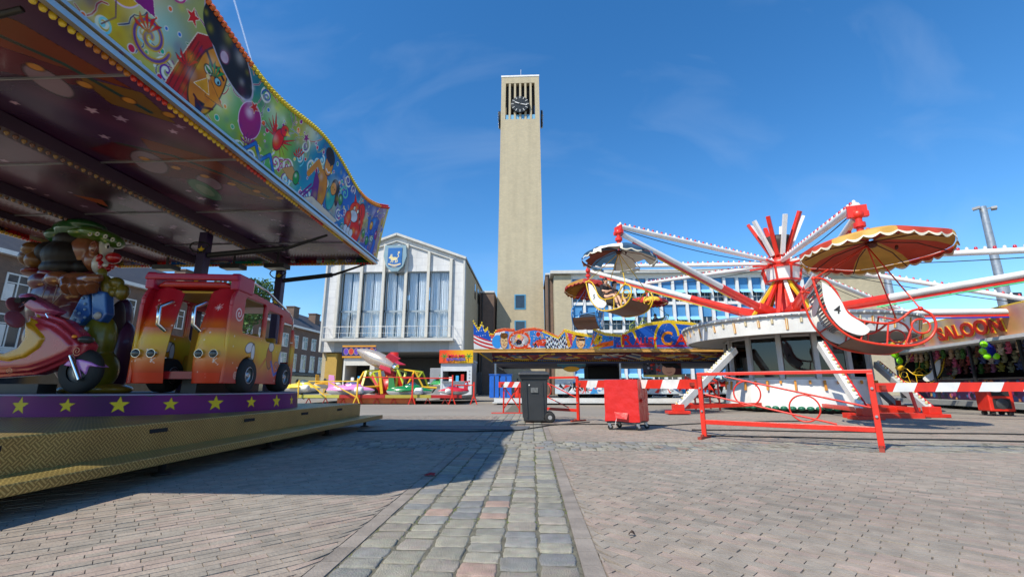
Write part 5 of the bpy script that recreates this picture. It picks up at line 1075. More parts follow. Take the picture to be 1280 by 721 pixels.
def gondola(frame, frame_m, c1, c2, num, label, tipk, rz, sc_=1., torn=False, seed=0, tilt=0, rad=1.5, board='e8e6de', bench='8a8a88', tip=None, trim='e8e0c8', roll=0, dv=(0, 0, 0), pitch=0):
    T = thing('swing_gondola', (0, 0, 0), label, 'gondola', 'two seat gondolas hanging from the swing ride'); hw = .62
    umbrella(T, c1, c2, rad, torn, trim, seed, tilt)
    if seed == 4:
        pass
    for s in (-1, 1):
        b = MB(); b.tube([(x, s*hw, z) for x, z in spline(OUT)], .026, 8); b.tube([(x, s*hw, z) for x, z in spline(INN)], .024, 8)
        b.tube([(.84+.15*math.cos(t), s*hw, -2.37+.15*math.sin(t)) for t in np.linspace(0, 2*PI, 22)[:-1]], .02, 7, True)
        for (x0, z0, x1, z1) in ((-.97, -2.0, -.74, -1.74), (-.66, -2.53, -.4, -2.27), (-.15, -2.85, -.1, -2.42), (.6, -2.82, .7, -2.4), (.3, -2.86, .3, -2.39)): b.cyl((x0, s*hw, z0), (x1, s*hw, z1), .018, n=6)
        b.build('side_frame', frame_m, T)
        P = spline([(-.95, -1.64), (-.76, -1.76), (-.57, -2.02), (-.42, -2.3), (-.16, -2.46), (-.02, -2.6), (-.16, -2.74), (-.48, -2.66), (-.73, -2.4), (-.88, -2.05), (-.95, -1.64)], 4)[:-1]
        b = MB(); b.prism([(x, s*(hw+.03), z) for x, z in P], (0, s*.02, 0)); bd = b.build('number_board', mat('board_white', (.74, .73, .68), .4, var=.1), T)
        t = MB(); t.text(num, (-.62, s*(hw+.052), -2.33), (-s*-1. if s < 0 else -1, 0, 0) if 0 else ((1, 0, 0) if s < 0 else (-1, 0, 0)), (0, 0, 1), .26, ext=.004, col=(.02, .02, .02), off=.012); t.build('number', MATTE, bd)
    k = MB(); pts = spline([(-.98, -1.68), (-.78, -2.0), (-.6, -2.35), (-.4, -2.48)], 5)
    for p in pts[::1]: k.bar((p.x, -hw, p.y), (p.x, hw, p.y), .025, .05)
    bk = k.build('back_slats', mat('slat_'+bench, lin(bench), .5, var=.25), T)
    if seed in (4, 1): k = MB(); k.prism([(-.90+.02, .45*math.cos(t)*.8, -2.03+.28*math.sin(t)*.9) for t in np.linspace(0, 2*PI, 20)[:-1]], (-.03, 0, -.02)); k.build('back_plate', STEEL, bk)
    k = MB(); 
    for x in (-.42, -.3, -.18, -.06): k.bar((x, -hw, -2.42), (x, hw, -2.42), .1, .03, up=(0, 0, 1))
    k.build('seat', mat('bench_brown', lin('8a4a2a'), .5) if seed == 2 else mat('slat_'+bench, 0), T)
    k = MB(); fl = spline([(-.3, -2.8), (.35, -2.85), (.75, -2.77), (.98, -2.56)], 5); 
    for p, q_ in zip(fl[:-1], fl[1:]): k.add([(p.x, -hw, p.y), (q_.x, -hw, q_.y), (q_.x, hw, q_.y), (p.x, hw, p.y), (p.x, -hw, p.y-.02), (q_.x, -hw, q_.y-.02), (q_.x, hw, q_.y-.02), (p.x, hw, p.y-.02)], [(0, 1, 2, 3), (7, 6, 5, 4), (0, 4, 5, 1), (3, 2, 6, 7)])
    k.build('foot_plate', mat('foot_brown', lin('6a4632'), .5, var=.3), T)
    k = MB(); k.tube([(.45, -hw, -2.3), (.3, 0, -2.12), (.45, hw, -2.3)], .02, 7); k.build('lap_bar', frame_m, T)
    for (x, z, s) in ((-1.1, -1.57, -1), (-1.1, -1.57, 1), (.82, -2.0, -1), (.82, -2.0, 1)):
        k = MB(); k.tube([(0, 0, -.45), (x, s*hw, z)], .015, 6); k.ell((x, s*hw, z), .05, n=8, m=6); k.build('hanger_rod', frame_m, T)
    k = MB(); k.cyl((0, 0, 0), (0, 0, -.5), .035, n=8); k.build('hanger_spindle', RED, T)
    loc = (tip if tip is not None else TIPS[tipk])-Vector((0, 0, .36)); T.location = loc+Vector(dv); T.rotation_euler = (roll, pitch, R(rz)); T.scale = (sc_,)*3
    return T
YF_ = mat('yellow_tube', lin('e0b41e'), .3, var=.1); RF_ = mat('red_tube', lin('d8381e'), .3, var=.12); BF_ = mat('blue_tube', lin('2a86c8'), .35, var=.1); GF_ = mat('green_tube', lin('8a9a1e'), .35)
g4 = gondola('red', RF_, 'c8452c', 'd0a048', '4', 'red gondola number 4 under the biggest red and yellow scalloped parasol', 250.7, -20, .94, seed=4, tilt=R(-11), rad=1.42, roll=R(-4), dv=(.1, -.1, .0), pitch=R(12))
g5 = gondola('yellow', YF_, ['4a8ac0', 'e0ddd4', 'e0ddd4', '5a94c8', '8a3a1a', '2c4a66', 'e0ddd4', '30506c'], None, '5', 'yellow gondola number 5 with two riders under a torn blue and white parasol', 205.7, -50, .86, torn=True, seed=5, rad=1.4, roll=R(-5))
g2 = gondola('blue', BF_, 'a02a1e', 'a8741e', '6', 'empty blue gondola with brown bench under a red and ochre parasol', 160.7, -109, .9, seed=2, rad=1.25, pitch=R(-10), trim='a8301e')
g7 = gondola('green', GF_, 'c82a20', 'e0b83a', '7', 'distant green framed gondola number 7 with one rider before the racing canopy', 115.7, 200, .9, seed=7, rad=1.3, trim='b8241c')
g1 = gondola('yellow', YF_, 'd8402a', 'e0b030', '1', 'empty yellow gondola number 1 seen under gondola 4 before the saloon stall', 25.7, 110, .9, seed=1, rad=1.4)

# ---------------------------------------------------------------- people
def skin_mesh(name, verts, edges, m, parent, sub=2, root=0):
    me = bpy.data.meshes.new(name); me.from_pydata([v[:3] for v in verts], edges, []); me.materials.append(m)
    o = bpy.data.objects.new(name, me); COL.objects.link(o); 
    if parent: o.parent = parent
    W[o.name] = Matrix()
    s = o.modifiers.new('s', 'SKIN'); s.use_smooth_shade = True
    for i, v in enumerate(verts):
        sv = me.skin_vertices[0].data[i]; r = v[3]; sv.radius = (r, r) if not hasattr(r, '__len__') else r; sv.use_root = (i == root)
    u = o.modifiers.new('u', 'SUBSURF'); u.levels = sub; u.render_levels = sub
    return o
SKINM = mat('human_skin', lin('d8a888'), .5, var=.06); HAIRM = mat('human_hair', (.012, .01, .009), .45)
def person(label, G, y, shirt, shorts, lean=0.):
    T = thing('person', (0, 0, 0), label, 'person', 'riders in the swing gondolas')
    J = {}; V = []; E = []
    def v(n, x, yy, z, r, p=None):
        J[n] = len(V); V.append((x, y+yy, z, r)); 
        if p is not None: E.append((J[p], J[n]))
    v('hip', -.33, 0, -2.24, (.15, .12)); v('waist', -.4, 0, -2.08, (.125, .1), 'hip'); v('chest', -.47, 0, -1.9, (.15, .115), 'waist'); v('sh', -.48, 0, -1.77, (.1, .08), 'chest')
    v('neck', -.46, 0, -1.71, .055, 'sh'); v('jaw', -.43, 0, -1.63, (.068, .07), 'neck'); v('head', -.43, 0, -1.55, (.082, .095), 'jaw'); v('crown', -.44, 0, -1.47, (.06, .065), 'head')
    for s in (-1, 1):
        n = str(s); v('s'+n, -.48, s*.17, -1.79, .06, 'sh'); v('e'+n, -.36, s*.22, -2.02, .045, 's'+n); v('w'+n, -.12, s*.17, -2.06, .032, 'e'+n); v('p'+n, -.05, s*.16, -2.05, .034, 'w'+n)
        for k in range(4): v(f'f{k}{n}', .0+.0, s*(.16+.02*(k-1.5)), -2.03, .009, 'p'+n); v(f'g{k}{n}', .035-.006*abs(k-1.5), s*(.16+.021*(k-1.5)), -2.05, .008, f'f{k}{n}')
        v('t'+n, -.05, s*.115, -2.03, .011, 'p'+n); v('u'+n, -.02, s*.1, -2.04, .009, 't'+n)
        v('th'+n, -.28, s*.09, -2.26, .088, 'hip'); v('k'+n, .1, s*.12, -2.22, .062, 'th'+n); v('c'+n, .2, s*.12, -2.42, .055, 'k'+n); v('a'+n, .3, s*.12, -2.68, .036, 'c'+n); v('to'+n, .42, s*.13, -2.76, .034, 'a'+n)
    b = skin_mesh('body', V, E, SKINM, T, 2)
    def cloth(name, chain, m, extra=.018, sub=1):
        vv = []; ee = []; idx = {}
        for (a, b_) in chain:
            for q_ in (a, b_):
                if q_ not in idx:
                    idx[q_] = len(vv); r = V[J[q_]][3]; r = tuple(t+extra for t in r) if hasattr(r, '__len__') else r+extra; vv.append(V[J[q_]][:3]+(r,))
            ee.append((idx[a], idx[b_]))
        return skin_mesh(name, vv, ee, m, T, sub)
    cloth('shirt', [('waist', 'chest'), ('chest', 'sh'), ('sh', 's-1'), ('sh', 's1'), ('s1', 'e1'), ('s-1', 'e-1')], mat('shirt_'+shirt, lin(shirt), .85), .02)
    cloth('shorts', [('hip', 'waist'), ('hip', 'th1'), ('hip', 'th-1')], mat('shorts_'+shorts, lin(shorts), .85), .03)
    h = MB(); h.ell((-.455, y, -1.515), (.105, .1, .1)); h.ell((-.48, y, -1.58), (.085, .09, .1)); h.build('hair', HAIRM, T, remesh=.012)
    f = MB(); f.ell((-.345, y, -1.58), (.02, .014, .022), col=lin('c89878'))
    for s in (-1, 1): f.ell((-.362, y+s*.033, -1.555), (.01, .012, .008), col=(.02, .02, .02)); f.ell((-.43, y+s*.088, -1.58), (.018, .012, .028), col=lin('c89878'))
    f.ell((-.355, y, -1.625), (.01, .025, .006), col=lin('a85848')); f.build('face', MATTE, T)
    for s in (-1, 1): k = MB(); k.ell((.38, y+s*.125, -2.77), (.13, .055, .05)); k.build('shoe', mat('shoe_white', (.5, .5, .5), .6), T)
    T.location = G.location; T.rotation_euler = G.rotation_euler; T.scale = G.scale; return T
person('person in a black shirt with dark hair seated nearer in gondola number 5', g5, -.27, '1c1c20', '22242c')
person('person with bare legs seated on the far side of gondola number 5', g5, .28, '3a2e30', '7a3a30')
person('person in a grey shirt and pink shorts riding gondola number 7', g7, .1, '55525a', 'b87a78')
# ---------------------------------------------------------------- racing car ride behind the bins
def rally():
    xl, xr, Y, Yb = -2.95, 13.5, 23., 31.; T = thing('mini_car_ride', (4, 23, 0), 'long covered mini racing car ride with painted stars and stripes signboard', 'fairground ride')
    zb = 2.72
    L = xr-xl; LA = L/.7; A = Art(LA, 1.35, 1900, 126, '2a7ad0'); X, Yy = A.X, A.Y
    pts = [(0, 1.32), (.35, .95), (.62, 1.25), (.82, .88), (1.05, 1.02), (1.15, .72), (1.5, .68), (1.56, .86), (2.2, .95), (3.0, .92), (3.05, .8), (3.6, .92), (4.4, .98), (5.0, .9), (5.6, .72), (6.15, .56), (6.6, .9), (7.4, .76), (8.6, .62), (8.65, .96), (9.5, .72), (10.4, .66), (10.7, .64), (11.2, .85), (12.4, 1.15), (14, 1.28), (15.6, 1.18), (17, .95), (18.5, .7), (LA, .75)]
    top = np.interp(X, [p[0] for p in pts], [p[1] for p in pts]); k = 1.
    A.C[:] = lin('2a86d8')
    # stars and stripes corner
    A.put((X < 2.3)*1., 'e8e8e8')
    for j in range(4): yy = .10+.17*j; A.put(((np.abs(Yy-(yy+.28*np.exp(-X/.8)-.07*X)) < .045) & (X < 2.3))*1., 'c8282a')
    A.put(((Yy > .52-.25*X+.2) & (X < 1.25))*1., '1a56b8')
    for i in range(14): A.star(.16+.17*(i % 5)+.06*(i//5), .62+.15*(i//5)+.02*i, .035, 'f4f4f4')
    # portrait-like generic driver, steering wheel round a car, race cars, chequered cloth
    A.disc(1.75, .38, .42, .32, '3a9ae8'); A.disc(2.22, .4, .26, .34, 'e8c08a', 0, '3a2010', .02); A.disc(2.22, .66, .3, .14, '6a4a1e'); A.disc(2.13, .43, .035, .03, '201008'); A.disc(2.32, .43, .035, .03, '201008'); A.stroke([(2.12, .24), (2.23, .2), (2.34, .25)], .03, 'a83020'); A.stroke([(2.23, .4), (2.2, .32), (2.25, .31)], .02, '8a5a30')
    A.put(((X > 2.55) & (X < 4.1))*1., 'b8b4b8')
    for _ in range(70): x = 2.6+random.random()*3.6; A.disc(x, random.random()*.85, random.uniform(.03, .1), None, random.choice(['8a8a90', 'd84a2a', 'e8e8e8', '4a4a52', 'c8a088', '9a2a1c', '6a6a78']))
    A.disc(3.3, .52, .28, .22, 'f0a888', 0, 'd8401c'); A.disc(3.3, .36, .22, .13, '1c2028'); A.disc(3.3, .62, .12, .1, 'f0d020')
    A.stroke([(3.33+.74*math.cos(t), .44+.38*math.sin(t)) for t in np.linspace(0, 2*PI, 40)], .13, 'e84a1a'); A.stroke([(2.75, .06), (4.1, .06)], .12, 'e84a1a')
    A.poly([(4.25, .2), (4.6, .45), (5.2, .5), (5.5, .3), (5.3, .15)], 'e04a2a', '701808'); A.disc(4.5, .2, .1, None, '181818'); A.disc(5.25, .2, .1, None, '181818'); A.disc(4.7, .72, .16, .12, 'c82a20', 0, 'e8e8e8'); A.put(((X > 4.2) & (X < 5.6) & (Yy < .1))*1., 'c8b8a0')
    ck = ((np.floor((X+.35*Yy)*7.2+.5*np.sin(Yy*9))+np.floor((Yy+.07*np.sin(X*9))*8)) % 2 == 0)
    reg = (X > 5.25) & (X < 7.0) & (Yy < .62); A.put(reg*1., 'd8e4ee'); A.put((reg & ck)*1., '23304a')
    A.poly([(6.6, .88), (7.5, .75), (7.0, .1), (6.85, .1)], 'e8a02a'); A.poly([(6.75, .8), (7.2, .76), (7.1, .1)], 'c83a6a'); A.disc(7.75, .38, .32, .33, 'e8b880', 0, '3a1808', .02); A.poly([(7.45, .5), (8.05, .5), (8.05, .4), (7.45, .4)], '181818'); A.disc(7.75, .66, .36, .12, '2a1c14'); A.stroke([(7.62, .22), (7.76, .17), (7.9, .22)], .03, 'a02a20')
    for _ in range(9): x = 8.2+random.random()*1.1; A.poly([(x, .1+random.random()*.3), (x+.3, .7+random.random()*.2), (x+.12, .2)], random.choice(['e84a1a', 'f0a020', 'e8305a', 'f0c020']))
    A.poly([(8.9, .38), (9.3, .38), (9.28, .64), (8.95, .66)], 'f0d020', '181818'); A.poly([(9.02, .42), (9.12, .42), (9.14, .5), (9.2, .54), (9.16, .62), (9.08, .58), (9.04, .52)], '181818')
    A.poly([(8.4, .05), (9.3, .32), (10.1, .42), (10.1, .18), (9.1, .06)], 'f0641a'); A.poly([(8.3, .1), (9.0, .02), (9.4, .16)], 'f0c020')
    A.put((X > 10.15)*1., '1c5ab8')
    for _ in range(70): A.star(10.2+random.random()*6, .3+random.random()*.9, .03, 'e8f0f8', 4, .3)
    A.put(((X > 10.3) & (Yy < .2) & (Yy > .1) & (X < 18))*1., 'c02a50'); 
    for i in range(60): A.disc(10.3+i*.1, .07, .025, None, '3aa0e8')
    # arched halos behind the capital letters
    for cx_, rr_ in ((13.9, .85), (11.2, .5)): A.stroke([(cx_+rr_*math.cos(t), .42+rr_*1.05*math.sin(t)) for t in np.linspace(.3, PI+.5, 30)], .16, 'f0c81e')
    for _ in range(420):
        x = random.uniform(1.9, 10.6); yy = random.random()*.85; A.disc(x, yy, random.uniform(.012, .04), random.uniform(.01, .03), random.choice(['f4f0e0', '20242c', 'e8c030', 'c83028', '3a70b8', '8a3020']), random.random()*3)
    for _ in range(60):
        x = random.uniform(2.5, 10.4); yy = random.random()*.8; A.stroke([(x, yy), (x+random.uniform(-.2, .2), yy+random.uniform(-.1, .15))], .018, random.choice(['181818', 'f0f0f0', '701810']))
    edge = top-Yy; A.put(((edge < .075) & (edge > 0))*1., 'e8c41e'); A.put(((edge < .075) & (X > 1.2) & (X < 5))*1., 'd84a20'); A.put((Yy < .04)*1., 'd8a83a')
    A.mask = Yy < top
    def fn(X, Yv): return np.stack([xl+X*.7, Y-.02-.28*Yv, zb+Yv*1.05], -1)
    P = A.panel('signboard', fn, PAINTED, T, -.05)
    def tx(body, x, w_, h, c, z=.22, off=.02, ext=.03, ol=True):
        t = MB(); nrm = Vector((0, -1, .27)).normalized(); up = Vector((0, -.27, 1)).normalized(); o = Vector((xl+x, Y-.03-.27*z, zb+z))+nrm*.02
        if ol: t.text(body, o, (1, 0, 0), up, h, w_+.08, .01, lin('f0e8e0'), off+.03)
        t.text(body, o+nrm*.012, (1, 0, 0), up, h, w_, ext, lin(c), off); t.build('lettering', PAINTED, P)
    tx('R', 7.75, .5, .72, 'd8301e'); tx('ALLEY', 8.68, 1.15, .5, 'e0341e'); tx('C', 9.72, .55, .95, 'f0901e', .2); tx('ARS', 10.85, 1.4, .72, 'e0381e')
    s = []
    for i in range(230):
        x = i/230*L; tp = float(np.interp(x/.7, [p[0] for p in pts], [p[1] for p in pts])); s.append(((xl+x, Y-.04-.28*tp, zb+tp*1.05+.02), .035, (0, -.6, .8), 'f0d028' if (x < 1.2 or x > 4.6) else 'e86a2a'))
    put_bulbs(T, s)
    b = MB(); b.box(xl-.05, xr, Y-.05, Y+.12, zb-.14, zb-.02); b.build('fascia_rail', mat('tan_fascia', lin('c8964a'), .5, var=.2), T)
    A = Art(L-1, .55, 900, 40, '5a1c2c')
    for _ in range(240): x = random.random()*L; A.stroke([(x, random.random()*.5), (x+random.uniform(.3, 1.4), random.random()*.5)], random.uniform(.03, .09), random.choice(['8a1c20', 'c8922a', '20305a', 'd8b03a', '3a6a9a', '6a2430', 'b83a20', 'c8c0b0']))
    for i in range(int(L*9)): A.disc(i/9, .08, .03, None, 'e8b82a')
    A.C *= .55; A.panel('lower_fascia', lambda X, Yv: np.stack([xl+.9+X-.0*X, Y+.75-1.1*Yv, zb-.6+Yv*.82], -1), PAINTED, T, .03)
    b = MB(); b.box(xl+.9, xr, Y+.62, Yb, zb-.66, zb-.58); b.prism([(xl+.3, Y+.2, zb-.02), (xl+.3, Yb, zb-.3), (xl+.3, Yb, zb-.36), (xl+.3, Y+.2, zb-.08)], (L-.6, 0, 0)); b.build('roof', mat('navy_soffit', (.02, .022, .05), .6), T)
    b = MB(); b.prism([(xl, Y-.04, zb-.02), (xl+.9, Y+.7, zb-.62), (xl+.9, Y+.72, zb-.55), (xl+.05, Y+.02, zb-.0)], (0, .02, 0)); b.build('corner_brace', YELLOWP, T)
    for x in (xl+1.05, xl+7.5, xr-.5):
        for y in (Y+.7, Yb-.2): b = MB(); b.bar((x, y, .3), (x, y, zb-.66), .09, up=(0, 1, 0)); b.build('post', STEEL, T)
    b = MB(); b.box(xl+1, xr, Y+.6, Yb, .12, .3); b.box(xl+.95, xr, Y+.25, Y+.59, .06, .12); b.build('platform', mat('platform_white', (.55, .55, .53), .5, var=.15), T)
    for x in np.arange(xl+1.2, xr, 1.4): b = MB(); b.cyl((x, Y+.7, 0), (x, Y+.7, .12), .05, n=8); b.build('support_foot', DARK, T)
    # inside: dark centre box, hanging poster, blue plane-shaped sign, barrier panels
    b = MB(); b.box(3.3, 5.2, 27, 29, .31, zb-.7); b.build('centre_cabin', mat('cabin_black', (.012, .012, .014), .7), T)
    A = Art(1.95, 1.25, 170, 110, '4a2426'); A.put((A.X < 1.1)*.9, '6a6a70'); A.put((A.X < .65)*.8, '202228'); A.put((A.Y < .12)*1., 'b8b078')
    for _ in range(50): A.disc(random.random()*.9, .15+random.random()*1.0, random.uniform(.02, .08), None, random.choice(['181a20', '8a1c1c', 'a8a8b0', '2a2c34', 'c83a2a']))
    A.disc(1.3, .38, .34, .32, 'd8a080', 0, '401810'); A.disc(1.35, .72, .4, .24, '141414'); A.disc(1.55, .6, .42, .12, '141414', -.3); A.disc(1.2, .5, .035, .025, '201008'); A.disc(1.42, .5, .035, .025, '201008'); A.stroke([(1.2, .24), (1.32, .21), (1.44, .25)], .025, '8a2a20')
    A.poly([(1.5, 1.17), (1.9, 1.17), (1.88, .9), (1.7, .74), (1.53, .9)], 'e8d020', '101010'); A.poly([(1.66, .86), (1.74, .84), (1.73, .95), (1.8, 1.0), (1.76, 1.1), (1.68, 1.12), (1.65, 1.02), (1.6, .98), (1.67, .95)], '101010')
    A.stroke([(.15, .06), (1.2, .06)], .05, 'e0c020')
    A.panel('hanging_poster', plane_fn((5.75, 22.6+1.2, 1.35), (1, 0, 0), (0, 0, 1)), PAINTED, T, .04)
    A = Art(1.5, .62, 120, 50, '3a6a80'); A.put((A.Y > .42)*1., 'b8d0d8'); A.mask = (A.Y > .3) | (np.hypot((A.X-.75)/.5, (A.Y-.3)/.3) < 1); A.disc(.75, .16, .42, .14, 'd89a28', 0, '3a2408')
    for i in range(9): A.disc(.2+.12*i, .5, .03, None, '203040')
    A.panel('hanging_sign', plane_fn((1.35, 24.2, 1.62), (1, 0, 0), (0, 0, 1)), PAINTED, T, .05)
    for x in (1.6, 2.6): b = MB(); b.cyl((x, 24.22, 2.05), (x, 24.22, 2.3), .02, n=6); b.build('sign_rod', DARK, T)
    A = Art(10.6, .75, 600, 44, 'b8c4cc'); 
    for _ in range(170): x = random.random()*10.6; A.poly([(x, random.random()*.7), (x+random.uniform(.2, .5), random.random()*.7), (x+random.uniform(.0, .3), random.random()*.7)], random.choice(['d8dce0', '2a6ab0', 'c8342a', '181a20', 'e8e8e4', '8a9098', '3a8ac8', '101418']))
    A.panel('painted_rail', plane_fn((1.2, Y+1.0, .5), (1, 0, 0), (0, 0, 1)), PAINTED, T, .04)
    # three small race cars on the deck
rally()
def minicar(x, y, rz, col, label):
    T = thing('toy_race_car', (x, y, .3), label, 'toy race car', 'toy race cars on the covered ride', rz=rz); Mw = W[T.name]
    def tf(mb): mb.v = [tuple(Mw @ Vector(p)) for p in mb.v]; return mb
    b = MB(); b.ell((0, 0, .28), (.75, .3, .2)); b.ell((-.3, 0, .4), (.3, .24, .2)); b.ell((.75, 0, .2), (.3, .45, .07)); tf(b).build('body', mat('car_'+col, lin(col), .25, coat=.5), T, remesh=.025)
    b = MB(); b.box(-.95, -.75, -.4, .4, .5, .55); b.box(-.9, -.8, -.03, .03, .3, .5); tf(b).build('rear_wing', WHITE, T)
    for sx in (-.55, .5):
        for sy in (-.36, .36): b = MB(); b.cyl((sx, sy-.08, .17), (sx, sy+.08, .17), .17, n=16); tf(b).build('wheel', RUBBER, T)
minicar(2.2, 24.9, .3, 'c8281e', 'red toy race car on the covered ride behind the dark bin'); minicar(6.9, 25.4, 2.9, '2a5ac8', 'blue toy race car on the covered ride below the hanging poster'); minicar(9.6, 25.0, .1, 'e0b020', 'yellow toy race car on the covered ride beside the swing ride')
def barrel_cab(x, y, w_, d, h, m, label, name='equipment_locker', z=.12):
    T = thing(name, (x, y, z), label, 'locker'); b = MB(); b.box(x-w_/2, x+w_/2, y-d/2, y+d/2, z, z+h); b.build('body', m, T, bevel=.03); b = MB(); b.box(x-w_/2-.03, x+w_/2+.03, y-d/2-.03, y+d/2+.03, z+h+.002, z+h+.05); b.build('lid', m, T)
    b = MB(); b.box(x-.02, x+.02, y-d/2-.02, y-d/2-.003, z+.05, z+h-.05); b.build('door_seam', DARK, T)
barrel_cab(-1.95+.0, 23.9, .5, .5, 1.15, mat('locker_blue', lin('1e62c0'), .4), 'narrow bright blue locker left of the other blue locker', z=.31)
barrel_cab(-1.35, 23.95, .6, .5, 1.15, mat('locker_blue', 0), 'wider bright blue locker beside the red cylinder by the racing ride', z=.31)
T = thing('gas_cylinder', (-.75, 23.9, .31), 'red upright cylinder beside the blue lockers', 'gas cylinder'); b = MB(); b.lathe([(0, .31), (.15, .31), (.16, .4), (.16, 1.0), (.1, 1.12), (0, 1.14)], (-.75, 23.9, 0), 16); b.build('tank', RED, T); b = MB(); b.cyl((-.75, 23.9, 1.12), (-.75, 23.9, 1.3), .04, n=8); b.build('valve', DARK, T)

# ---------------------------------------------------------------- jet ride at the left back
def jet_base():
    T = thing('jet_ride_base', (-8, 25.5, 0), 'low orange and red round base of the toy jet ride with fan shaped backdrop', 'fairground ride')
    b = MB(); b.box(-12.8, -3.6, 23.6, 30.5, .30, .42); b.build('deck', mat('deck_grey', (.4, .39, .37), .6, var=.2), T)
    for (x0, x1, c) in ((-12.8, -10.0, 'b8b04a'), (-9.98, -7.6, 'a8281c'), (-7.58, -5.2, 'a89a3a'), (-5.18, -3.6, 'a8201c')):
        b = MB(); b.box(x0, x1, 23.48, 23.59, .30, .46); b.build('deck_edge', mat('edge_'+c, lin(c), .45), T)
    b = MB(); b.box(-10.2, -6.1, 23.75, 24.0, .02, .295); b.build('orange_skirt', mat('orange_paint', lin('d8681e'), .45, var=.25), T)
    for x in np.arange(-12.6, -3.6, .9): b = MB(); b.bar((x-.15, 23.7, 0), (x, 23.7, .3), .04); b.bar((x+.15, 23.7, 0), (x, 23.7, .3), .04); b.build('trestle', RED, T)
    # centre: fan of painted struts in lime and black with red webs, column and rocket mast
    cx, cy = -8.3, 27.0
    b = MB(); b.lathe([(0, .42), (1.0, .42), (.8, 1.3), (.3, 1.5), (.25, 2.9), (0, 2.9)], (cx, cy, 0), 12); b.build('centre_column', mat('ride_red', lin('b8241c'), .4), T)
    for k in range(10):
        a = k*36+8; u = Vector((math.cos(R(a)), math.sin(R(a)), 0)); p = Vector((cx, cy, 0))
        v1 = p+u*.9+Vector((0, 0, .5)); v2 = p+u*1.7+Vector((0, 0, 1.75)); w_ = Vector((-u.y, u.x, 0))
        b = MB(); b.bar(v1, v2, .12, .09); b.bar(v2, p+u*2.2+w_*.5+Vector((0, 0, .5)), .12, .09); b.bar(v2, p+u*.5+Vector((0, 0, 1.9)), .07); b.build('strut', mat('lime_paint', lin('b8c832'), .4) if k % 2 == 0 else YELLOWP, T)
        b = MB(); b.prism([v1+w_*.1, v2, p+u*2.2+w_*.5+Vector((0, 0, .5))], u*-.04); b.build('web_panel', mat('web_black', (.02, .05, .03), .4) if k % 3 == 0 else mat('ride_red', 0), T)
    for (r, y0) in ((3.1, 0),):
        for k in range(8):
            a = k*45+12; u = Vector((math.cos(R(a)), math.sin(R(a)), 0)); b = MB(); b.tube([Vector((cx, cy, .95)), Vector((cx, cy, .8))+u*2.6], .06, 8); b.build('arm', YELLOWP, T)
jet_base()
def jet(px, Y, py, ln, cols, rz, label, kind='spaceship', up=0):
    c = at(px, py, Y); T = thing('toy_jet', c, label, 'toy jet', 'toy jets of the children ride', rz=rz); Mw = W[T.name]; k = ln/2.4
    def tf(mb): mb.v = [tuple(Mw @ (Vector(p)*k)) for p in mb.v]; return mb
    PT = mat('jet_'+cols, lin(cols), .25, coat=.5, var=.1); LW = mat('jet_hull_grey', (.5, .49, .46), .3, coat=.4, var=.1)
    def hull(z0, z1, n=14, m=24, sgn=1):
        b = MB(); V = []
        for j in range(m+1):
            t = j/m; x = -1.2+2.4*t; r = .40*math.sin(PI*min(1, t**.8*1.0))**.6 if 0 < t < 1 else .02
            for i in range(n+1):
                a = PI*i/n; V.append((x, r*math.cos(a), sgn*(z1 if sgn > 0 else z0)*math.sin(a)*(r/.4)))
        b.add(V, [(j*(n+1)+i, j*(n+1)+i+1, (j+1)*(n+1)+i+1, (j+1)*(n+1)+i) for j in range(m) for i in range(n)], True); return b
    tf(hull(.3, .3, sgn=-1)).build('hull', LW, T, solid=.0); b = hull(.3, .26, sgn=1); bd = tf(b).build('body', PT, T)
    b = MB(); b.ell((.05, 0, .16), (.55, .24, .2)); tf(b).build('cockpit_cowl', PT, bd)
    b = MB(); b.ell((.1, 0, .25), (.3, .2, .2)); tf(b).build('windscreen', glass('cockpit_glass', (.6, .7, .75), .2), T)
    b = MB(); b.box(-.28, .12, -.18, .18, .2, .27); b.ell((-.3, 0, .36), (.05, .16, .13)); tf(b).build('seat', mat('seat_dark', (.02, .02, .02), .5), T)
    b = MB(); b.prism([(-1.1, -.03, .1), (-.75, -.03, .15), (-.85, -.03, .72), (-1.12, -.03, .75)], (0, .06, 0)); fin = tf(b).build('tail_fin', PT, T, bevel=.01)
    b = MB(); b.lathe([(0, -.05), (.1, -.05), (.1, -.04), (0, -.04)], (-.95, -.0, .5), 14, M=Matrix.Rotation(R(90), 4, 'X')); tf(b).build('roundel', mat('roundel_blue', lin('8ab8d8'), .3), fin)
    for s in (-1, 1):
        b = MB(); b.prism([(-.5, s*.3, .0), (.25, s*.3, .0), (-.2, s*.75, -.03), (-.55, s*.75, -.03)], (0, 0, .05)); tf(b).build('wing', PT, T, bevel=.01)
        b = MB(); b.lathe([(.1, -.2), (.16, -.15), (.17, .1), (.13, .2), (.09, .2), (.08, .1), (0, .1)], (.55 if s < 0 else .5, s*.45, .0), 16, M=Matrix.Rotation(R(90), 4, 'Y')); tf(b).build('engine', WHITE, T)
    b = MB(); b.cyl((0, 0, -.25), (0, .3, -.6), .06, n=8); b.build('mount', DARK, T) if 0 else tf(b).build('mount', DARK, T)
    b = MB(); b.box(-1.0, 1.0, -.405, -.40, -.02, .01); return T
jet(377, 24.3, 484, 2.3, 'e8c83a', R(-8), 'bright yellow toy jet with clear windscreen nearest the carousel')
jet(438, 24.3, 487, 2.6, 'd88ac0', R(4), 'pink toy jet with grey hull and tall pink tail fin')
jet(512, 24.3, 488, 2.5, '0e7a3a', R(3), 'dark green toy jet with grey hull in the middle of the ride')
jet(567, 24.4, 488, 1.7, 'c8283a', R(200), 'small red toy jet in front of the ticket booth')
jet(410, 29.0, 480, 2.0, 'e0a020', R(60), 'orange toy jet at the back of the ride behind the pink jet')
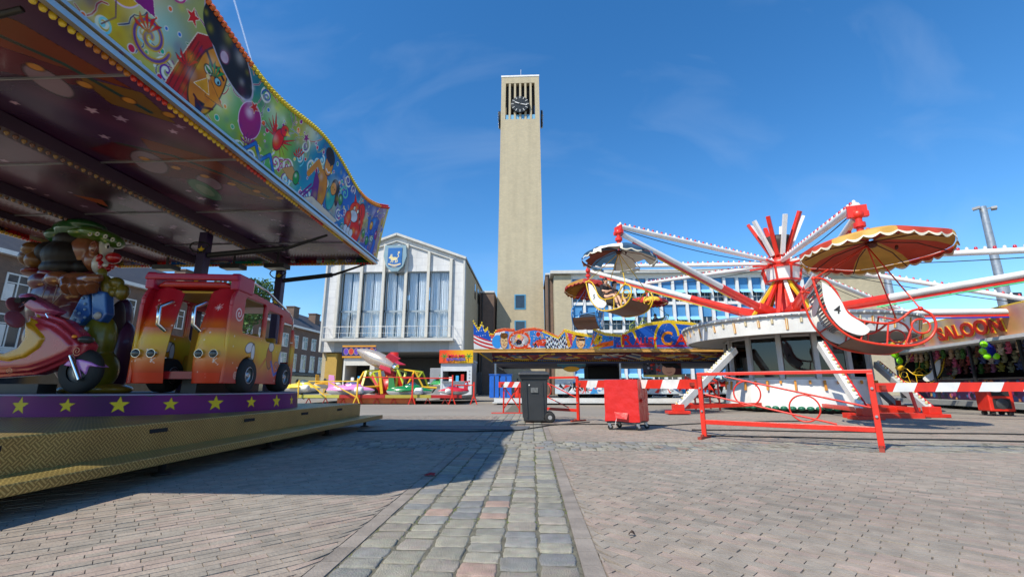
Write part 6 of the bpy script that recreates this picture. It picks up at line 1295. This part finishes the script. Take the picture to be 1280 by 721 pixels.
jet(545, 29.0, 480, 2.0, '3a9a4a', R(120), 'light green toy jet at the back behind the red jet')
def rocket():
    a, b_ = at(447, 437, 26.5), at(492, 458, 26.0); T = thing('rocket', a.lerp(b_, .5), 'large silver rocket with red fins rising above the toy jets', 'rocket')
    d = (b_-a); L = d.length; d.normalize(); n = 22; pts = [a+d*L*t for t in np.linspace(0, 1, n)]; rs = [max(.02, .44*math.sin(PI*(.04+.8*t))**.8) for t in np.linspace(0, 1, n)]
    b = MB(); b.tube(pts, rs, 20); b.build('body', mat('pearl_silver', lin('c8b8a8'), .25, .5), T)
    b = MB(); b.tube([b_-d*.05, b_+d*.18], [.2, .16], 14); b.tube([b_+d*.1, b_+d*.2], [.24, .24], 14); b.build('nozzle', CHROME, T)
    u = d.cross(Vector((0, 1, 0))).normalized()
    for k in range(4):
        q = math.cos(k*PI/2+.5)*u+math.sin(k*PI/2+.5)*d.cross(u); w_ = d.cross(q)
        b = MB(); b.prism([b_-d*.75+q*.25-w_*.03, b_-d*.1+q*.2-w_*.03, b_+d*.35+q*.7-w_*.03, b_-d*.45+q*.72-w_*.03], w_*.07); b.build('fin', mat('fin_red', lin('b8283c'), .3, coat=.4), T, bevel=.01)
    b = MB(); c = a.lerp(b_, .6); b.cyl(c, Vector((-8.3, 27, 2.7)), .08, n=8); b.build('mast', STEEL, T)
rocket()
for (x, y, h, m, lab) in ((-9.0, 23.3, 1.3, YELLOWP, 'yellow rail frame in front of the yellow toy jet'), (-6.1, 23.2, 1.5, RED, 'red A-shaped post between the pink and green toy jets'), (-4.05, 23.2, 1.45, RED, 'red A-shaped post between the green and red toy jets'), (-2.95, 23.2, 1.1, RED, 'short red post at the right end of the jet ride')):
    T = thing('rail_post', (x, y, 0), lab, 'rail post'); b = MB(); b.bar((x, y, .3), (x, y, h), .07, up=(0, 1, 0)); b.build('pole', m, T)
    b = MB(); b.bar((x-.17, y, 0), (x, y, .45), .05); b.bar((x+.17, y, 0), (x, y, .45), .05); b.build('splayed_foot', m, T)
    b = MB(); b.bar((x, y, h-.15), (x-2.6 if h != 1.1 else x-1.0, y+.02, h-.15), .05); b.build('rail', m, T)
    if h == 1.3: b = MB(); b.bar((x, y, .35), (x-1.5, y, h-.2), .05); b.bar((x-1.6, y, .35), (x-2.6, y, h-.2), .05); b.bar((x-3.1, y, .3), (x-3.1, y, h-.1), .06, up=(0, 1, 0)); b.build('brace', m, T)

# ---------------------------------------------------------------- booths
def booth(px0, px1, Y, ztop, label, c, art, w_, name='ticket_booth', counter=1.15):
    x0, x1 = at(px0, 460, Y).x, at(px1, 460, Y).x; T = thing(name, ((x0+x1)/2, Y, 0), label, 'booth'); d = 2.2; mm = mat('booth_'+c, lin(c), .45, var=.1)
    b = MB(); b.box(x0, x0+.12, Y, Y+d, .1, ztop); b.box(x1-.3, x1, Y, Y+d, .1, ztop); b.box(x0+.121, x1-.301, Y+d-.08, Y+d, .1, ztop); b.box(x0+.121, x1-.301, Y+.02, Y+.1, .1, counter); b.box(x0+.121, x1-.301, Y+.01, Y+.12, ztop-.55, ztop); b.build('wall', mm, T)
    b = MB(); b.box(x0-.05, x1+.05, Y-.1, Y+d+.1, ztop+.002, ztop+.12); b.build('roof', mm, T)
    b = MB(); b.box(x0+.1, x1-.28, Y-.18, Y+.2, counter+.002, counter+.05); b.build('counter', STEEL, T)
    b = MB(); b.box(x0+.125, x1-.305, Y+d-.3, Y+d-.1, .2, ztop-.1); b.build('dark_interior', mat('booth_dark', (.03, .03, .035), .9), T)
    wd = x1-x0+.16; A = Art(wd, .78, 150, 52, 'e8b81e'); art(A, wd); s = A.panel('sign', plane_fn((x0-.08, Y-.12, ztop-.08), (1, 0, 0), (0, -.1, 1)), PAINTED, T, .06)
    for i, (dx, cc) in enumerate(((.25, 'e8e8e0'), (.45, '3aa0d0'), (.6, 'c8281e'))):
        b = MB(); b.box(x0+dx*wd, x0+dx*wd+.18, Y+.0, Y+.15, counter+.051, counter+.3+.08*i); b.build('counter_item', mat('item_'+cc, lin(cc), .5), T)
    for k in range(4): b = MB(); b.cyl((x1-.15, Y-.012, 1.2+.2*k), (x1-.15, Y+.0, 1.2+.2*k), .05, n=10); b.build('coin_disc', mat('disc_red', lin('a82a2a'), .4) if k == 0 else STEEL, T)
    return T, s, (x0, x1)
def a1(A, w_):
    A.put(np.clip(1.3-A.X/1.2, 0, 1), 'e8502a'); 
    for x in (.28, w_-.3):
        A.stroke([(x, .08), (x+.03, .4)], .05, '7a4a1a')
        for a in range(6): A.stroke([(x+.03, .42), (x+.03+.2*math.cos(a*1.05), .42+.15*math.sin(a*1.05))], .05, '1e8a3a')
T, s, (x0, x1) = booth(551, 590, 27.5, 2.35, 'white ticket booth with a palm tree sign beside the town hall', 'c8ccd0', a1, 1)
t = MB()
for (body, z, c, w_) in (('MIAMI', 2.63, 'd8284a', 1.0), ('EXPRESS', 2.42, '2a4ab8', 1.15)):
    t.text(body, ((x0+x1)/2, -.0+27.5-.19, z), (1, 0, 0), (0, 0, 1), .22, w_, .02, lin(c), .02)
t.build('lettering', PAINTED, s)
def a2(A, w_):
    A.put(A.X*0+1., '2a2a6a'); A.put((A.Y > .68)*1., 'd8982a'); A.put((A.Y < .12)*1., 'd8982a')
    for i in range(7): A.disc(.25+.33*i, .4, .15, .2, 'c8443a' if i % 2 else '6a4ab0', 0, 'e8c83a')
booth(429, 468, 28.5, 2.75, 'booth with a blue and orange sign behind the silver rocket', 'd0ccc0', a2, 1)
T = thing('generator_cabinet', (-5.9, 31.5, 0), 'pale grey cabinet under the town hall overhang', 'cabinet'); b = MB(); b.box(-7.1, -5.3, 31.5, 33.5, .1, 2.15); b.build('body', GREY, T, bevel=.03)
b = MB(); b.box(-6.3, -6.27, 31.485, 31.497, .2, 2.05); b.build('door_seam', DARK, T); b = MB(); [b.box(-6.15, -5.45, 31.48, 31.497, 1.3+.12*k, 1.36+.12*k) for k in range(5)]; b.build('vent', DARK, T)
b = MB(); x = x1+.15
T = thing('parked_trailer', (-1.9, 29.5, 0), 'dark covered trailer with slanted awning right of the ticket booth', 'trailer'); b.prism([(-2.35, 28.5, .5), (-2.35, 28.5, 2.2), (-1.6, 28.5, 1.7), (-1.6, 28.5, .5)], (0, 4, 0)); b.build('body', mat('trailer_dark', (.06, .06, .062), .6), T)
b = MB(); b.tube([(-2.4, 28.4, 2.3), (-1.5, 28.4, 1.75)], .03, 6); b.tube([(-2.4, 28.4, 2.6), (-1.9, 28.4, 2.3)], .03, 6); b.build('awning_rod', STEEL, T)
b = MB(); b.cyl((-2.3, 28.9, .3), (-2.1, 28.9, .3), .3, n=16); b.build('wheel', RUBBER, T)

# ---------------------------------------------------------------- saloon shooting stall on the right
def saloon():
    A0, A1 = at(1112, 445, 24.5), at(1300, 420, 15.2); A0.z = A1.z = 0; d = (A1-A0); L = d.length+6; u = d.normalized(); n = u.cross(Vector((0, 0, 1)))   # n faces the camera side
    T = thing('saloon_stall', A0, 'long prize stall on the right with a purple saloon signboard', 'stall')
    back = -n
    A = Art(L, 1.0, 900, 70, 'c8508a')
    for _ in range(120): A.soft(random.random()*L, random.random(), random.uniform(.2, .6), random.choice(['e88a3a', 'a84ab8', '3ab0d8', 'e8c84a', 'd84a7a', '7a3ab0', 'f0d8a0']), .6)
    for xx, c in ((2.0, 'e8d8a0'), (8.2, 'e8a060')): A.soft(xx, .5, .9, c, .9)
    for i in range(12): A.poly([(L*.93+random.random()*.6, random.random()), (L*.93+random.random()*.6, random.random()), (L*.93+random.random()*.6, random.random())], 'd84a2a')
    for i in range(7): A.disc(.4+.1*i, .3+.07*i, .08, None, '3aa84a'); 
    A.put((A.Y > .95)*1., 'e8c040')
    zb = 2.62
    f = lambda X, Yv: np.array(A0)+X[..., None]*np.array(u)+np.array(n)*(.1+.15*Yv[..., None])+Yv[..., None]*np.array((0, 0, 1.))+np.array((0, 0, zb))
    P = A.panel('signboard', f, PAINTED, T, .05 if (u.cross(Vector((0, 0, 1))).dot(n) > 0) else -.05)
    def tx(body, x, w_, h, c, z):
        up = (n*.15+Vector((0, 0, 1))).normalized(); o = A0+u*x+n*(.1+.15*z+.02)+Vector((0, 0, zb+z)); t = MB()
        t.text(body, o, u, up, h, w_+.1, .015, lin('f0d040'), .055); t.text(body, o+n*.016, u, up, h, w_, .03, lin('c8301e'), .03)
        # slab serifs
        t.build('lettering', PAINTED, P)
    tx('LUCKY', 2.6, 2.3, .62, 'e8a02a', .16); tx('SALOON', 6.6, 3.7, .74, 'c8301e', .16)
    def blk(mb, a, b, p, q_, z0, z1, col=None):      # box in stall frame: along a..b, depth p..q_ (back from front)
        V = [A0+u*s+back*t+Vector((0, 0, z)) for z in (z0, z1) for t in (p, q_) for s in (a, b)]
        return mb.add(V, [(0, 2, 3, 1), (4, 5, 7, 6), (0, 1, 5, 4), (2, 6, 7, 3), (0, 4, 6, 2), (1, 3, 7, 5)], col=col)
    b = MB(); blk(b, -.2, L, -.25, 3, zb-.14, zb-.02); b.build('canopy', mat('canopy_white', (.6, .6, .58), .5), T)
    b = MB(); blk(b, 0, L, 2.8, 3, .3, zb-.15); blk(b, -.02, .2, .2, 2.79, .3, zb-.15); b.build('back_wall', mat('stall_dark', (.02, .02, .024), .8), T)
    b = MB(); blk(b, 0, L, -.3, 2.79, .12, .32); b.build('deck', mat('deck_light', (.32, .33, .32), .6, var=.15), T)
    for x in np.arange(.4, L, 2.6): b = MB(); b.bar(A0+u*x+back*.3+Vector((0, 0, .33)), A0+u*x+back*.3+Vector((0, 0, zb-.15)), .08); b.build('post', DARK, T)
    A = Art(L-1, .8, 500, 40, '3a1c40')
    for _ in range(260): x = random.random()*L; A.disc(x, random.random()*.8, random.uniform(.04, .14), None, random.choice(['6a1c4a', '8a2a5a', '20305a', 'c87a4a', '3a4a8a', '1a1a2a', 'a85a8a', '2a6a9a', 'd8a05a']))
    A.panel('counter_front', lambda X, Yv: np.array(A0)+(X[..., None]+.5)*np.array(u)+np.array(back)*.5+(Yv[..., None]+.33)*np.array((0, 0, 1.)), PAINTED, T, .05 if (u.cross(Vector((0, 0, 1))).dot(n) > 0) else -.05)
    b = MB(); blk(b, .5, L-.5, .4, .9, 1.135, 1.2); b.build('counter_top', mat('counter_wood', (.12, .08, .06), .5), T)
    # rows of hanging plush prizes: soft rounded bodies with limbs
    rs = random.Random(5); G = 'plush prizes hanging in the saloon stall'
    cols = ['c85a7a', 'a8a04a', '4a7a3a', 'c8a888', '7a4a3a', 'b84a4a', '8a8a6a', '5a6a9a', 'd8c8b0', 'a86a8a']; proto = {}
    for r_ in range(3):
        for i in range(34):
            x = .7+i*(L-1.2)/34+rs.uniform(-.08, .08); z = zb-.42-.30*r_+rs.uniform(-.05, .05); dep = .45+.35*r_; c = rs.choice(cols)
            p = A0+u*x+back*dep+Vector((0, 0, z))
            if c not in proto:
                o = bpy.data.objects.new('plush_toy', None); COL.objects.link(o); W[o.name] = Matrix(); b = MB(); m = mat('plush_'+c, lin(c), .95, var=.3, scale=20, bump=.5, bscale=60)
                b.ell((0, 0, 0), (.09, .08, .12), n=10, m=7); b.ell((0, 0, .16), (.085, .08, .08), n=10, m=7); 
                for s in (-1, 1): b.ell((s*.06, 0, .235), .035, n=8, m=5); b.ell((s*.11, -.03, .03), (.035, .035, .08), Matrix.Rotation(s*.7, 4, 'Y'), n=8, m=5); b.ell((s*.06, -.05, -.13), (.04, .06, .04), n=8, m=5)
                b.build('body', m, o); e = MB(); [e.ell((s*.03, -.075, .18), .011, n=6, m=4) for s in (-1, 1)]; e.build('eye', DARK, o); proto[c] = o
            else: o = copy_tree(proto[c])
            o.location = p; o.rotation_euler = (0, 0, math.atan2(u.y, u.x)+rs.uniform(-.4, .4)); nm = {'c85a7a': 'pink', 'a8a04a': 'olive', '4a7a3a': 'green', 'c8a888': 'tan', '7a4a3a': 'brown', 'b84a4a': 'red', '8a8a6a': 'khaki', '5a6a9a': 'blue', 'd8c8b0': 'cream', 'a86a8a': 'mauve'}[c]
            tag(o, f'small {nm} plush toy hanging under the saloon stall canopy', 'plush toy', f'{nm} plush prizes under the saloon canopy')
    p = at(1236, 437, 17.2)
    T2 = thing('inflatable_flower', p, 'large green and navy round inflatable toy hanging in the saloon stall', 'inflatable toy'); b = MB(); b.ell(p, (.24, .12, .28)); b.build('body', mat('navy_vinyl', lin('14207a'), .25), T2)
    for a in (130, 190, 235, 305): b = MB(); b.ell(p+Vector((.27*math.cos(R(a)), -.05, .27*math.sin(R(a)))), (.13, .08, .12)); b.build('petal', mat('lime_vinyl', lin('8ae01e'), .25), T2)
    p = at(1118, 440, 23.2); T3 = thing('inflatable_toy', p, 'bright lime inflatable toy hanging at the left end of the saloon stall', 'inflatable toy'); b = MB(); b.ell(p, (.2, .12, .28)); b.ell(p+Vector((.18, 0, -.4)), (.15, .1, .18)); b.build('body', mat('lime_vinyl', 0), T3); b = MB(); b.ell(p+Vector((.05, -.1, -.75)), (.22, .1, .14)); b.build('yellow_lobe', YELLOWP, T3)
    for (px, c, h, lab) in ((1170, '5a2a5a', .9, 'plum'), (1205, '2a4a8a', .8, 'blue'), (1262, '8a3a5a', .95, 'rose')):
        pass
saloon()

# ---------------------------------------------------------------- foreground street furniture
def wheelie_bin():
    x0, Y = -.27, 11.3; w_ = .66; T = thing('wheelie_bin', (x0+w_/2, Y+.3, 0), 'dark grey wheelie bin on the cobbled strip', 'bin'); h = 1.17; m = mat('bin_plastic', (.035, .037, .04), .45, var=.2, scale=4, bump=.15, bscale=60)
    def fr(z, e): k = .06*(1-z/h); return [(x0-e+k, Y-e+k, z), (x0+w_+e-k*.6, Y-e+k, z), (x0+w_+e-k*.6, Y+.62+e-k, z), (x0-e+k, Y+.62+e-k, z)]
    b = MB(); a, c = fr(0.03, 0), fr(h-.05, .0); b.add(a+c, [(3, 2, 1, 0), (0, 1, 5, 4), (1, 2, 6, 5), (2, 3, 7, 6), (3, 0, 4, 7), (4, 5, 6, 7)]); b.build('tub', m, T, bevel=.035)
    b = MB(); a, c = fr(h-.13, .03), fr(h-.03, .045); b.add(a+c, [(3, 2, 1, 0), (0, 1, 5, 4), (1, 2, 6, 5), (2, 3, 7, 6), (3, 0, 4, 7), (4, 5, 6, 7)]); b.build('rim', m, T, bevel=.012)
    b = MB(); z = h-.028; b.add([(x0-.07, Y-.08, z), (x0+w_+.05, Y-.08, z), (x0+w_+.05, Y+.68, z), (x0-.07, Y+.68, z), (x0-.05, Y-.06, z+.06), (x0+w_+.03, Y-.06, z+.06), (x0+w_+.03, Y+.66, z+.06), (x0-.05, Y+.66, z+.06), (x0+.06, Y+.05, z+.1), (x0+w_-.08, Y+.05, z+.1), (x0+w_-.08, Y+.55, z+.1), (x0+.06, Y+.55, z+.1)], [(3, 2, 1, 0), (0, 1, 5, 4), (1, 2, 6, 5), (2, 3, 7, 6), (3, 0, 4, 7), (4, 5, 9, 8), (5, 6, 10, 9), (6, 7, 11, 10), (7, 4, 8, 11), (8, 9, 10, 11)])
    lid = b.build('lid', m, T, bevel=.015)
    b = MB(); b.tube([(x0-.04, Y+.7, h-.02), (x0-.04, Y+.76, h+.02), (x0+w_+.02, Y+.76, h+.02), (x0+w_+.02, Y+.7, h-.02)], .018, 8); b.build('handle', m, lid)
    b = MB(); b.cyl((x0+w_-.02, Y+.05, .12), (x0+w_-.02, Y+.58, .12), .015, n=8); b.build('axle', DARK, T)
    for y in (Y+.02, Y+.56):
        b = MB(); b.lathe([(.05, -.03), (.11, -.035), (.13, -.02), (.13, .02), (.11, .035), (.05, .03)], (x0+w_+.04, y, .13), 20, M=Matrix.Rotation(R(90), 4, 'X')); wh = b.build('wheel', RUBBER, T)
        b = MB(); b.lathe([(0, .025), (.05, .03), (.085, .02), (.085, -.02), (.05, -.03), (0, -.025)], (x0+w_+.04, y, .13), 16, M=Matrix.Rotation(R(90), 4, 'X')); b.build('hub', mat('hub_grey', (.3, .3, .3), .5), wh)
    for xr_ in (x0+.12, x0+w_-.14):
        b = MB(); b.bar((xr_+.03, Y+.012+.025, .12), (xr_, Y-.004, .98), .03, .02, up=(0, 1, 0)); b.build('rib', m, T)
    for yr_ in (Y+.15, Y+.45): b = MB(); b.bar((x0+.045, yr_, .12), (x0-.004, yr_, .98), .03, .02, up=(1, 0, 0)); b.build('rib', m, T)
    b = MB(); b.box(x0+.24, x0+.42, Y-.002, Y+.004, .72, .84); b.build('label_patch', mat('worn_label', (.16, .165, .16), .6, var=.5, scale=20), T)
    b = MB(); b.cyl((x0+.2, Y-.0, .9), (x0+.2, Y-.008, .9), .018, n=10); b.build('rivet', WHITE, T)
wheelie_bin()
def trolley():
    # red tarpaulin cover over a wheeled stack
    x0, x1, Y = 1.5, 2.17, 9.55; h0, h1 = .17, 1.0; T = thing('covered_trolley', (1.95, 9.8, 0), 'trolley on castors under a bright red tarpaulin cover', 'trolley')
    rd = .58; corners = [(1.49, 9.62), (2.14, 9.38), (2.47, 9.95), (1.82, 10.2)]
    c0, c1, c2, c3 = [Vector((x, y, 0)) for x, y in corners]; n = 26; nz = 24; V = []; loop = []
    for a, b_ in ((c0, c1), (c1, c2), (c2, c3), (c3, c0)):
        for k in range(n): loop.append(a.lerp(b_, k/n))
    ctr = (c0+c1+c2+c3)/4; N = len(loop)
    for j in range(nz+1):
        z = h0+(h1-h0)*j/nz
        for i, p in enumerate(loop):
            e = (p-ctr); fl = 1.0-.03*(j/nz)+.012*noise.noise((p.x*3, p.y*3, z*2.2))+.01*math.sin(i*.55)*(1-j/nz)**2; dz = .012*math.sin(i*.23)*(1-j/nz); k_ = i % n
            sag = .05*noise.noise((p.x*7, p.y*7, z*5))+.035*abs(noise.noise((p.x*9+3*z, p.y*9, z*2+7))); q = ctr+e*(fl+sag*.35); V.append((q.x, q.y, z+dz+(.0 if j < nz else 0)))
    b = MB(); b.add(V, [(j*N+i, j*N+(i+1) % N, (j+1)*N+(i+1) % N, (j+1)*N+i) for j in range(nz) for i in range(N)], False)
    top = []; m_ = 10
    for j in range(1, m_+1):
        for i, p in enumerate(loop): q = ctr+(p-ctr)*(1-.03)*(1-j/m_); top.append((q.x, q.y, h1+.012*noise.noise((q.x*6, q.y*6, 1))+.01*(j/m_)))
    base = nz*N; b.add(V[base:base+N]+top, [(j*N+i, j*N+(i+1) % N, (j+1)*N+(i+1) % N, (j+1)*N+i) for j in range(m_) for i in range(N)])
    cov = b.build('cover', mat('red_tarpaulin', lin('cf1f18'), .36, var=.07, scale=4, bump=.7, bscale=6), T); 
    fl = MB(); u = (c1-c0).normalized(); nn_ = Vector((u.y, -u.x, 0)); o = c0+u*.2
    fl.prism([o+nn_*.02+Vector((0, 0, .36)), o+u*.27+nn_*.02+Vector((0, 0, .34)), o+u*.25+nn_*.06+Vector((0, 0, .22)), o+u*.03+nn_*.05+Vector((0, 0, .24))], nn_*.008); fl.build('flap', mat('red_tarpaulin', 0), cov)
    st = MB(); st.tube([o+u*.05+nn_*.03+Vector((0, 0, .26)), o+u*.02+nn_*.05+Vector((0, 0, .15)), o+u*.0+nn_*.03+Vector((0, 0, .06))], .006, 5); st.build('string', WHITE, cov)
    s = MB(); u2 = (c2-c1).normalized(); n2 = Vector((u2.y, -u2.x, 0)); s.prism([c1+u2*.15+n2*.012+Vector((0, 0, .62)), c1+u2*.5+n2*.012+Vector((0, 0, .62)), c1+u2*.5+n2*.02+Vector((0, 0, .55)), c1+u2*.15+n2*.02+Vector((0, 0, .55))], n2*.006); s.build('strap', mat('red_tarpaulin', 0), cov)
    b = MB(); b.prism([ctr+(p-ctr)*.93+Vector((0, 0, .14)) for p in (c0, c1, c2, c3)], (0, 0, .04)); b.build('base_board', DARK, T)
    for p in (c0, c1, c2, c3):
        q = ctr+(p-ctr)*.82; b = MB(); b.box(q.x-.03, q.x+.03, q.y-.03, q.y+.03, .09, .139); b.bar(q+Vector((0, 0, .1)), q+Vector((.03, 0, .05)), .05, .04); cs = b.build('castor', STEEL, T)
        b = MB(); b.cyl(q+Vector((.02, -.02, .052)), q+Vector((.02, .02, .052)), .052, n=16); b.build('castor_wheel', RUBBER, cs)
trolley()
def barrier(A0, B0, h, label, loops=2, foot=True, post=.075, z0=.0):
    A0, B0 = Vector((*A0, 0)), Vector((*B0, 0)); T = thing('red_barrier', (A0+B0)/2, label, 'barrier', 'red tube barriers round the rides'); u = (B0-A0).normalized(); L = (B0-A0).length; n = Vector((-u.y, u.x, 0)); Z = lambda z: Vector((0, 0, z))
    for p in (A0, B0): b = MB(); b.bar(p+Z(.03), p+Z(h-.026), post, .05, up=n); b.build('post', RED, T, bevel=.006)
    b = MB(); b.bar(A0-u*post/2+Z(h), B0+u*post/2+Z(h), .05, .052); b.build('top_rail', RED, T, bevel=.006)
    b = MB(); b.bar(A0+u*post/2+Z(.27 if L > 2 else .28), B0-u*post/2+Z(.27), .04, .075); b.build('bottom_rail', RED, T, bevel=.006)
    pts = lambda a, b_: (A0+u*a*L+Z(b_[0]*h), A0+u*b_[1]*L+Z(b_[2]*h))
    b = MB(); b.tube([A0+u*L*.17+Z(h*.96), A0+u*L*.98+Z(h*.53)], .014, 8); b.tube([A0+u*L*.03+Z(h*.68), A0+u*L*.8+Z(h*.3)], .014, 8); b.build('diagonal', RED, T)
    for k, (cx, cz) in enumerate(((.31, .70), (.64, .5))[:loops]):
        c = A0+u*L*cx+Z(h*cz); r = .20 if L > 2 else .17; b = MB(); b.tube([c+u*r*math.cos(t)*1.0+Z(r*.98*math.sin(t)) for t in np.linspace(0, 2*PI, 36)[:-1]], .012, 8, True); b.build('hoop', RED, T)
    if foot:
        for p in (A0, B0): b = MB(); b.bar(p-n*.28+Z(.02), p+n*.28+Z(.02), .06, .04); b.cyl(p-n*.12+Z(.04), p-n*.12+Z(.07), .03, n=8); b.build('foot', mat('worn_red', lin('9a3a2a'), .6, var=.4, scale=12), T)
    for p in (A0, B0):
        for z in (.42*h, .78*h): b = MB(); b.cyl(p-n*.025+Z(z), p-n*.045+Z(z), .018, n=8); b.build('bolt', STEEL, T)
    return T
barrier((2.93, 8.13), (4.82, 6.73), 1.07, 'big red barrier with two hoops in front of the swing ride')
barrier((.05, 13.0), (1.17, 11.89), 1.1, 'red barrier partly hidden behind the dark wheelie bin', 1)
# small trestle with a striped board left of the bin
T = thing('trestle_stand', (-.65, 15.2, 0), 'small red trestle left of the wheelie bin', 'trestle')
b = MB()
for x in (-.95, -.42): b.bar((x, 15.3, .02), (x+.02, 15.2, 1.0), .05, up=(0, 1, 0))
b.bar((-.95, 15.3, .15), (-.42, 15.2, .9), .035); b.bar((-.42, 15.3, .15), (-.95, 15.2, .9), .035); b.bar((-1.35, 15.3, .02), (-.3, 15.3, .02), .05, .03); b.build('frame', RED, T)
def plank(a, b_, h, label, n, parent=None, th=.03):
    a, b_ = Vector(a), Vector(b_); T = thing('striped_plank', a.lerp(b_, .5), label, 'barrier plank', 'red and white barrier planks'); u = (b_-a).normalized(); L = (b_-a).length; s = L/n; sk = h*.55; q = MB(); nn_ = Vector((-u.y, u.x, 0))*th
    cuts = [0]+[s*k for k in range(1, n)]+[L]
    for k in range(n):
        x0, x1 = cuts[k], cuts[k+1]; s0 = sk if k else 0; s1 = sk if k < n-1 else 0
        P = [a+u*(x0-s0/2)+Vector((0, 0, -h/2)), a+u*(x1-s1/2)+Vector((0, 0, -h/2)), a+u*(x1+s1/2)+Vector((0, 0, h/2)), a+u*(x0+s0/2)+Vector((0, 0, h/2))]
        q.prism(P, nn_, col=lin('d8301e') if k % 2 == 0 else (.74, .73, .70))
    q.build('board', mat('plank_paint', None, .5, var=.15, scale=6), T); 
    for p in (a+u*.1, b_-u*.1): r = MB(); r.box(p.x-.03, p.x+.03, p.y-.05, p.y+.06, p.z-.03, p.z+.03); r.build('bracket', mat('worn_red', 0), T)
    return T
plank((1.17, 11.85, .93), (2.9, 8.16+.05, .90), .17, 'red and white plank running behind the red covered trolley', 9)
plank((4.86, 6.75, .845), (9.4, 6.3, .87), .125, 'large red and white plank right of the big red barrier', 17)
plank((11.2, 13.1, .80), (16.5, 11.6, .80), .12, 'thin red and white plank farther back in front of the speaker box', 18)
plank((-1.1, 15.12, .93), (.2, 15.05, .93), .18, 'short red and white plank on the small trestle left of the bin', 8)
T = thing('barrier_post', (10.9, 13.6, 0), 'dark red post holding the thin striped plank', 'post'); b = MB(); b.bar((10.9, 13.6, 0), (10.75, 13.6, .95), .06, up=(0, 1, 0)); b.build('pole', mat('dark_red', lin('7a1a22'), .4), T); b = MB(); b.box(10.7, 11.1, 13.45, 13.75, .003, .03); b.build('foot', DARK, T)
T = thing('barrier_post', (3.2, 15.2, 0), 'thin red post behind the red covered trolley', 'post'); b = MB(); b.bar((3.55, 15.2, 0), (3.45, 15.2, .95), .06, up=(0, 1, 0)); b.build('pole', RED, T); b = MB(); b.box(3.35, 3.75, 15.05, 15.35, .003, .03); b.build('foot', RED, T)
def gz_(px, py, z=0): r = ray(px, py); t = (z-HC)/r.z; return Vector((r.x*t, r.y*t, z))
def speaker_box():
    p = gz_(1248, 518); x, y = p.x, p.y; w_, h = .64, .68; z0 = .12; rz = R(-12); T = thing('speaker_box', (x, y, 0), 'red box on wheels with black grille front before the saloon stall', 'speaker box', rz=rz); Mw = W[T.name]
    def tf(mb): mb.v = [tuple(Mw @ Vector(q_)) for q_ in mb.v]; return mb
    b = MB(); b.box(-w_/2, w_/2, -.25, .3, z0, z0+h); tf(b).build('cabinet', RED, T, bevel=.03)
    for z, hh in ((z0+.08, .3), (z0+.46, .18)): b = MB(); b.box(-w_/2+.1, w_/2-.1, -.262, -.252, z, z+hh); g = tf(b).build('grille', mat('grille_black', (.02, .02, .02), .7, bump=.8, bscale=300), T)
    b = MB(); b.lathe([(.16, -.0), (.13, .01), (0, .02)], (.0, -.264, z0+.23), 20, M=Matrix.Rotation(R(90), 4, 'X')); tf(b).build('speaker_cone', mat('cone_grey', (.05, .05, .05), .5), T)
    b = MB(); b.tube([(-.1+.16*math.cos(t), -.28, z0+h-.02+.07*math.sin(t)) for t in np.linspace(0, 2*PI, 20)[:-1]], .018, 7, True); tf(b).build('rope_handle', WHITE, T)
    for sx in (-.22, .22):
        for yy in (-.15, .2): b = MB(); b.cyl((sx-.05, yy, .06), (sx+.05, yy, .06), .06, n=14); tf(b).build('wheel', RUBBER, T)
speaker_box()

# small litter on the paving
def litter(x, y, c, lab, s=.05):
    b = MB(); p = Vector((x, y, .004)); V = []
    for k in range(9): a = k*.7; V.append(p+Vector((s*math.cos(a)*random.uniform(.5, 1), s*.6*math.sin(a)*random.uniform(.5, 1), random.uniform(0, .022))))
    V.append(p+Vector((0, 0, .03))); b.add(V, [(k, (k+1) % 9, 9) for k in range(9)]); one('litter', b, mat('litter_'+c, lin(c), .7), lab, 'litter', solid=.002)
g_ = gz_(538, 594); litter(g_.x, g_.y, '8a1a22', 'small crumpled dark red wrapper in the carousel shadow beside the cobbles', .07)
g_ = gz_(790, 669); litter(g_.x, g_.y, '3a2a20', 'small brown leaf on the bricks right of the cobbles', .022)
